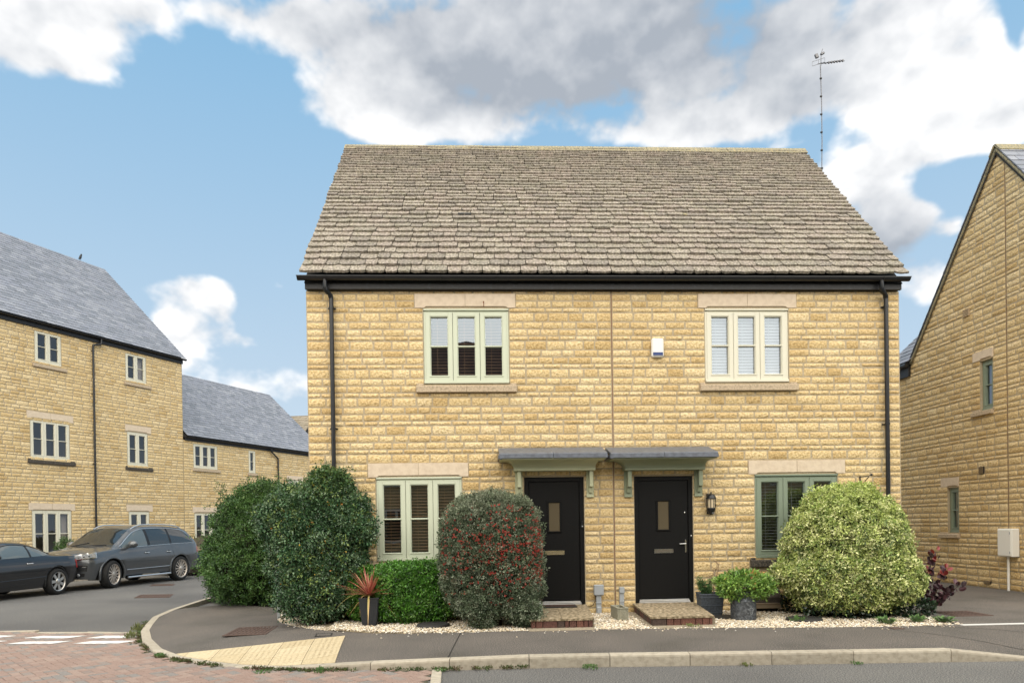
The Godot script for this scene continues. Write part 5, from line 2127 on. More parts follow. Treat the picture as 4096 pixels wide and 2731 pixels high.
	slates(r, "slate", Transform3D(Basis(Vector3.RIGHT, up, Vector3.RIGHT.cross(up)), Vector3(0, 5.515, 0.16)), func(y): return Vector2(0.06, 9.40), 5.50, func(_y): return 0.20, Vector2(0.29, 0.31), 0.011, 0.012, 0.0, M.slate, 307, [0, 0, 1, 2, 3])
	ridge_tiles(r, Vector3(0.1, 9.15, -4.0), Vector3(9.42, 9.15, -4.0), 0.13, 0.72, M.ridge, 308, 0.45, 0.02)
	# a roof farther on
	var far := thing("distant_house", "distant house whose pale stone tile roof shows past the terrace end", "house", Vector3(-8.6, 0, -30.0), -0.15)
	box_walls(far, -5, 1.6, -0.4, 5.3, 3.5, -3.5, M.stone[1], "wall")
	var fw := Shape.new()
	fw.quad(Vector3(-5, -0.4, 3.5), Vector3(1.6, -0.4, 3.5), Vector3(1.6, 5.3, 3.5), Vector3(-5, 5.3, 3.5), Vector3.BACK)
	sp(far, "front_wall", fw, M.stone[0])
	var fr := plain_roof(far, -5, 1.6, 5.2, 3.6, 8.0, 0.0, -3.6)
	up = Vector3(0, 2.8, -3.6).normalized()
	slates(fr, "roof_tile", Transform3D(Basis(Vector3.RIGHT, up, Vector3.RIGHT.cross(up)), Vector3(0, 5.24, 3.68)), func(y): return Vector2(-5, 1.68), 4.65, func(_y): return 0.21, Vector2(0.30, 0.5), 0.03, 0.02, 0.05, M.far_tile, 309, [0, 0, 1], 120)


func side_house() -> void:
	# its gable faces the drive; local x runs towards the street
	var o := thing("side_house", "tall stone gable of the neighbouring house across the drive at right", "house", Vector3(13.5, 0, 0), -PI / 2)
	# apex at local x = -2.35
	var ends := func(y): 
		if y < 5.2:
			return Vector2(-6.15, 0.55)
		var h: float = (9.02 - y) / 1.29
		return Vector2(maxf(-2.35 - h, -6.15) if y > 5.22 else -6.15, minf(-2.35 + h, 0.55))
	var holes := [Rect2(-3.97, 1.16, 0.36, 1.02), Rect2(-2.91, 3.77, 0.36, 1.05)]
	var dressed := [Rect2(-4.18, 2.205, 0.585, 0.205), Rect2(-3.11, 4.845, 0.58, 0.19), Rect2(-4.22, 1.04, 0.64, 0.105), Rect2(-3.13, 3.665, 0.60, 0.105)]
	stone_wall(o, ends, courses_down(9.0, -0.06), holes, dressed, 404, [5.2, 5.24], 0.14, [-2.165])
	var j := Shape.new()
	j.span(Vector3(-2.171, 0, -0.03), Vector3(-2.159, 8.7, -0.004))
	sp(o, "movement_joint", j, flat(0.20, 0.12, 0.06, 0.9))
	lintel(o, -4.18, -3.595, 2.205, 2.41, -3.97, -3.61, false)
	lintel(o, -3.11, -2.53, 4.845, 5.035, -2.91, -2.55, false)
	window_sill(o, -4.22, -3.58, 1.04, 1.145, -3.97, -3.61, M.sill, false)
	window_sill(o, -3.13, -2.53, 3.665, 3.77, -2.91, -2.55, M.sill, false)
	rng.seed = 66
	var p := {"plain": true, "stile": 0.05, "bar": 0.5, "z": -0.085}
	window(o, -3.968, 1.165, -3.612, 2.175, 1, M.sage, p)
	window(o, -2.908, 3.775, -2.552, 4.815, 1, M.sage, {"plain": true, "stile": 0.05, "bar": 0.5, "z": -0.085, "curtains": [[-2.95, -2.5]]})
	var b := Shape.new()
	b.quad(Vector3(-6.15, 0, -0.016), Vector3(-6.15, 5.2, -0.016), Vector3(-6.15, 5.2, -8), Vector3(-6.15, 0, -8), Vector3.LEFT)
	b.quad(Vector3(0.55, 0, -0.016), Vector3(0.55, 5.28, -0.016), Vector3(0.55, 5.28, -8), Vector3(0.55, 0, -8), Vector3.RIGHT)
	sp(o, "side_wall", b, M.stone[0])
	# roof slopes to the street and to the back
	var r := Shape.new()
	var apex := Vector3(-2.35, 9.03, 0)
	for q in [[0.62, 5.25], [-5.25, 5.29]]:
		for z in [[0.03, -8.0]]:
			r.quad(Vector3(q[0], q[1], z[0]), Vector3(q[0], q[1], z[1]), Vector3(apex.x, apex.y, z[1]), Vector3(apex.x, apex.y, z[0]), Vector3(q[0] + 2.35, 3, 0))
			r.quad(Vector3(q[0], q[1] - 0.07, z[0]), Vector3(q[0], q[1], z[0]), apex + Vector3(0, 0, z[0]), apex + Vector3(0, -0.09, z[0]), Vector3.BACK)
	var rn := sp(o, "roof", r, M.deck)
	# verge mortar along the rake
	for q in [[0.60, 5.32], [-5.22, 5.36]]:
		var s := Shape.new()
		s.tube(PackedVector3Array([Vector3(q[0], q[1] - 0.035, 0.02), Vector3(-2.35, 9.045, 0.02)]), 0.035, 6)
		sp(rn, "verge", s, M.ridge)
	var along := Vector3(0, 0, -1)
	var up := (apex - Vector3(0.62, 5.25, 0)).normalized()
	slates(rn, "slate", Transform3D(Basis(along, up, along.cross(up)), Vector3(0.66, 5.28, 0.06)), func(y): return Vector2(0, 8.0), 4.72, func(_y): return 0.20, Vector2(0.29, 0.31), 0.011, 0.012, 0.0, M.slate, 405, [0, 0, 1, 2, 3], 60)
	up = (apex - Vector3(-5.25, 5.29, 0)).normalized()
	slates(rn, "slate", Transform3D(Basis(-along, up, (-along).cross(up)), Vector3(-5.29, 5.33, -8.0)), func(y): return Vector2(0, 8.06), 4.62, func(_y): return 0.20, Vector2(0.29, 0.31), 0.011, 0.012, 0.0, M.slate, 406, [0, 0, 1, 2, 3], 60)
	ridge_tiles(rn, Vector3(-2.35, 9.12, 0.07), Vector3(-2.35, 9.12, -8), 0.15, 0.85, M.ridge, 407, 0.45, 0.01)
	# the low wing at the back, its slope towards the drive
	var wr := Shape.new()
	var e := Vector3(0, 5.32, 0.08)
	var hgt := Vector3(0, 7.42, -2.2)
	wr.quad(Vector3(-5.15, e.y, e.z), Vector3(-6.22, e.y, e.z), Vector3(-6.22, hgt.y, hgt.z), Vector3(-5.15, hgt.y, hgt.z), Vector3(0, 1, 1))
	wr.quad(Vector3(-5.15, e.y, -4.5), Vector3(-6.22, e.y, -4.5), Vector3(-6.22, hgt.y, hgt.z), Vector3(-5.15, hgt.y, hgt.z), Vector3(0, 1, -1))
	wr.tri(Vector3(-6.22, e.y, e.z), Vector3(-6.22, e.y, -4.5), Vector3(-6.22, hgt.y, hgt.z), Vector3.LEFT)
	var wn := sp(o, "wing_roof", wr, M.deck)
	up = Vector3(0, 2.1, -2.28).normalized()
	slates(wn, "slate", Transform3D(Basis(Vector3.RIGHT, up, Vector3.RIGHT.cross(up)), Vector3(-6.27, 5.36, 0.12)), func(y): return Vector2(0, 1.12), 3.1, func(_y): return 0.20, Vector2(0.29, 0.31), 0.011, 0.012, 0.0, M.slate, 408, [0, 0, 1, 2, 3], 60)
	var s := Shape.new()
	s.box(Vector3(-5.72, 5.15, 0.03), Vector3(0.95, 0.26, 0.06), 0.004)
	sp(o, "fascia", s, M.black_wood)
	s = Shape.new()
	s.tube(PackedVector3Array([Vector3(-6.25, 5.30, 0.12), Vector3(-5.22, 5.30, 0.12)]), 0.055, 10)
	sp(o, "gutter", s, M.black_plastic)
	# grilles
	for q in [[-2.885, 2.50, 0.14, 0.155, 7, 1], [-3.28, 5.98, 0.19, 0.17, 6, 0], [-4.11, 0.125, 0.19, 0.065, 3, 1], [-2.745, 0.115, 0.2, 0.07, 3, 1]]:
		var v := holder(o, "vent_grille", at(q[0], q[1], 0.004))
		var c := Shape.new()
		c.box(Vector3(0, 0, 0), Vector3(q[2], q[3], 0.03), 0.004)
		var mat: Material = flat(0.30, 0.22, 0.12, 0.7) if q[5] == 1 else flat(0.52, 0.40, 0.26, 0.7)
		sp(v, "backing", c, M.gap if q[5] == 1 else flat(0.36, 0.27, 0.17, 0.8))
		for k in q[4]:
			var b2 := Shape.new()
			b2.box(Vector3(0, (k + 0.5) / q[4] * q[3] - q[3] * 0.5, 0.02), Vector3(q[2] - 0.012, q[3] / q[4] * 0.5, 0.016), 0.003)
			sp(v, "slat", b2, mat)


func across_the_street() -> void:
	# houses behind the viewer, seen only in the window panes
	for q in [["opposite_house", "brown tiled house across the street mirrored in the left windows", -6.0, 8.6, 14.6, 5.2, 9.3, M.roof_brown], ["opposite_house", "grey tiled lower house across the street mirrored in the upper right window", 9.6, 24.0, 15.5, 4.4, 8.0, M.roof_grey]]:
		var o := thing(q[0], q[1], "house", Vector3(q[2], 0, q[4]))
		var w: float = q[3] - q[2]
		var s := Shape.new()
		s.box(Vector3(w * 0.5, q[5] * 0.5 - 0.1, 3.6), Vector3(w, q[5] + 0.1, 7.0))
		sp(o, "wall", s, M.stone[2])
		var r := Shape.new()
		r.quad(Vector3(-0.1, q[5], -0.1), Vector3(w + 0.1, q[5], -0.1), Vector3(w + 0.1, q[6], 3.6), Vector3(-0.1, q[6], 3.6), Vector3(0, 1, -1))
		r.quad(Vector3(-0.1, q[5], 7.3), Vector3(w + 0.1, q[5], 7.3), Vector3(w + 0.1, q[6], 3.6), Vector3(-0.1, q[6], 3.6), Vector3(0, 1, 1))
		for x in [-0.1, w + 0.1]:
			r.tri(Vector3(x, q[5], -0.1), Vector3(x, q[5], 7.3), Vector3(x, q[6], 3.6), Vector3(x - w * 0.5, 0, 0))
		sp(o, "roof", r, q[7])
		for k in 4:
			for y in [0.95, 3.0]:
				var f := Shape.new()
				var x := w * (k + 0.5) / 4.0
				f.box(Vector3(x, y + 0.6, 0.09), Vector3(1.3, 1.2, 0.06), 0.0)
				var wn := sp(o, "window", f, M.pale_frame)
				var g := Shape.new()
				for i in 3:
					g.box(Vector3(x + (i - 1) * 0.42, y + 0.6, 0.058), Vector3(0.32, 1.05, 0.01), 0.0)
				sp(wn, "pane", g, M.car_glass)
	var s := Shape.new()
	s.box(Vector3(0, -0.1, 13.3), Vector3(60, 0.3, 2.4), 0.0)
	struct("opposite_pavement", s, M.pavement)


func single(called: String, label: String, category: String, s: Shape, mat: Material, group := "") -> MeshInstance3D:
	var o := sp(self, called, s, mat)
	o.set_meta("label", label)
	o.set_meta("category", category)
	if group:
		o.set_meta("group", group)
	return o


func lantern(x: float, y: float, label: String) -> void:
	var o := thing("wall_lantern", label, "wall lamp", Vector3(x, y, 0.0), 0.0, "black wall lanterns beside the doors")
	var s := Shape.new()
	s.box(Vector3(0, -0.19, 0.012), Vector3(0.10, 0.34, 0.02), 0.006)
	s.box(Vector3(0, -0.33, 0.045), Vector3(0.05, 0.06, 0.07), 0.006)
	sp(o, "back_plate", s, M.black_plastic)
	s = Shape.new()
	s.lathe(PackedVector2Array([Vector2(0.084, -0.108), Vector2(0.086, -0.098), Vector2(0.078, -0.088), Vector2(0.072, -0.065), Vector2(0.056, -0.042), Vector2(0.03, -0.028), Vector2(0.012, -0.022), Vector2(0.010, -0.014), Vector2(0.014, -0.006), Vector2(0.009, 0.004), Vector2(0.0, 0.006)]), 16, at(0, 0, 0.095))
	sp(o, "lamp_top", s, M.black_plastic)
	s = Shape.new()
	s.lathe(PackedVector2Array([Vector2(0.062, -0.262), Vector2(0.066, -0.11)]), 16, at(0, 0, 0.095))
	sp(o, "lamp_glass", s, M.lantern_glass)
	s = Shape.new()
	for k in 8:
		var a := TAU * (k + 0.5) / 8.0
		s.tube(PackedVector3Array([Vector3(cos(a) * 0.067, -0.265, 0.095 + sin(a) * 0.067), Vector3(cos(a) * 0.072, -0.10, 0.095 + sin(a) * 0.072)]), 0.006, 5)
	sp(o, "lamp_bars", s, M.black_plastic)
	s = Shape.new()
	s.lathe(PackedVector2Array([Vector2(0.0, -0.375), Vector2(0.03, -0.372), Vector2(0.042, -0.34), Vector2(0.066, -0.31), Vector2(0.074, -0.272), Vector2(0.07, -0.258), Vector2(0.0, -0.256)]), 16, at(0, 0, 0.095))
	sp(o, "lamp_base", s, M.black_plastic)
	s = Shape.new()
	s.ball(Vector3(0.012, -0.35, 0.14), Vector3(0.02, 0.02, 0.012), 8, 6)
	sp(o, "motion_sensor", s, M.car_glass)


func fixtures() -> void:
	lantern(6.595, 1.972, "black half lantern on the wall right of the right front door")
	lantern(3.285, 1.972, "black half lantern whose cap peeps over the red berried shrub")
	var o := thing("alarm_box", "white burglar alarm box with a blue strip between the upper windows", "alarm box", Vector3(5.749, 4.373, 0.0))
	var s := Shape.new()
	s.box(Vector3(0, 0, 0.035), Vector3(0.202, 0.31, 0.07), 0.022)
	sp(o, "housing", s, M.white_plastic)
	s = Shape.new()
	s.box(Vector3(0, -0.105, 0.0665), Vector3(0.165, 0.056, 0.012), 0.004)
	sp(o, "blue_strip", s, M.blue_plastic)
	o = thing("basket_bracket", "black iron hanging basket bracket above the variegated dome shrub", "bracket", Vector3(9.18, 2.157, 0.0))
	s = Shape.new()
	s.box(Vector3(0, -0.05, 0.008), Vector3(0.02, 0.22, 0.012), 0.003)
	s.tube(PackedVector3Array([Vector3(0, 0.04, 0.014), Vector3(0.02, 0.05, 0.30)]), 0.007, 6)
	s.tube(PackedVector3Array([Vector3(0, -0.14, 0.014), Vector3(0.008, -0.05, 0.12), Vector3(0.017, 0.03, 0.24)]), 0.007, 6)
	s.ball(Vector3(0.021, 0.06, 0.31), Vector3(0.02, 0.02, 0.02), 8, 6)
	sp(o, "iron_arm", s, M.iron)
	# grey service boxes between the doors
	o = thing("service_box", "square grey service box on a flared conduit beside the left door", "service box", Vector3(4.71, 0, 0))
	s = Shape.new()
	s.box(Vector3(0, 0.385, 0.04), Vector3(0.165, 0.175, 0.07), 0.012)
	sp(o, "box_cover", s, M.grey_plastic)
	s = Shape.new()
	s.box(Vector3(0.0, 0.16, 0.022), Vector3(0.085, 0.33, 0.04), 0.006)
	s.box(Vector3(0.0, 0.17, 0.028), Vector3(0.095, 0.016, 0.05), 0.003)
	s.box(Vector3(0.0, 0.05, 0.03), Vector3(0.088, 0.13, 0.055), 0.02)
	sp(o, "conduit", s, M.grey_plastic)
	s = Shape.new()
	s.tube(PackedVector3Array([Vector3(-0.05, 0.30, 0.03), Vector3(-0.06, 0.20, 0.03), Vector3(-0.10, 0.13, 0.025), Vector3(-0.17, 0.11, 0.02), Vector3(-0.22, 0.115, 0.02)]), 0.005, 5)
	sp(o, "cable", s, M.cable)
	o = thing("service_conduit", "slim pale grey cable conduit behind the stone trough", "conduit", Vector3(5.095, 0, 0))
	s = Shape.new()
	s.box(Vector3(0, 0.375, 0.035), Vector3(0.085, 0.10, 0.06), 0.006)
	sp(o, "box_cover", s, M.grey_plastic)
	s = Shape.new()
	s.box(Vector3(0.0, 0.15, 0.022), Vector3(0.075, 0.36, 0.04), 0.005)
	s.box(Vector3(0.0, 0.19, 0.026), Vector3(0.085, 0.014, 0.05), 0.003)
	sp(o, "conduit", s, M.grey_plastic)
	# gas meter box
	o = thing("gas_meter_box", "weathered brown gas meter box with sloping lid behind the metal churn", "meter box", Vector3(7.38, 0, 0))
	s = Shape.new()
	s.prism(PackedVector2Array([Vector2(0.01, 0.14), Vector2(0.33, 0.14), Vector2(0.33, 0.235), Vector2(0.20, 0.365), Vector2(0.01, 0.385)]), -0.30, 0.30, Transform3D(Basis(Vector3.BACK, Vector3.UP, Vector3.RIGHT), Vector3.ZERO))
	sp(o, "lid", s, M.brown_plastic)
	s = Shape.new()
	s.box(Vector3(0, 0.10, 0.165), Vector3(0.60, 0.085, 0.33), 0.008)
	s.box(Vector3(0, 0.142, 0.17), Vector3(0.62, 0.012, 0.345), 0.003)
	sp(o, "box_base", s, M.tan_plastic)
	s = Shape.new()
	s.tube(PackedVector3Array([Vector3(-0.19, 0.07, 0.30), Vector3(-0.165, -0.02, 0.31)]), 0.028, 10)
	sp(o, "pipe_sleeve", s, M.old_stone)
	s = Shape.new()
	s.box(Vector3(0, 0.02, 0.14), Vector3(0.5, 0.09, 0.22), 0.0)
	sp(o, "pit", s, M.gap)
	# white meter box on the side house
	o = thing("electric_meter_box", "white electricity meter box on a white conduit on the side house gable", "meter box", Vector3(13.5, 0, -2.07))
	s = Shape.new()
	s.box(Vector3(-0.08, 0.975, 0), Vector3(0.16, 0.565, 0.39), 0.012)
	sp(o, "cabinet", s, M.white_plastic)
	s = Shape.new()
	s.box(Vector3(-0.165, 0.975, 0.0), Vector3(0.014, 0.52, 0.345), 0.004)
	sp(o, "cabinet_door", s, M.white_plastic)
	for y in [0.78, 1.17]:
		s = Shape.new()
		s.box(Vector3(-0.174, y, 0.15), Vector3(0.008, 0.05, 0.016), 0.002)
		sp(o, "hinge", s, M.grey_plastic)
	s = Shape.new()
	s.tube(PackedVector3Array([Vector3(-0.06, 0.70, -0.03), Vector3(-0.06, -0.02, -0.03)]), 0.024, 10)
	sp(o, "conduit", s, M.white_plastic)
	# television aerial
	o = thing("tv_aerial", "tall thin television aerial mast standing behind the right roof verge", "aerial", Vector3(10.93, 0, -4.5))
	s = Shape.new()
	var path := PackedVector3Array()
	for k in 15:
		var y := 13.0 * k / 14.0
		path.append(Vector3(0.012 * sin(y * 2.3) if y > 8 else 0.0, y * 0.935, 0))
	s.tube(path, 0.011, 7)
	sp(o, "mast", s, M.antenna)
	for k in 6:
		s = Shape.new()
		s.box(Vector3(-0.012, 9.75 + 0.42 * k, 0.012), Vector3(0.05, 0.035, 0.03), 0.004)
		sp(o, "cable_clip", s, M.iron)
	s = Shape.new()
	var a := Vector3(-0.10, 12.16, 0.05)
	var d := Vector3(0.42, -0.24, 0.5).normalized()
	s.tube(PackedVector3Array([a, a + d * 0.62]), 0.010, 6)
	sp(o, "aerial_boom", s, M.antenna)
	for k in 8:
		s = Shape.new()
		var c := a + d * (0.14 + 0.066 * k)
		var e := Vector3(0.75, 0.25, -0.5).normalized() * (0.085 if k > 1 else 0.13)
		s.tube(PackedVector3Array([c - e, c + e]), 0.006, 5)
		if k > 1:
			s.box(c, Vector3(0.035, 0.05, 0.035), 0.006)
		sp(o, "aerial_rod", s, M.antenna)
	s = Shape.new()
	for q in [-1, 1]:
		var c := a + Vector3(0.02, 0.0, 0)
		var e := Vector3(0.15 * q, 0.05 * q, 0)
		s.tube(PackedVector3Array([c, c + e, c + e + Vector3(0.0, 0.10, 0), c + Vector3(0, 0.10, 0), c]), 0.005, 5)
	sp(o, "reflector", s, M.antenna)
	s = Shape.new()
	s.tube(PackedVector3Array([Vector3(0, 12.15, 0), Vector3(0.01, 12.45, 0.0), Vector3(0.05, 12.55, 0.0)]), 0.008, 6)
	s.box(Vector3(-0.10, 12.38, 0), Vector3(0.08, 0.10, 0.05), 0.01, Basis(Vector3.BACK, 0.4))
	s.box(Vector3(0.04, 12.44, 0), Vector3(0.10, 0.05, 0.05), 0.01, Basis(Vector3.BACK, 0.5))
	sp(o, "aerial_head", s, M.antenna)
	# a bird on the far ridge
	var apt := get_node("apartment_building") as Node3D
	s = Shape.new()
	var rows := []
	for q in [[-0.20, 0.02, 0.012], [-0.12, 0.05, 0.025], [-0.05, 0.10, 0.05], [0.02, 0.17, 0.062], [0.07, 0.24, 0.05], [0.10, 0.29, 0.034], [0.125, 0.325, 0.038], [0.155, 0.335, 0.030], [0.175, 0.33, 0.014], [0.22, 0.318, 0.003]]:
		var row := PackedVector3Array()
		for k in 9:
			var t := TAU * k / 8.0
			row.append(Vector3(q[0] - sin(t) * q[2] * 0.5, q[1] + sin(t) * q[2], cos(t) * q[2] * 0.9))
		rows.append(row)
	s.grid(rows, Vector3(0, 0.2, 0), true, true)
	for q in [-1, 1]:
		s.tube(PackedVector3Array([Vector3(0.0, 0.12, 0.02 * q), Vector3(0.0, 0.0, 0.02 * q)]), 0.006, 4)
	var b := single("bird", "small dark bird perched on the ridge of the apartment roof", "bird", s, M.bird)
	b.transform = apt.transform * Transform3D(Basis(Vector3.UP, 0.6).scaled(Vector3.ONE * 0.95), Vector3(5.28, 13.40, -4.85))
	# steps
	step_("brick edged front step with a doormat at the left door", [3.53, 4.49, 3.47, 4.355])
	step_("brick edged front step with mossy slabs at the right door", [5.30, 6.30, 5.205, 6.085])
	s = Shape.new()
	s.box(Vector3(3.985, 0.157, 0.26), Vector3(0.64, 0.018, 0.28), 0.006)
	var mat_ := single("doormat", "dark brown doormat with a black rim on the left step", "doormat", s, M.cable)
	s = Shape.new()
	s.box(Vector3(3.985, 0.167, 0.26), Vector3(0.57, 0.008, 0.215), 0.003)
	sp(mat_, "mat_pile", s, flat(0.06, 0.03, 0.02, 0.95))


func step_(label: String, q: Array) -> void:
	var o := thing("door_step", label, "step", Vector3.ZERO)
	rng.seed = int(q[0] * 10)
	var D := 1.58
	var edge := func(u: float, z: float) -> float: return lerpf(lerpf(q[0], q[1], u), lerpf(q[2], q[3], u), z / D)
	var y := func(z: float) -> float: return 0.148 - 0.012 * z / D
	for i in 2:
		for j in 2:
			var s := Shape.new()
			var u0 := 0.5 * i
			var z0: float = [0.0, 0.78][j]
			var z1: float = [0.775, D + 0.025][j]
			var o_ := 0.012 * (-1 if i == 0 else 1)
			var pts := []
			for c in [[u0, z0], [u0 + 0.5, z0], [u0 + 0.5, z1], [u0, z1]]:
				var x: float = edge.call(c[0], c[1])
				x += 0.02 * (-1 if c[0] == 0.0 else 1) if c[0] != 0.5 else (0.0025 if i == 1 else -0.0025)
				pts.append(Vector3(x, y.call(c[1]) + rng.randf_range(-0.001, 0.001), c[1] + (0.0 if c[1] == z0 else 0.0)))
			var down := Vector3(0, 0.027, 0)
			s.quad(pts[0], pts[1], pts[2], pts[3], Vector3.UP)
			for k in 4:
				var a: Vector3 = pts[k]
				var b: Vector3 = pts[(k + 1) % 4]
				s.quad(a, b, b - down, a - down, (a + b) * 0.5 - (pts[0] + pts[2]) * 0.5)
			sp(o, "paving_slab", s, M.slab)
	# bricks on edge
	var n := 0
	for side in [0, 1, 2]:   # front, left, right
		var len_: float = edge.call(1.0, D) - edge.call(0.0, D) if side == 0 else D - 0.02
		var pos := 0.0
		while pos < len_ - 0.03:
			var w: float = [0.103, 0.065, 0.103, 0.21][rng.randi() % 4]
			w = minf(w, len_ - pos)
			var s := Shape.new()
			var c := Vector3()
			if side == 0:
				c = Vector3(edge.call(0.0, D) + pos + w * 0.5, 0.060, D - 0.035)
				s.box(c, Vector3(w - 0.009, 0.118, 0.10), 0.006)
			else:
				var z := D - 0.10 - pos - w * 0.5
				if z - w * 0.5 < 0.02:
					break
				c = Vector3(edge.call(0.0 if side == 1 else 1.0, z) + (0.048 if side == 1 else -0.048), 0.062, z)
				s.box(c, Vector3(0.10, 0.104, w - 0.009), 0.006, Basis(Vector3.UP, -0.06))
			sp(o, "brick", s, M.red_brick[rng.randi() % 4])
			pos += w
	var core := Shape.new()
	core.box(Vector3((q[0] + q[1] + q[2] + q[3]) * 0.25, 0.058, D * 0.5 - 0.01), Vector3(q[3] - q[2] - 0.06, 0.105, D - 0.05), 0.0, Basis(Vector3.UP, 0.0))
	sp(o, "mortar_core", core, M.concrete)
	var pad := Shape.new()
	pad.box(Vector3((q[2] + q[3]) * 0.5 - 0.02, -0.03, 0.91), Vector3(q[3] - q[2] + 0.05, 0.08, 1.76), 0.006)
	sp(o, "footing", pad, M.concrete)


func gravel() -> void:
	var s := Shape.new()
	var rows := []
	for k in range(1, 20):
		var b: Array = BACK[k]
		rows.append(PackedVector3Array([Vector3(b[0], -0.03 if b[0] > 0.5 else hr(b[0]) + 0.11, b[1]), Vector3(maxf(b[0], -0.6) if b[0] < 9.3 else 9.75, -0.025, minf(0.02, b[1] - 0.1))]))
	s.grid(rows, Vector3.UP)
	struct("gravel_bed", s, M.bed)
	rng.seed = 90
	var shapes := []
	for k in 3:
		var p := Shape.new()
		var rr := []
		for j in 4:
			var row := PackedVector3Array()
			for i in 6:
				var a := TAU * i / 5.0
				var ph := PI * j / 3.0
				row.append(Vector3(sin(ph) * cos(a), cos(ph) * 0.62, sin(ph) * sin(a)) * rng.randf_range(0.8, 1.15))
			row[5] = row[0]
			rr.append(row)
		p.grid(rr, Vector3.ZERO, true, true)
		shapes.append(p.mesh(null))
	var ts := [[], [], []]
	var cs := [[], [], []]
	var outline := PackedVector2Array()
	for k in range(1, 20):
		outline.append(Vector2(BACK[k][0] + (0.12 if k == 1 else 0.0), BACK[k][1] + 0.012))
	outline.append_array([Vector2(-0.62, -1.5), Vector2(-0.05, -0.2), Vector2(0, 0), Vector2(9.86, 0), Vector2(9.7, 0.6)])
	var steps := [PackedVector2Array([Vector2(3.53, 0), Vector2(4.49, 0), Vector2(4.36, 1.76), Vector2(3.46, 1.76)]), PackedVector2Array([Vector2(5.3, 0), Vector2(6.3, 0), Vector2(6.11, 1.76), Vector2(5.19, 1.76)])]
	var made := 0
	while made < 26000:
		var x := rng.randf_range(-1.0, 10.0)
		var z := rng.randf_range(-1.2, 2.15)
		var v := Vector2(x, z)
		if not Geometry2D.is_point_in_polygon(v, outline):
			continue
		if Geometry2D.is_point_in_polygon(v, steps[0]) or Geometry2D.is_point_in_polygon(v, steps[1]):
			continue
		if (v - Vector2(7.58, 1.25)).length() < 0.27 or (v - Vector2(2.05, 1.03)).length() < 0.26:
			continue
		made += 1
		pebble(ts, cs, x, rng.randf_range(-0.022, 0.006) if x > 0.5 else maxf(hr(x) + 0.125, -0.05) + rng.randf_range(-0.01, 0.01), z, 1.0)
	for k in 160:   # strays on the pavement
		var x := rng.randf_range(-0.9, 9.2)
		var i := 1
		while i < 18 and BACK[i][0] > x:
			i += 1
		var z: float = BACK[i][1] + absf(rng.randfn()) * 0.16
		pebble(ts, cs, x, pave_y(x, z) + 0.006, z, 0.75)
	for k in 3:
		var n := scatter(self, "gravel", shapes[k], M.pebble, ts[k], cs[k])
		n.set_meta("label", "cream gravel in the bed along the front wall")
		n.set_meta("category", "gravel")


func pebble(ts: Array, cs: Array, x: float, y: float, z: float, size: float) -> void:
	var k := rng.randi() % 3
	var r := rng.randf_range(0.008, 0.0175) * size
	ts[k].append(Transform3D(Basis.from_euler(Vector3(rng.randf_range(-0.6, 0.6), rng.randf() * TAU, rng.randf_range(-0.6, 0.6))).scaled(Vector3(r * rng.randf_range(0.9, 1.5), r, r)), Vector3(x, y, z)))
	var c: Color = [Color(0.68, 0.60, 0.47), Color(0.72, 0.67, 0.56), Color(0.58, 0.48, 0.33), Color(0.75, 0.72, 0.66), Color(0.40, 0.34, 0.27), Color(0.64, 0.54, 0.40)][rng.randi() % 6]
	c = c * rng.randf_range(0.95, 1.25)
	c.a = 1
	cs[k].append(c)


func shrub(called: String, label: String, category: String, base: Vector3) -> Node3D:
	return thing(called, label, category, base)


func moved(lobes: Array, base: Vector3) -> Array:
	var out := []
	for l in lobes:
		out.append([l[0] - base, l[1], l[2], l[3] - base.y])
	return out


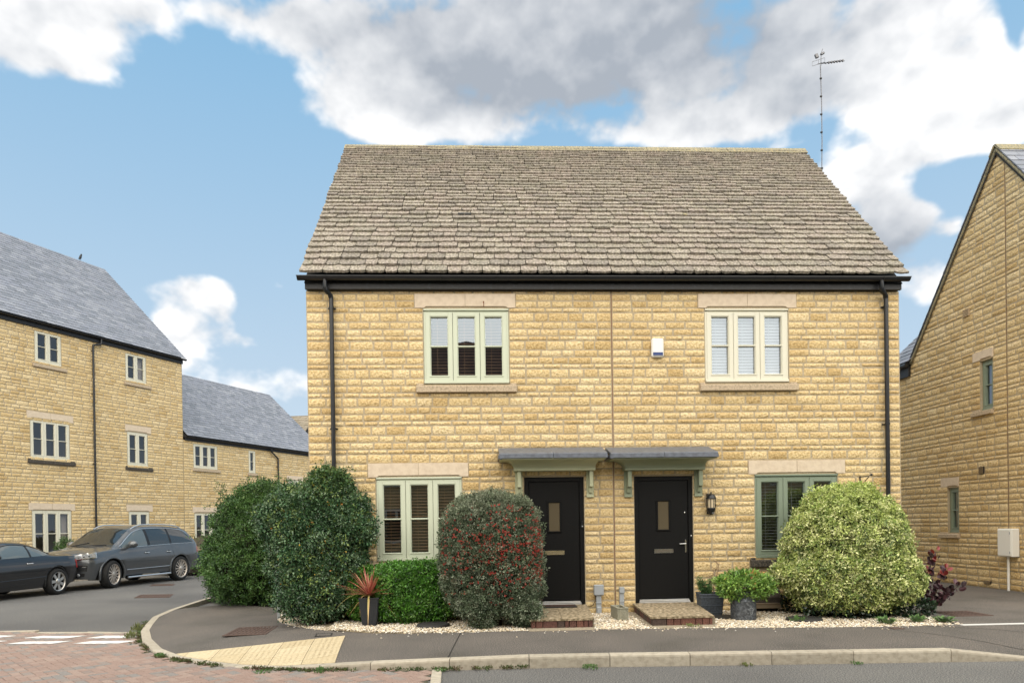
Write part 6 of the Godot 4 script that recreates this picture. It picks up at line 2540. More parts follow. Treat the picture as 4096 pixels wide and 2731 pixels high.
func planting() -> void:
	# dome with red berries
	var base := Vector3(2.93, 0, 0.95)
	var o := shrub("berry_shrub", "clipped round topped grey green shrub covered in red berries", "shrub", base)
	var lobes := moved([[Vector3(2.93, 1.02, 0.95), Vector3(0.74, 0.92, 0.66), 2.9, 0.16], [Vector3(3.38, 0.36, 1.25), Vector3(0.18, 0.40, 0.30), 2.2, -0.02], [Vector3(2.78, 0.26, 1.35), Vector3(0.16, 0.28, 0.22), 2.2, -0.02]], base)
	var small := []
	for k in 3:
		small.append(leaf_cluster(10, 0.027, 0.016, 1.0, 0.2, 10 + k, 1.5))
	foliage(o, "foliage", knobs(lobes, 26, 0.07, 0.13, 503), small, 20000, [[Color(0.125, 0.17, 0.095), 4.0, 0.4], [Color(0.05, 0.08, 0.04), 2.6, 0.4], [Color(0.28, 0.315, 0.225), 2.6, 0.3], [Color(0.07, 0.055, 0.03), 0.4, 0.3]], M.leaf_soft, 501, {"lump": 0.05, "lump_freq": 4.0, "depth": 0.24, "stray": 0.08, "stray_len": 0.09, "top": Color(0.23, 0.25, 0.165), "top_from": 1.35, "top_to": 2.0})
	inner_growth(o, lobes, 0.80)
	branches(o, "stem", [[Vector3(-0.28, 0, 0.35), Vector3(-0.2, 0.7, 0.1), 0.035], [Vector3(-0.18, 0, 0.38), Vector3(0.1, 0.8, 0.1), 0.025], [Vector3(0.1, 0, 0.2), Vector3(0.1, 0.8, 0.0), 0.04]], M.bark)
	rng.seed = 502
	var bs := Shape.new()
	for k in 5:
		bs.ball(Vector3(rng.randf_range(-1, 1), rng.randf_range(-1, 1), rng.randf_range(-0.4, 0.6)) * 0.013, Vector3.ONE * rng.randf_range(0.0045, 0.0062), 6, 4)
	var ts := []
	var cs := []
	while ts.size() < 1000:
		var u := Vector3(rng.randfn(), rng.randfn() * 0.8, absf(rng.randfn())).normalized()
		var w := clampf(0.60 + 0.34 * u.x - 0.30 * absf(u.y - 0.2), 0.12, 1.0)
		var p: Vector3 = lobes[0][0] + u * lobe_radius(u, lobes[0][1], 3.0) * rng.randf_range(0.985, 1.03)
		noise.seed = 8
		noise.frequency = 1.8
		if p.y < 0.3 or p.y > 1.78 or rng.randf() > w * (0.6 + 0.9 * noise.get_noise_3dv(p * 2.0)):
			continue
		ts.append(Transform3D(Basis.from_euler(Vector3(rng.randf(), rng.randf(), rng.randf()) * TAU).scaled(Vector3.ONE * rng.randf_range(0.8, 1.35)), p))
		cs.append(Color(0.42, 0.045, 0.032) * rng.randf_range(0.75, 1.25))
	scatter(o, "berries", bs.mesh(null), M.berry, ts, cs)
	# big variegated dome
	base = Vector3(8.58, 0, 0.78)
	o = shrub("variegated_shrub", "big dome shaped shrub of pale yellow green variegated leaves", "shrub", base)
	lobes = moved([[Vector3(8.50, 0.90, 0.78), Vector3(0.93, 1.12, 0.74), 2.1, 0.12], [Vector3(8.52, 0.62, 0.85), Vector3(0.94, 0.54, 0.76), 2.4, 0.08], [Vector3(7.72, 0.62, 0.80), Vector3(0.30, 0.22, 0.36), 2.2, 0.3]], base)
	small = []
	for k in 3:
		small.append(leaf_cluster(8, 0.042, 0.024, 1.1, 0.18, 20 + k, 0.9))
	foliage(o, "foliage", knobs(lobes, 30, 0.07, 0.13, 512), small, 21000, [[Color(0.46, 0.53, 0.17), 4.0, 0.3], [Color(0.68, 0.70, 0.35), 3.0, 0.2], [Color(0.23, 0.32, 0.09), 2.2, 0.4], [Color(0.08, 0.12, 0.04), 1.0, 0.4]], M.leaf, 511, {"lump": 0.06, "lump_freq": 3.2, "depth": 0.28, "stray": 0.07, "stray_len": 0.09, "lift": 0.25, "top": Color(0.44, 0.54, 0.15), "top_from": 1.2, "top_to": 2.0})
	inner_growth(o, lobes, 0.76)
	branches(o, "stem", [[Vector3(-0.5, 0.0, 0.1), Vector3(-0.75, 0.6, 0.1), 0.03], [Vector3(-0.2, 0.0, 0.2), Vector3(-0.1, 0.8, 0.1), 0.05], [Vector3(0.3, 0.0, 0.1), Vector3(0.4, 0.8, 0.1), 0.04], [Vector3(-0.6, 0.28, 0.3), Vector3(-0.95, 0.52, 0.35), 0.012]], M.bark)
	# dark shrub at the corner
	base = Vector3(0.22, 0, 0.22)
	o = shrub("corner_shrub", "tall dark green glossy shrub with orange flecks at the house corner", "shrub", base)
	lobes = moved([[Vector3(0.20, 1.02, 0.20), Vector3(0.67, 0.74, 0.53), 2.4, 0.12], [Vector3(0.36, 1.72, 0.15), Vector3(0.44, 0.66, 0.40), 1.9, 0.3], [Vector3(-0.20, 1.52, 0.2), Vector3(0.34, 0.58, 0.40), 2.1, 0.3], [Vector3(0.20, 0.45, 0.25), Vector3(0.56, 0.42, 0.48), 2.4, 0.02], [Vector3(0.72, 1.5, 0.2), Vector3(0.24, 0.50, 0.33), 2.1, 0.3]], base)
	small = []
	for k in 3:
		small.append(leaf_cluster(8, 0.044, 0.028, 1.1, 0.22, 30 + k, 1.0))
	foliage(o, "foliage", knobs(lobes, 40, 0.10, 0.22, 522), small, 15000, [[Color(0.036, 0.085, 0.038), 4.0, 0.4], [Color(0.07, 0.145, 0.06), 3.0, 0.35], [Color(0.14, 0.22, 0.115), 1.8, 0.3], [Color(0.18, 0.25, 0.07), 0.9, 0.3]], M.leaf_gloss, 521, {"lump": 0.15, "lump_freq": 3.0, "depth": 0.32, "stray": 0.14, "stray_len": 0.16, "top": Color(0.085, 0.15, 0.03), "top_from": 1.7, "top_to": 2.5})
	inner_growth(o, lobes, 0.74)
	branches(o, "stem", [[Vector3(-0.15, 0.0, 0.15), Vector3(-0.2, 1.3, 0.1), 0.035], [Vector3(0.05, 0.0, 0.2), Vector3(0.15, 1.6, 0.1), 0.03], [Vector3(-0.2, 0.35, 0.45), Vector3(-0.30, 0.75, 0.40), 0.016]], M.bark)
	ts = []
	cs = []
	rng.seed = 523
	while ts.size() < 150:
		var l: Array = lobes[rng.randi() % 4]
		var u := Vector3(rng.randfn(), rng.randfn(), absf(rng.randfn())).normalized()
		var p: Vector3 = l[0] + u * lobe_radius(u, l[1], l[2]) * rng.randf_range(0.98, 1.06)
		ts.append(Transform3D(Basis.from_euler(Vector3(rng.randf(), rng.randf(), rng.randf()) * TAU).scaled(Vector3.ONE * rng.randf_range(0.8, 1.6)), p))
		cs.append([Color(0.62, 0.30, 0.04), Color(0.68, 0.45, 0.07), Color(0.50, 0.22, 0.05)][rng.randi() % 3])
	scatter(o, "orange_leaves", leaf_cluster(2, 0.028, 0.018, 1.0, 0.2, 35, 0.2), M.leaf, ts, cs)
	# hedge along the side road
	base = Vector3(-1.9, -0.08, -3.5)
	o = shrub("side_hedge", "loose green privet hedge behind the corner shrub by the side road", "hedge", base)
	lobes = moved([[Vector3(-1.92, 1.08, -3.45), Vector3(0.86, 1.14, 0.90), 2.5, -0.07], [Vector3(-1.0, 1.10, -3.5), Vector3(0.70, 1.10, 0.8), 2.7, -0.07], [Vector3(-2.35, 1.1, -5.3), Vector3(0.80, 1.25, 1.3), 3.0, -0.07], [Vector3(-1.80, 1.82, -3.4), Vector3(0.48, 0.55, 0.55), 1.9, 0.3], [Vector3(-2.0, 0.62, -3.4), Vector3(0.92, 0.66, 0.98), 2.6, -0.07]], base)
	small = []
	for k in 3:
		small.append(leaf_cluster(9, 0.046, 0.025, 1.1, 0.2, 40 + k, 1.0))
	foliage(o, "foliage", knobs(lobes, 46, 0.14, 0.30, 532), small, 21000, [[Color(0.055, 0.125, 0.032), 4.0, 0.4], [Color(0.095, 0.19, 0.045), 3.0, 0.3], [Color(0.035, 0.075, 0.028), 2.5, 0.3], [Color(0.14, 0.22, 0.07), 0.9, 0.3]], M.leaf, 531, {"lump": 0.12, "lump_freq": 2.2, "depth": 0.28, "stray": 0.16, "stray_len": 0.20, "patch": Color(0.06, 0.15, 0.026), "patch_share": 0.5})
	inner_growth(o, lobes, 0.78)
	branches(o, "stem", [[Vector3(-0.3, 0, 0.3), Vector3(-0.2, 1.2, 0.1), 0.04], [Vector3(0.4, 0, 0.3), Vector3(0.3, 1.2, 0.1), 0.04]], M.bark)
	# long shoots
	rng.seed = 533
	var shoots := Shape.new()
	ts = []
	cs = []
	for k in 42:
		var p := Vector3(rng.randf_range(-0.75, 1.3), rng.randf_range(1.9, 2.3), rng.randf_range(-0.4, 0.5))
		var d := Vector3(rng.randf_range(-0.5, 0.5), 1.0, rng.randf_range(-0.2, 0.4)).normalized()
		if k > 28:
			p = Vector3(rng.randf_range(-0.85, -0.6), rng.randf_range(0.5, 1.9), rng.randf_range(-0.2, 0.6))
			d = Vector3(-1.0, rng.randf_range(0.0, 0.6), 0.3).normalized()
		var l := rng.randf_range(0.2, 0.5) * (0.7 if k > 28 else 1.0)
		var pt := PackedVector3Array([p, p + d * l * 0.5, p + d * l + Vector3(rng.randf_range(-0.1, 0.1), -0.03, 0)])
		shoots.tube(pt, [0.006, 0.004, 0.002], 5)
		for j in 9:
			var t := j / 8.0
			ts.append(Transform3D(Basis.from_euler(Vector3(rng.randf(), rng.randf(), rng.randf()) * TAU), pt[0].lerp(pt[2], t)))
			cs.append(Color(0.07, 0.145, 0.032) * rng.randf_range(0.7, 1.3))
	sp(o, "shoots", shoots, M.bark)
	scatter(o, "shoot_leaves", leaf_cluster(4, 0.045, 0.022, 1.6, 0.2, 45, 0.3), M.leaf, ts, cs)
	# low box hedge under the window
	base = Vector3(1.65, 0, 0.5)
	o = shrub("low_hedge", "low bright green clipped hedge under the left ground floor window", "hedge", base)
	lobes = moved([[Vector3(1.74, 0.47, 0.5), Vector3(0.66, 0.44, 0.40), 4.0, 0.03], [Vector3(1.02, 0.42, 0.32), Vector3(0.36, 0.42, 0.30), 3.0, 0.03]], base)
	small = []
	for k in 3:
		small.append(leaf_cluster(8, 0.038, 0.022, 1.1, 0.2, 50 + k, 0.8))
	foliage(o, "foliage", lobes, small, 7500, [[Color(0.065, 0.19, 0.022), 4.0, 0.3], [Color(0.10, 0.26, 0.035), 3.0, 0.3], [Color(0.03, 0.09, 0.015), 2.0, 0.3], [Color(0.17, 0.32, 0.07), 1.0, 0.2]], M.leaf_gloss, 541, {"lump": 0.05, "lump_freq": 3.0, "depth": 0.28, "stray": 0.05, "stray_len": 0.06})
	inner_growth(o, lobes, 0.74)
	branches(o, "stem", [[Vector3(-0.2, 0, 0.1), Vector3(-0.2, 0.4, 0), 0.02], [Vector3(0.3, 0, 0.1), Vector3(0.3, 0.4, 0), 0.02]], M.bark)
	# purple smoke bush
	o = shrub("smoke_bush", "small purple leaved smoke bush right of the variegated dome", "shrub", Vector3(9.74, 0, 0.78))
	o.scale = Vector3.ONE * 1.12
	rng.seed = 551
	var leaves := []
	for m in [flat(0.055, 0.022, 0.032, 0.5), flat(0.075, 0.026, 0.036, 0.5), flat(0.20, 0.022, 0.02, 0.45), flat(0.04, 0.02, 0.024, 0.55)]:
		for k in 2:
			var s := Shape.new()
			var prev := Vector3.ZERO
			var n := 9
			for i in n:
				var t0 := TAU * i / n
				var t1 := TAU * (i + 1) / n
				var f := func(t: float) -> Vector3: return Vector3(sin(t) * 0.026, 0.034 - cos(t) * 0.034, 0.010 * absf(sin(t)) + (0.004 if k == 1 else -0.003) * cos(t))
				s.tri(Vector3(0, 0.034, 0), f.call(t0), f.call(t1), Vector3.BACK)
			leaves.append(s.mesh(m))
	var stems := [[Vector3(0, 0, 0), Vector3(0.14, 0.86, 0.02)], [Vector3(0.02, 0, 0), Vector3(0.30, 0.62, 0.05)], [Vector3(0.02, 0, 0.02), Vector3(0.40, 0.40, 0.18)], [Vector3(0, 0, 0), Vector3(-0.02, 0.62, 0.05)], [Vector3(0.0, 0, 0.03), Vector3(0.2, 0.28, 0.25)], [Vector3(0.0, 0, 0.03), Vector3(-0.12, 0.25, 0.28)], [Vector3(0, 0, 0), Vector3(0.22, 0.78, -0.1)], [Vector3(0, 0, 0), Vector3(0.36, 0.25, 0.05)]]
	for q in stems:
		branches(o, "stem", [[q[0], q[1], 0.008]], M.bark)
		for k in 33:
			var t := 0.22 + 0.80 * k / 32.0
			var p: Vector3 = q[0].lerp(q[1], t) + Vector3(rng.randf_range(-1, 1), rng.randf_range(-0.6, 0.6), rng.randf_range(-1, 1)) * 0.05
			var kind: int = (4 + rng.randi() % 2) if p.y > 0.5 and rng.randf() < 0.45 else [0, 1, 2, 3, 6, 7][rng.randi() % 6]
			part(o, "leaf", leaves[kind], Transform3D(Basis.from_euler(Vector3(rng.randf_range(-0.9, 0.7), rng.randf() * TAU, rng.randf_range(-1.2, 1.2))).scaled(Vector3.ONE * rng.randf_range(0.85, 1.4)), p))
	# ivy in the shade under the dome
	base = Vector3(7.9, 0, 0.5)
	o = shrub("ivy_patch", "dark ivy in the shade at the left foot of the variegated dome", "ivy", base)
	lobes = moved([[Vector3(7.85, 0.18, 0.42), Vector3(0.2, 0.26, 0.16), 2.0, 0.01], [Vector3(8.5, 0.13, 1.0), Vector3(0.75, 0.16, 0.42), 2.0, 0.01], [Vector3(9.3, 0.13, 1.1), Vector3(0.35, 0.16, 0.3), 2.0, 0.01]], base)
	foliage(o, "foliage", lobes, [leaf_cluster(3, 0.055, 0.055, 1.0, 0.1, 61, 0.6), leaf_cluster(3, 0.05, 0.05, 1.0, 0.1, 62, 0.6)], 900, [[Color(0.016, 0.036, 0.018), 3.0, 0.3], [Color(0.028, 0.055, 0.026), 1.0, 0.3]], M.leaf_gloss, 561, {"depth": 0.5})
	# weeds
	for q in [
		["feathery green weed in the gravel by the round black cover", Vector3(7.42, 0.0, 1.38), 0.16, 0.12, 46, 0],
		["leafy poppy like weed at the gravel edge, left of three by the purple bush", Vector3(8.50, 0.0, 1.82), 0.20, 0.16, 60, 1],
		["leafy weed at the gravel edge, middle of three by the purple bush", Vector3(9.02, 0.0, 1.72), 0.17, 0.16, 60, 1],
		["spreading leafy weed at the gravel edge, right of three by the purple bush", Vector3(9.38, 0.0, 1.78), 0.22, 0.13, 70, 1],
		["flat mossy weed at the foot of the right step", Vector3(5.72, 0.02, 1.80), 0.15, 0.035, 40, 2],
		["small weed sprouting from the kerb foot below the left door", Vector3(3.98, -0.14, 3.68), 0.13, 0.07, 40, 0],
		["small weed sprouting from the kerb foot below the right planters", Vector3(5.72, -0.14, 3.75), 0.08, 0.05, 26, 2],
		["small weed sprouting from the kerb foot below the dome shrub", Vector3(6.95, -0.14, 3.80), 0.08, 0.05, 26, 0],
		["tuft of grass in the kerb joint at the end of the block paving", Vector3(2.30, -0.15, 3.56), 0.10, 0.06, 34, 0],
		["green tuft against the inner kerb where the paving bends", Vector3(-1.45, -0.18, 2.10), 0.10, 0.07, 36, 0],
		["taller straggling weed against the kerb at the road corner", Vector3(-2.72, -0.2, 0.30), 0.16, 0.16, 60, 2],
		["straggling grass weed at the far bend of the kerb", Vector3(-2.98, -0.2, -0.45), 0.13, 0.20, 60, 2],
		["low green weed at the end of the white dashes", Vector3(-2.80, -0.2, -0.28), 0.14, 0.06, 44, 0],
		["leafy seedling at the kerb foot by the wide kerb joint", Vector3(0.95, -0.17, 3.42), 0.10, 0.11, 40, 0],
		["weed in the kerb foot below the buff tactile paving", Vector3(0.25, -0.18, 3.30), 0.12, 0.05, 40, 0],
	]:
		rng.seed = int(q[1].x * 100) + 777
		var s := Shape.new()
		for k in q[4]:
			var a := rng.randf() * TAU
			var d := Vector3(cos(a), 0, sin(a))
			var r: float = q[2] * sqrt(rng.randf())
			var root: Vector3 = d * r * (0.35 if q[5] == 1 else 0.8)
			var tip: Vector3 = d * r + Vector3(0, q[3] * rng.randf_range(0.4, 1.0) * (1.0 - 0.5 * r / q[2]), 0)
			var side := d.cross(Vector3.UP) * (0.018 if q[5] == 1 else 0.010) * rng.randf_range(0.7, 1.4)
			var mid := root.lerp(tip, 0.55) + Vector3(0, 0.02, 0)
			s.tri(root, mid + side, mid - side, Vector3.UP)
			s.tri(mid + side, tip, mid - side, Vector3.UP)
		var m: Material = [flat(0.07, 0.15, 0.03, 0.6), flat(0.10, 0.20, 0.05, 0.55), flat(0.12, 0.14, 0.035, 0.7)][q[5]]
		m.backlight_enabled = true
		m.backlight = Color(0.3, 0.3, 0.3)
		var n := single("weed", q[0], "weed", s, m, "weeds along the kerb and gravel")
		n.position = q[1]
	# moss and litter along the kerb foot
	rng.seed = 571
	ts = []
	cs = []
	for k in range(7, 19):
		var a: Array = KERB[k]
		var b: Array = KERB[k + 1]
		for i in 46:
			var t := rng.randf()
			var n := kerb_inward(k)
			var p := Vector3(lerpf(a[0], b[0], t), 0, lerpf(a[1], b[1], t)) - n * absf(rng.randfn()) * 0.045
			noise.seed = 3
			noise.frequency = 1.0
			if noise.get_noise_3dv(p * 2.0) < -0.12:
				continue
			p.y = hr(p.x) + 0.02
			ts.append(Transform3D(Basis.from_euler(Vector3(-PI / 2 + rng.randf_range(-0.5, 0.5), rng.randf() * TAU, 0)), p))
			cs.append([Color(0.06, 0.10, 0.022), Color(0.10, 0.115, 0.03), Color(0.10, 0.06, 0.03), Color(0.05, 0.085, 0.02)][rng.randi() % 4])
	var moss := scatter(self, "moss", leaf_cluster(8, 0.03, 0.014, 1.2, 0.2, 71, 0.5), M.leaf_soft, ts, cs)
	moss.set_meta("label", "moss and small grass in the gutter along the kerb")
	moss.set_meta("category", "moss")


func square_pot(o: Node3D, called: String, w0: float, w1: float, h: float, mat: Material, ribs: Array, flare := 1.0) -> void:
	var s := Shape.new()
	var rows := []
	for k in 9:
		var t := k / 8.0
		var w := lerpf(w0, w1, pow(t, flare)) * 0.5
		var row := PackedVector3Array()
		var c := 0.012
		for m in [[1, -1, 1, 0], [1, 1, 1, 0], [1, 1, 0, 1], [-1, 1, 0, 1], [-1, 1, 1, 0], [-1, -1, 1, 0], [-1, -1, 0, 1], [1, -1, 0, 1], [1, -1, 1, 0]]:
			row.append(Vector3(m[0] * (w - (c if m[3] else 0.0)), h * t, m[1] * (w - (c if m[2] else 0.0))))
		rows.append(row)
	for j in 8:
		for i in 8:
			var a: Vector3 = rows[j][i]
			var b: Vector3 = rows[j][i + 1]
			s.quad(a, b, rows[j + 1][i + 1], rows[j + 1][i], (a + b) * Vector3(1, 0, 1))
	var t := w1 * 0.5
	for q in [[-1, 0], [1, 0], [0, -1], [0, 1]]:
		s.box(Vector3(q[0] * (t - 0.012), h - 0.004, q[1] * (t - 0.012)), Vector3(0.028 if q[0] else w1 + 0.01, 0.022 if q[0] else 0.0218, 0.028 if q[1] else w1 - 0.03), 0.004)
	sp(o, called, s, mat)
	for y in ribs:
		var w := lerpf(w0, w1, pow(y / h, flare)) * 0.5
		var r := Shape.new()
		for q in [[-1, 0], [1, 0], [0, -1], [0, 1]]:
			r.box(Vector3(q[0] * w, y, q[1] * w), Vector3(0.012 if q[0] else w * 2 + 0.012, 0.012, 0.012 if q[1] else w * 2 - 0.012), 0.004)
		sp(o, "rib", r, mat)
	var e := Shape.new()
	e.box(Vector3(0, h - 0.03, 0), Vector3(w1 - 0.03, 0.01, w1 - 0.03))
	sp(o, "soil", e, M.soil)


func pots() -> void:
	# red cordyline in its tall pot
	var o := thing("tall_planter", "tall tapered black square planter on the gravel", "planter", Vector3(1.078, 0.0, 0.80), 0.06)
	square_pot(o, "pot_body", 0.205, 0.295, 0.41, M.pot_dark, [], 0.75)
	o = thing("cordyline", "spiky red cordyline with drooping tan lower leaves in the black planter", "plant", Vector3(1.078, 0.395, 0.80))
	rng.seed = 601
	var reds := [flat(0.52, 0.17, 0.13, 0.45), flat(0.40, 0.10, 0.09, 0.45), flat(0.56, 0.28, 0.19, 0.5)]
	var tans := [flat(0.50, 0.33, 0.14, 0.6), flat(0.42, 0.25, 0.11, 0.6), flat(0.36, 0.30, 0.10, 0.6)]
	for k in 110:
		var low := k > 92
		var a := rng.randf() * TAU
		var el := rng.randf_range(0.12, 1.45) if not low else rng.randf_range(-0.25, 0.5)
		if k == 109:
			a = PI / 2 - 0.1
		var l := rng.randf_range(0.34, 0.58) if not low else rng.randf_range(0.32, 0.58)
		var d := Vector3(cos(a) * cos(el), sin(el), sin(a) * cos(el))
		var side := Vector3(-sin(a), 0, cos(a))
		var rows := []
		for j in 8:
			var t := j / 7.0
			var p := d * l * t + Vector3(0, -l * (0.75 if low else 0.16) * t * t, 0) + Vector3(0, 0.04, 0)
			if low and k % 6 == 0:
				p = Vector3(cos(a), 0, sin(a)) * (0.16 * sin(minf(1, t * 1.6) * PI * 0.5)) + Vector3(0, 0.05 + 0.04 * sin(t * PI * 0.6) - 0.36 * t * t, 0)
			var w := 0.0085 * (0.55 + 1.6 * t * (1 - t) * 1.8) * (1.0 - 0.9 * pow(t, 4))
			rows.append(PackedVector3Array([p + side * w + Vector3(0, 0.003, 0), p, p - side * w + Vector3(0, 0.003, 0)]))
		var s := Shape.new()
		s.grid(rows, Vector3.UP)
		sp(o, "leaf_blade", s, (tans if low else reds)[rng.randi() % 3])
	# metal churn with bushy plant
	o = thing("milk_churn", "old grey metal dairy churn used as a planter", "churn", Vector3(6.755, 0.0, 1.02), 0.0)
	var s := Shape.new()
	s.lathe(PackedVector2Array([Vector2(0.0, 0.0), Vector2(0.188, 0.0), Vector2(0.192, 0.012), Vector2(0.188, 0.024), Vector2(0.188, 0.125), Vector2(0.192, 0.131), Vector2(0.188, 0.137), Vector2(0.192, 0.149), Vector2(0.188, 0.155), Vector2(0.187, 0.27), Vector2(0.190, 0.276), Vector2(0.186, 0.283), Vector2(0.178, 0.315), Vector2(0.158, 0.345), Vector2(0.152, 0.36), Vector2(0.155, 0.41), Vector2(0.162, 0.42), Vector2(0.155, 0.428), Vector2(0.14, 0.425), Vector2(0.14, 0.38)]), 40)
	sp(o, "churn_body", s, M.zinc)
	for q in [-1, 1]:
		s = Shape.new()
		var path := PackedVector3Array()
		for k in 9:
			var t := PI * k / 8.0
			path.append(Vector3(q * (0.175 + 0.045 * sin(t)), 0.315 + 0.0 - 0.05 * cos(t) * -1.0, 0.06))
		s.tube(path, 0.011, 7)
		sp(o, "handle", s, M.zinc)
	var word := "DAIRY"
	for k in 5:
		var tm := TextMesh.new()
		var f := SystemFont.new()
		f.font_names = PackedStringArray(["Droid Sans"])
		f.font_weight = 700
		tm.font = f
		tm.text = word[k]
		tm.font_size = 32
		tm.pixel_size = 0.00085
		tm.depth = 0.006
		tm.material = M.zinc_mark
		var a := 0.28 + (k - 2) * 0.115
		var b := Basis(Vector3.UP, a) * Basis(Vector3.BACK, -(k - 2) * 0.16)
		part(o, "letter", tm, Transform3D(b, Vector3(sin(a) * 0.190, 0.182 - 0.005 * (k - 2) * (k - 2), cos(a) * 0.190)))
	s = Shape.new()   # the raised cow's head outline under the word
	for q in [-1, 1]:
		var pts := PackedVector3Array()
		for p in [[0.006, 0.150], [0.024, 0.152], [0.040, 0.158], [0.034, 0.145], [0.024, 0.140], [0.024, 0.115], [0.014, 0.092], [0.0, 0.088]]:
			var a: float = 0.28 + q * p[0] / 0.19
			pts.append(Vector3(sin(a) * 0.190, p[1], cos(a) * 0.190))
		s.tube(pts, 0.0035, 5)
	sp(o, "cow_emblem", s, M.zinc_mark)
	s = Shape.new()
	s.lathe(PackedVector2Array([Vector2(0.14, 0.40), Vector2(0.0, 0.405)]), 16)
	sp(o, "soil", s, M.soil)
	o = thing("leafy_plant", "bushy lime green plant with a few orange leaves in the metal churn", "plant", Vector3(6.755, 0.38, 1.02))
	foliage(o, "foliage", [[Vector3(0.02, 0.13, 0), Vector3(0.42, 0.19, 0.30), 2.4, -0.08]], [leaf_cluster(6, 0.062, 0.026, 1.2, 0.2, 81, 0.7), leaf_cluster(6, 0.058, 0.024, 1.2, 0.2, 82, 0.7)], 820, [[Color(0.16, 0.30, 0.05), 4.0, 0.25], [Color(0.24, 0.38, 0.075), 3.0, 0.2], [Color(0.09, 0.19, 0.035), 2.0, 0.3], [Color(0.42, 0.20, 0.05), 0.18, 0.2]], M.leaf, 611, {"lump": 0.12, "lump_freq": 5.0, "depth": 0.5, "lift": 0.1, "wild": 0.6, "stray": 0.12, "stray_len": 0.05})
	branches(o, "stem", [[Vector3(0, 0, 0), Vector3(0.1, 0.2, 0.05), 0.012], [Vector3(0, 0, 0), Vector3(-0.15, 0.2, 0.0), 0.012], [Vector3(0, 0, 0), Vector3(0.0, 0.25, -0.1), 0.012]], M.bark)
	# square planter by the right door
	o = thing("square_planter", "blue grey ribbed square planter between the right step and the churn", "planter", Vector3(6.43, 0.0, 0.46), -0.12)
	square_pot(o, "pot_body", 0.315, 0.375, 0.34, M.pot_blue, [0.05, 0.16, 0.285])
	o = thing("potted_herb", "upright dark green herb with a bare twig in the square planter", "plant", Vector3(6.40, 0.31, 0.46))
	rng.seed = 621
	var stems := Shape.new()
	var ts := []
	var cs := []
	for k in 16:
		var tip := Vector3(rng.randf_range(-0.15, 0.10), rng.randf_range(0.12, 0.30), rng.randf_range(-0.1, 0.12))
		stems.tube(PackedVector3Array([tip * Vector3(0.3, 0, 0.3), tip * 0.6, tip]), [0.005, 0.004, 0.002], 5)
		for j in 24:
			var t := rng.randf_range(0.15, 1.0)
			ts.append(Transform3D(Basis.from_euler(Vector3(rng.randf() * TAU, rng.randf() * TAU, 0)), tip * Vector3(0.3 + 0.7 * t, t, 0.3 + 0.7 * t)))
			cs.append([Color(0.05, 0.13, 0.03), Color(0.08, 0.20, 0.045), Color(0.035, 0.08, 0.025)][rng.randi() % 3])
	sp(o, "stems", stems, M.bark)
	scatter(o, "foliage", leaf_cluster(6, 0.034, 0.009, 1.2, 0.1, 85, 0.5), M.leaf, ts, cs)
	var tw := Shape.new()
	tw.tube(PackedVector3Array([Vector3(0.08, 0, 0), Vector3(0.10, 0.16, 0), Vector3(0.17, 0.38, 0.0), Vector3(0.19, 0.50, 0.0)]), [0.007, 0.006, 0.004, 0.002], 5)
	for k in 18:
		var t := rng.randf_range(0.35, 1.0)
		var p := Vector3(0.08 + 0.11 * t * t, 0.50 * t, 0)
		var e := p + Vector3(rng.randf_range(-0.13, 0.13), rng.randf_range(0.03, 0.15), rng.randf_range(-0.08, 0.08))
		tw.tube(PackedVector3Array([p, p.lerp(e, 0.5) + Vector3(0, 0.015, 0), e]), [0.0035, 0.0028, 0.0015], 4)
	sp(o, "bare_twig", tw, flat(0.20, 0.12, 0.085, 0.9))
	var sh := Shape.new()
	sh.box(Vector3(0, 0, 0), Vector3(0.001, 0.001, 0.001))
	# stone trough
	o = thing("stone_trough", "small empty grey stone trough with an hourglass emblem between the steps", "trough", Vector3(4.915, 0.0, 0.71), 0.09)
	s = Shape.new()
	s.box(Vector3(0, 0.02, 0), Vector3(0.17, 0.04, 0.38), 0.004)
	for q in [-1, 1]:
		s.box(Vector3(0.074 * q, 0.11, 0), Vector3(0.022, 0.15, 0.38), 0.005)
		s.box(Vector3(0, 0.11, 0.178 * q), Vector3(0.126, 0.15, 0.024), 0.005)
	for q in [-1, 1]:
		s.box(Vector3(0.072 * q, 0.182, 0), Vector3(0.034, 0.020, 0.40), 0.005)
		s.box(Vector3(0, 0.1815, 0.183 * q), Vector3(0.112, 0.0185, 0.034), 0.005)
	sp(o, "trough_body", s, M.old_stone)
	s = Shape.new()
	for q in [[-0.036, 0.135, 0.036, 0.135], [-0.036, 0.055, 0.036, 0.055], [-0.032, 0.135, 0.032, 0.055], [0.032, 0.135, -0.032, 0.055]]:
		s.tube(PackedVector3Array([Vector3(q[0], q[1], 0.191), Vector3(q[2], q[3], 0.1915)]), 0.0045, 5)
	for q in [[-0.058, 0.04, -0.058, 0.155], [0.058, 0.04, 0.058, 0.155], [-0.058, 0.155, 0.058, 0.155], [-0.058, 0.04, 0.058, 0.04]]:
		s.tube(PackedVector3Array([Vector3(q[0], q[1], 0.190), Vector3(q[2], q[3], 0.1905)]), 0.003, 5)
	sp(o, "hourglass_emblem", s, M.old_stone)
	s = Shape.new()
	s.box(Vector3(0, 0.07, 0), Vector3(0.125, 0.06, 0.33))
	sp(o, "soil", s, M.soil)
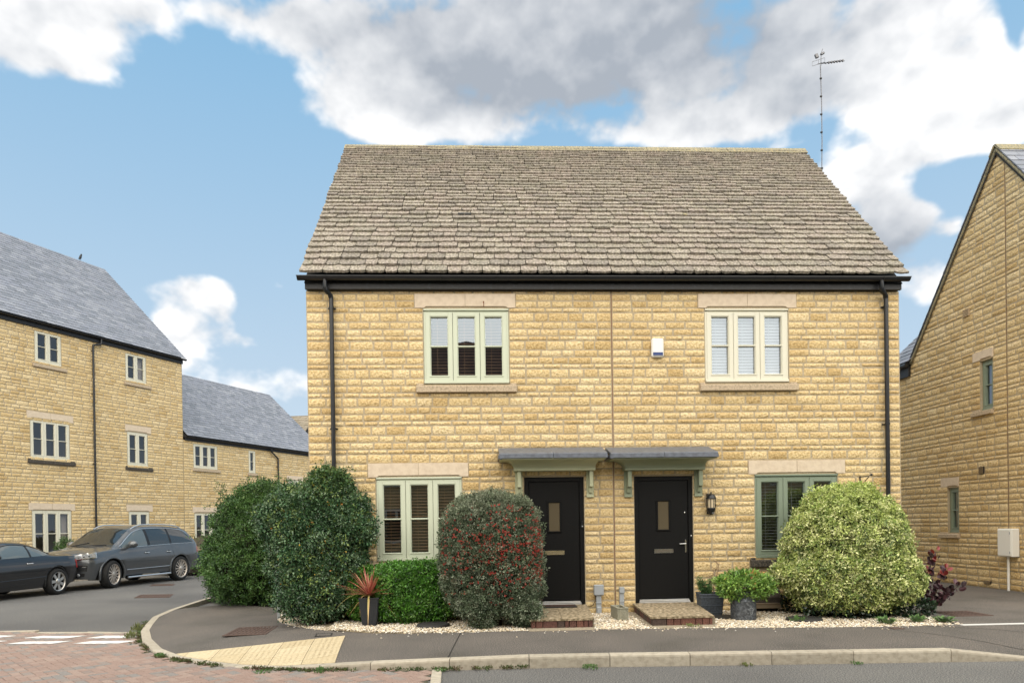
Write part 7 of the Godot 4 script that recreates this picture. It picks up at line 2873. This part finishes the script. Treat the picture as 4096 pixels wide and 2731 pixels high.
	# covers in the gravel
	for q in [[Vector3(7.585, 0.0, 1.25), 0.255, "round black cover in the gravel below the dome shrub"], [Vector3(2.05, 0.0, 1.03), 0.245, "round black cover in the gravel between low hedge and berry shrub"]]:
		var c := thing("inspection_cover", q[2], "cover", q[0], 0.0, "round black covers in the gravel")
		s = Shape.new()
		s.lathe(PackedVector2Array([Vector2(q[1], -0.03), Vector2(q[1], 0.022), Vector2(q[1] - 0.02, 0.03), Vector2(q[1] - 0.045, 0.03), Vector2(q[1] - 0.045, 0.024)]), 32)
		sp(c, "cover_frame", s, M.iron)
		s = Shape.new()
		s.lathe(PackedVector2Array([Vector2(q[1] - 0.047, 0.02), Vector2(q[1] - 0.05, 0.028), Vector2(0.0, 0.028)]), 32)
		sp(c, "cover_lid", s, M.iron)
	s = Shape.new()
	s.box(Vector3(6.52, 0.012, 0.84), Vector3(0.30, 0.02, 0.28), 0.004)
	single("flat_cover", "dark flat square cover in the gravel behind the churn", "cover", s, M.iron)
	# plant in front of the apartments
	var apt := get_node("apartment_building") as Node3D
	o = thing("window_shrub", "small green shrub at the foot of the apartment window behind the coupe", "shrub", apt.transform * Vector3(0.75, -0.05, 0.7))
	foliage(o, "foliage", [[Vector3(0, 0.62, 0), Vector3(0.30, 0.68, 0.3), 2.0, 0.0]], [leaf_cluster(8, 0.06, 0.022, 1.2, 0.2, 91, 0.8)], 900, [[Color(0.08, 0.15, 0.04), 3.0, 0.3], [Color(0.05, 0.10, 0.03), 2.0, 0.3]], M.leaf, 631, {"lump": 0.2, "lump_freq": 3.0, "depth": 0.5})
	branches(o, "stem", [[Vector3(0, 0, 0), Vector3(0.05, 0.9, 0), 0.02]], M.bark)


func street_things() -> void:
	# rusty covers
	for q in [["rusty manhole cover with grid pattern in the pavement at the corner", Vector3(-0.70, 0, 0.76), 0.62, 0.82, 0.06, 0], ["rusty manhole cover in the drive beside the smoke bush", Vector3(10.2, 0, 1.0), 0.60, 0.56, 0.0, 0], ["small rusty square cover in the pavement below the smoke bush", Vector3(8.38, 0, 2.26), 0.16, 0.12, 0.05, 2], ["rusty rectangular drain cover in the side road, nearer one", Vector3(-5.62, 0, -6.70), 0.80, 0.85, 0.3, 1], ["rusty rectangular drain cover in the side road, farther one beside the grey car", Vector3(-6.85, 0, -9.85), 0.62, 0.6, 0.3, 1]]:
		var p: Vector3 = q[1]
		p.y = hr(p.x) if q[5] == 1 else (0.0 if p.x > 9.5 else pave_y(p.x, p.z))
		var o := thing("manhole_cover", q[0], "manhole cover", p + Vector3(0, 0.003, 0), q[4])
		o.rotation.z = (hr(p.x + 0.3) - hr(p.x - 0.3)) / 0.6 if p.x < 3.7 else 0.0
		var s := Shape.new()
		var w: float = q[2]
		var d: float = q[3]
		for m in [-1, 1]:
			s.box(Vector3(m * (w * 0.5 - 0.02), 0.0, 0), Vector3(0.04, 0.014, d), 0.003)
			s.box(Vector3(0, 0.0, m * (d * 0.5 - 0.02)), Vector3(w - 0.08, 0.0135, 0.04), 0.003)
		sp(o, "cover_frame", s, M.rust)
		s = Shape.new()
		s.box(Vector3(0, -0.003, 0), Vector3(w - 0.09, 0.012, d - 0.09))
		sp(o, "cover_plate", s, M.rust)
		if q[5] != 2:
			var n := 9
			for i in n:
				var b := Shape.new()
				b.box(Vector3(lerpf(-w * 0.5 + 0.07, w * 0.5 - 0.07, i / (n - 1.0)), 0.005, 0), Vector3(0.022, 0.01, d - 0.11), 0.003)
				sp(o, "rib", b, M.rust)
			for m in [0.0, 0.25, -0.25]:
				var b := Shape.new()
				b.box(Vector3(0, 0.0055, m * d), Vector3(w - 0.11, 0.0105, 0.02), 0.003)
				sp(o, "cross_rib", b, M.rust)
	var o := thing("stopcock_cover", "small dark water cover framed in the pavement by the tactile slabs", "cover", Vector3(0.53, pave_y(0.53, 1.44) + 0.003, 1.44), 0.15)
	var s := Shape.new()
	for m in [-1, 1]:
		s.box(Vector3(m * 0.105, 0, 0), Vector3(0.02, 0.012, 0.26), 0.002)
		s.box(Vector3(0, 0, m * 0.12), Vector3(0.19, 0.0118, 0.02), 0.002)
	sp(o, "cover_frame", s, M.iron)
	s = Shape.new()
	s.box(Vector3(0, -0.002, 0), Vector3(0.188, 0.009, 0.218))
	sp(o, "cover_plate", s, M.pavement)
	# street name plate on two legs, half grown over
	o = thing("street_sign", "low street name sign on two grey steel legs, overgrown by the corner shrub", "sign", Vector3(-0.68, -0.06, -0.72))
	for z in [0.15, -0.22]:
		s = Shape.new()
		s.box(Vector3(0.0, 0.42, z), Vector3(0.05, 0.88, 0.05), 0.004)
		sp(o, "leg", s, M.galv)
	s = Shape.new()
	s.box(Vector3(-0.035, 0.72, -0.3), Vector3(0.012, 0.22, 1.0), 0.003)
	sp(o, "name_plate", s, M.white_plastic)
	# pavement on the far side of the side road
	var apt := get_node("apartment_building") as Node3D
	s = Shape.new()
	s.box(Vector3(2, -0.13, 1.1), Vector3(40, 0.2, 2.16), 0.0)
	var n := struct("far_pavement", s, M.pavement)
	n.transform = apt.transform
	var kb := Node3D.new()
	kb.name = "far_kerb"
	kb.set_meta("kind", "structure")
	kb.set_meta("label", "pale kerb along the far side of the side road")
	add_child(kb)
	kb.transform = apt.transform
	for k in 40:
		s = Shape.new()
		s.box(Vector3(-16 + 0.92 * k, -0.125, 2.24), Vector3(0.912, 0.2, 0.13), 0.012)
		sp(kb, "kerb_stone", s, M.kerb[k % 3])


func car_at(called: String, label: String, body: CarBody, front_left: Vector3, axle: float, sc: float, long := 1.0, tall := 1.0) -> Node3D:
	var f := Vector3(-0.249, 0.0035, 0.968).normalized()
	var r := f.cross(Vector3.UP).normalized()
	var u := r.cross(f)
	var b := Basis(f * sc * long, u * sc * tall, r * sc)
	var o := thing(called, label, "car")
	o.transform = Transform3D(b, front_left - b * Vector3(axle, 0, -(body.W - 0.125)))
	return o


func cars() -> void:
	rng.seed = 700
	# grey estate
	var b := CarBody.new()
	b.host = self
	b.L = 4.95
	b.W = 0.985
	b.low = [[0, 0.44], [0.3, 0.38], [1, 0.33], [4.1, 0.31], [4.6, 0.28], [4.95, 0.33]]
	b.shoulder = [[0, 0.82], [2.5, 0.80], [4.1, 0.76], [4.95, 0.68]]
	b.belt = [[0, 1.11], [0.3, 1.16], [1.2, 1.15], [2.5, 1.11], [3.5, 1.08], [4.1, 1.04], [4.6, 0.97], [4.95, 0.83]]
	b.rail = [[0, 1.13], [0.10, 1.19], [0.26, 1.39], [0.46, 1.56], [0.9, 1.66], [1.8, 1.70], [2.55, 1.685], [2.98, 1.61], [3.4, 1.37], [3.88, 1.10], [4.2, 1.06], [4.6, 0.995], [4.95, 0.845]]
	b.top = [[0, 1.15], [0.07, 1.23], [0.22, 1.49], [0.42, 1.66], [1, 1.74], [1.9, 1.77], [2.62, 1.75], [3.02, 1.67], [3.4, 1.44], [3.85, 1.16], [4.2, 1.12], [4.6, 1.06], [4.87, 0.96], [4.95, 0.87]]
	b.w_low = [[0, 0.90], [4.95, 0.92]]
	b.w_belt = [[0, 0.93], [3.5, 0.93], [4.2, 0.90], [4.95, 0.88]]
	b.w_rail = [[0, 0.80], [0.5, 0.68], [2.55, 0.69], [2.98, 0.70], [3.88, 0.80], [4.2, 0.74], [4.95, 0.70]]
	b.nose = 4.34
	b.tail = 0.5
	b.axles = [1.10, 3.95]
	b.arch = 0.45
	b.hub = 0.385
	var o := car_at("estate_car", "dark grey four wheel drive estate car with roof rails parked behind the coupe", b, Vector3(-7.85, -0.15, -8.83), 3.95, 1.0, 1.0, 1.035)
	sp(o, "body", b.shell(), M.car_grey)
	var floor_ := Shape.new()
	floor_.box(Vector3(2.55, 0.42, 0), Vector3(4.3, 0.26, 1.2), 0.03)
	sp(o, "underbody", floor_, M.car_trim)
	var lo := [[0.4, 1.195], [1.2, 1.185], [2.5, 1.145], [3.65, 1.105]]
	var hi := [[0.42, 1.21], [0.50, 1.35], [0.64, 1.50], [0.9, 1.595], [1.8, 1.64], [2.55, 1.62], [2.92, 1.545], [3.3, 1.335], [3.60, 1.14], [3.65, 1.12]]
	for sg in [-1.0, 1.0]:
		for q in [[2.54, 3.56], [1.56, 2.43], [0.50, 1.47]]:
			sp(o, "side_window", b.side_panel(lo, hi, q[0], q[1], sg, 0.006), M.car_glass_clear if q[0] > 2.0 else M.car_glass)
		for q in [[2.43, 2.54], [1.47, 1.56]]:
			sp(o, "window_pillar", b.side_panel(lo, hi, q[0], q[1], sg, 0.004, 3), M.car_trim)
		var pts := []
		for k in 25:
			var x := lerpf(3.64, 0.42, k / 24.0)
			pts.append([x, lut(hi, x) + 0.014])
		for k in 15:
			var x := lerpf(0.42, 3.64, k / 14.0)
			pts.append([x, lut(lo, x) - 0.012])
		sp(o, "chrome_trim", tube_on(b, pts, sg, 0.011, 0.006), M.chrome)
		for q in [[[2.49, 0.44], [2.49, 0.75], [2.50, 1.10]], [[3.52, 0.44], [3.56, 0.75], [3.60, 1.08]], [[1.50, 1.10], [1.47, 0.92], [1.42, 0.82]], [[1.62, 0.45], [2.5, 0.44], [3.6, 0.43]]]:
			sp(o, "door_gap", tube_on(b, q, sg, 0.006, -0.002), M.car_trim)
		sp(o, "sill_strip", tube_on(b, [[1.62, 0.50], [2.5, 0.49], [3.42, 0.48]], sg, 0.010, 0.004), M.alu)
		for x in [2.68, 1.72]:
			var h := Shape.new()
			h.box(Vector3(x - 0.05, 0.935, (b.side(x, 0.935) + 0.014) * sg), Vector3(0.19, 0.028, 0.03), 0.010)
			sp(o, "door_handle", h, M.chrome)
			h = Shape.new()
			h.ball(Vector3(x - 0.05, 0.93, (b.side(x, 0.93) - 0.002) * sg), Vector3(0.085, 0.045, 0.008), 12, 6)
			sp(o, "handle_recess", h, M.car_trim)
		for x in b.axles:
			arch_lip(b, o, x, M.car_grey, sg, 0.46, 0.008)
		var mir := Shape.new()
		mir.ball(Vector3(3.30, 1.20, 1.07 * sg), Vector3(0.11, 0.10, 0.155), 14, 10)
		sp(o, "door_mirror", mir, M.car_grey)
		mir = Shape.new()
		mir.box(Vector3(3.33, 1.12, 0.99 * sg), Vector3(0.12, 0.035, 0.20), 0.012)
		sp(o, "mirror_foot", mir, M.car_trim)
		mir = Shape.new()
		mir.box(Vector3(3.245, 1.19, 1.065 * sg), Vector3(0.01, 0.11, 0.19), 0.004)
		sp(o, "mirror_glass", mir, M.chrome)
		var rr := Shape.new()
		var path := PackedVector3Array()
		for k in 13:
			var x := lerpf(0.72, 2.92, k / 12.0)
			var lift := 0.055 * minf(1.0, sin(PI * k / 12.0) * 2.5)
			path.append(Vector3(x, b.over(x, 0.66) + 0.008 + lift, 0.655 * sg))
		rr.tube(path, 0.019, 8)
		sp(o, "roof_rail", rr, M.alu)
		var st := Shape.new()
		st.tube(PackedVector3Array([Vector3(1.62, 0.27, 0.98 * sg), Vector3(1.75, 0.275, 1.0 * sg), Vector3(3.27, 0.265, 1.0 * sg), Vector3(3.4, 0.26, 0.97 * sg)]), 0.028, 8)
		sp(o, "side_step", st, M.alu)
		# lamps
		sp(o, "headlight", b.end_panel(0.58 * sg, 0.968 * sg, 0.82, 0.88, 0.915, 1.0, true, 0.008, 12), M.lamp_glass)
		for z in [0.68, 0.79, 0.88]:
			var ball_ := Shape.new()
			ball_.ball(Vector3(b.front(z) - 0.008, 0.872 + 0.16 * (z - 0.6), z * sg * 0.985), Vector3(0.022, 0.034, 0.040), 12, 8)
			sp(o, "headlight_lens", ball_, M.lamp_in)
		sp(o, "headlight_surround", b.end_panel(0.56 * sg, 0.972 * sg, 0.80, 0.86, 0.93, 1.018, true, 0.004, 12), M.chrome)
		sp(o, "tail_light", b.end_panel(0.50 * sg, 0.975 * sg, 0.90, 0.86, 1.06, 1.08, false, 0.012, 12), M.tail)
		sp(o, "side_intake", b.end_panel(0.47 * sg, 0.86 * sg, 0.50, 0.51, 0.66, 0.655, true, 0.006, 8), M.car_trim)
		for k in 4:
			sp(o, "intake_slat", b.end_panel(0.47 * sg, 0.85 * sg, 0.515 + 0.033 * k, 0.52 + 0.033 * k, 0.527 + 0.033 * k, 0.532 + 0.033 * k, true, 0.016, 8), M.car_grey if k < 3 else M.chrome)
		sp(o, "lower_intake", b.end_panel(0.40 * sg, 0.83 * sg, 0.36, 0.37, 0.455, 0.455, true, 0.006, 8), M.car_trim)
		var fog := Shape.new()
		fog.ball(Vector3(b.front(0.68) + 0.0, 0.41, 0.665 * sg), Vector3(0.03, 0.042, 0.055), 12, 8)
		sp(o, "fog_light", fog, M.lamp_glass)
		for x in b.axles:
			wheel(o, Vector3(x, 0.385, (b.W - 0.125) * sg), 0.385, 0.27, 0.285, 14, 0.026, 0.20 if x > 2 else 0.0, M.rim_dirty, sg)
	sp(o, "grille", b.end_panel(-0.36, 0.36, 0.40, 0.40, 0.86, 0.86, true, 0.008, 10), M.car_trim)
	for k in 8:
		sp(o, "grille_bar", b.end_panel(-0.34, 0.34, 0.43 + 0.055 * k, 0.43 + 0.055 * k, 0.442 + 0.055 * k, 0.442 + 0.055 * k, true, 0.016, 8), M.chrome)
	# windscreen
	for q in [[3.06, 3.80, 0.665, 0.745, "windscreen"], [0.16, 0.40, 0.66, 0.62, "rear_window"]]:
		var rows := []
		for j in 9:
			var x := lerpf(q[0], q[1], j / 8.0)
			var row := PackedVector3Array()
			for i in 13:
				var z := lerpf(-1, 1, i / 12.0) * lerpf(q[2], q[3], j / 8.0)
				row.append(Vector3(x, b.over(x, z) + 0.007, z))
			rows.append(row)
		var s := Shape.new()
		s.grid(rows, Vector3.UP)
		sp(o, q[4], s, M.car_glass)
	for q in [[[3.82, 0.60], [3.68, 0.1]], [[3.84, -0.05], [3.74, -0.55]]]:
		var s := Shape.new()
		s.tube(PackedVector3Array([Vector3(q[0][0], b.over(q[0][0], q[0][1]) + 0.02, q[0][1]), Vector3(q[1][0], b.over(q[1][0], q[1][1]) + 0.022, q[1][1])]), 0.010, 5)
		sp(o, "wiper", s, M.car_trim)
	# black coupe, its nose out of the picture
	b = CarBody.new()
	b.host = self
	b.L = 4.53
	b.W = 0.915
	b.low = [[0, 0.36], [0.3, 0.28], [0.9, 0.21], [3.6, 0.19], [4.3, 0.19], [4.53, 0.26]]
	b.shoulder = [[0, 0.70], [2, 0.66], [4.53, 0.56]]
	b.belt = [[0, 0.87], [0.25, 0.935], [0.9, 0.935], [1.8, 0.905], [2.9, 0.88], [3.4, 0.84], [4.2, 0.72], [4.53, 0.58]]
	b.rail = [[0, 0.89], [0.3, 0.965], [0.75, 0.985], [0.95, 1.02], [1.3, 1.165], [1.7, 1.265], [2.15, 1.285], [2.5, 1.235], [2.9, 1.04], [3.15, 0.91], [3.4, 0.87], [4.2, 0.75], [4.53, 0.60]]
	b.top = [[0, 0.90], [0.3, 0.985], [0.75, 1.005], [0.95, 1.055], [1.3, 1.225], [1.7, 1.325], [2.15, 1.348], [2.5, 1.30], [2.9, 1.10], [3.15, 0.96], [3.4, 0.92], [4.2, 0.80], [4.45, 0.68], [4.53, 0.61]]
	b.w_low = [[0, 0.82], [4.53, 0.85]]
	b.w_belt = [[0, 0.84], [3.4, 0.86], [4.53, 0.82]]
	b.w_rail = [[0, 0.72], [0.75, 0.70], [1.3, 0.60], [2.2, 0.60], [2.5, 0.62], [3.15, 0.74], [4.53, 0.66]]
	b.nose = 3.85
	b.tail = 0.5
	b.axles = [0.90, 3.46]
	b.arch = 0.368
	b.hub = 0.325
	var fw := Vector3(-8.33, -0.15, -7.07) + Vector3(-0.249, 0.0035, 0.968).normalized() * 2.56 * 1.06 * 0.86
	o = car_at("coupe", "black two door hard top coupe parked at the left edge", b, fw, 3.46, 1.06, 0.86)
	sp(o, "body", b.shell(), M.car_black)
	floor_ = Shape.new()
	floor_.box(Vector3(2.25, 0.33, 0), Vector3(3.9, 0.2, 1.1), 0.03)
	sp(o, "underbody", floor_, M.car_trim)
	lo = [[1.0, 0.985], [1.8, 0.95], [3.1, 0.925]]
	hi = [[1.02, 0.995], [1.3, 1.11], [1.7, 1.21], [2.15, 1.235], [2.5, 1.18], [2.85, 1.01], [3.02, 0.93]]
	for sg in [-1.0, 1.0]:
		for q in [[1.74, 2.95], [1.10, 1.68]]:
			sp(o, "side_window", b.side_panel(lo, hi, q[0], q[1], sg, 0.006), M.car_glass_clear)
		sp(o, "window_pillar", b.side_panel(lo, hi, 1.68, 1.74, sg, 0.007, 3), M.car_trim)
		var pts := []
		for k in 13:
			var x := lerpf(3.0, 1.02, k / 12.0)
			pts.append([x, lut(hi, x) + 0.010])
		sp(o, "window_seal", tube_on(b, pts, sg, 0.010, 0.004), M.car_trim)
		for q in [[[1.62, 0.93], [1.58, 0.75], [1.66, 0.50], [1.82, 0.33], [2.8, 0.30]], [[2.98, 0.90], [2.96, 0.6], [2.93, 0.32]], [[1.35, 0.42], [1.2, 0.41]]]:
			sp(o, "door_gap", tube_on(b, q, sg, 0.005, -0.001), M.car_trim)
		sp(o, "sill_crease", tube_on(b, [[1.30, 0.47], [2.2, 0.44], [3.0, 0.42]], sg, 0.012, -0.004), M.car_black)
		var h := Shape.new()
		h.box(Vector3(1.80, 0.80, (b.side(1.8, 0.80) + 0.014) * sg), Vector3(0.20, 0.026, 0.03), 0.010)
		sp(o, "door_handle", h, M.chrome)
		h = Shape.new()
		h.ball(Vector3(1.80, 0.795, (b.side(1.8, 0.795) - 0.002) * sg), Vector3(0.095, 0.045, 0.008), 12, 6)
		sp(o, "handle_recess", h, M.car_trim)
		for k in 3:
			h = Shape.new()
			h.box(Vector3(3.10, 0.50 + 0.055 * k, (b.side(3.1, 0.5 + 0.055 * k) + 0.004) * sg), Vector3(0.26, 0.014, 0.02), 0.004)
			sp(o, "vent_fin", h, M.chrome)
		for x in b.axles:
			arch_lip(b, o, x, M.car_black, sg, 0.376, -0.012)
			wheel(o, Vector3(x, 0.325, (b.W - 0.125) * sg), 0.325, 0.255, 0.235, 7, 0.062, 0.0, M.rim, sg)
		var mir := Shape.new()
		mir.ball(Vector3(2.86, 0.985, 0.99 * sg), Vector3(0.075, 0.065, 0.125), 14, 10)
		sp(o, "door_mirror", mir, M.car_black)
		mir = Shape.new()
		mir.box(Vector3(2.86, 0.93, 0.92 * sg), Vector3(0.09, 0.03, 0.16), 0.01)
		sp(o, "mirror_foot", mir, M.car_black)
		mir = Shape.new()
		mir.box(Vector3(2.91, 0.985, 1.06 * sg), Vector3(0.05, 0.03, 0.10), 0.01)
		sp(o, "mirror_lamp", mir, M.lamp_glass)
		sp(o, "tail_light", b.end_panel(0.52 * sg, 0.90 * sg, 0.63, 0.64, 0.83, 0.85, false, 0.012, 12), M.tail)
		sp(o, "reversing_light", b.end_panel(0.62 * sg, 0.80 * sg, 0.68, 0.69, 0.75, 0.76, false, 0.020, 6), M.lamp_glass)
		sp(o, "headlight", b.end_panel(0.45 * sg, 0.85 * sg, 0.50, 0.54, 0.64, 0.68, true, 0.012, 10), M.lamp_glass)
	for q in [[2.56, 3.05, 0.585, 0.69, "windscreen"], [1.0, 1.42, 0.60, 0.53, "rear_window"]]:
		var rows := []
		for j in 9:
			var x := lerpf(q[0], q[1], j / 8.0)
			var row := PackedVector3Array()
			for i in 13:
				var z := lerpf(-1, 1, i / 12.0) * lerpf(q[2], q[3], j / 8.0)
				row.append(Vector3(x, b.over(x, z) + 0.007, z))
			rows.append(row)
		var s := Shape.new()
		s.grid(rows, Vector3.UP)
		sp(o, q[4], s, M.car_glass_clear)
	# the dark car farther back, mostly behind the hedge
	b = CarBody.new()
	b.host = self
	b.L = 4.4
	b.W = 0.88
	b.low = [[0, 0.36], [0.5, 0.28], [4.0, 0.24], [4.4, 0.28]]
	b.shoulder = [[0, 0.74], [4.4, 0.58]]
	b.belt = [[0, 0.95], [0.4, 1.0], [2.0, 0.97], [3.1, 0.94], [3.9, 0.84], [4.4, 0.66]]
	b.rail = [[0, 0.97], [0.4, 1.03], [0.75, 1.06], [1.1, 1.28], [1.8, 1.37], [2.3, 1.34], [2.7, 1.18], [3.15, 0.98], [3.9, 0.87], [4.4, 0.68]]
	b.top = [[0, 0.98], [0.4, 1.05], [0.7, 1.09], [1.1, 1.34], [1.8, 1.44], [2.3, 1.41], [2.7, 1.24], [3.15, 1.02], [3.9, 0.91], [4.32, 0.78], [4.4, 0.70]]
	b.w_low = [[0, 0.80], [4.4, 0.82]]
	b.w_belt = [[0, 0.82], [4.4, 0.80]]
	b.w_rail = [[0, 0.70], [1.1, 0.58], [2.3, 0.60], [3.15, 0.72], [4.4, 0.62]]
	b.nose = 3.8
	b.tail = 0.5
	b.axles = [0.85, 3.48]
	b.arch = 0.345
	b.hub = 0.305
	o = car_at("saloon_car", "dark navy saloon car half hidden by the side hedge", b, Vector3(-7.25, -0.155, -14.2), 3.48, 1.0)
	sp(o, "body", b.shell(), M.car_navy)
	floor_ = Shape.new()
	floor_.box(Vector3(2.2, 0.36, 0), Vector3(3.8, 0.2, 1.1), 0.03)
	sp(o, "underbody", floor_, M.car_trim)
	lo = [[0.8, 1.03], [3.0, 0.985]]
	hi = [[0.85, 1.06], [1.15, 1.26], [1.8, 1.325], [2.3, 1.29], [2.65, 1.15], [2.95, 1.0]]
	for sg in [-1.0, 1.0]:
		for q in [[1.9, 2.9], [0.95, 1.82]]:
			sp(o, "side_window", b.side_panel(lo, hi, q[0], q[1], sg, 0.006), M.car_glass)
		for x in b.axles:
			arch_lip(b, o, x, M.car_navy, sg, 0.352, -0.012)
			wheel(o, Vector3(x, 0.305, (b.W - 0.115) * sg), 0.305, 0.22, 0.21, 8, 0.05, 0.0, M.rim, sg)
		sp(o, "headlight", b.end_panel(0.42 * sg, 0.80 * sg, 0.58, 0.62, 0.70, 0.73, true, 0.012, 10), M.lamp_glass)
	sp(o, "chrome_trim", b.end_panel(-0.6, 0.6, 0.665, 0.665, 0.68, 0.68, true, 0.012, 12), M.chrome)
	sp(o, "bumper_trim", b.end_panel(-0.75, 0.75, 0.335, 0.335, 0.35, 0.35, true, 0.010, 12), M.chrome)
	var rows := []
	for j in 7:
		var x := lerpf(2.38, 3.05, j / 6.0)
		var row := PackedVector3Array()
		for i in 9:
			var z := lerpf(-1, 1, i / 8.0) * lerpf(0.56, 0.66, j / 6.0)
			row.append(Vector3(x, b.over(x, z) + 0.006, z))
		rows.append(row)
	var ws := Shape.new()
	ws.grid(rows, Vector3.UP)
	sp(o, "windscreen", ws, M.car_glass)
	var np := Shape.new()
	np.box(Vector3(4.415, 0.49, 0), Vector3(0.012, 0.115, 0.52), 0.004)
	sp(o, "number_plate", np, M.plate_white)
	var tm := TextMesh.new()
	var f := SystemFont.new()
	f.font_names = PackedStringArray(["Droid Sans"])
	f.font_weight = 700
	tm.font = f
	tm.text = "DE5"
	tm.font_size = 48
	tm.pixel_size = 0.0022
	tm.depth = 0.002
	tm.material = M.ink
	part(o, "plate_lettering", tm, Transform3D(Basis(Vector3.UP, PI / 2), Vector3(4.424, 0.485, 0.10)))
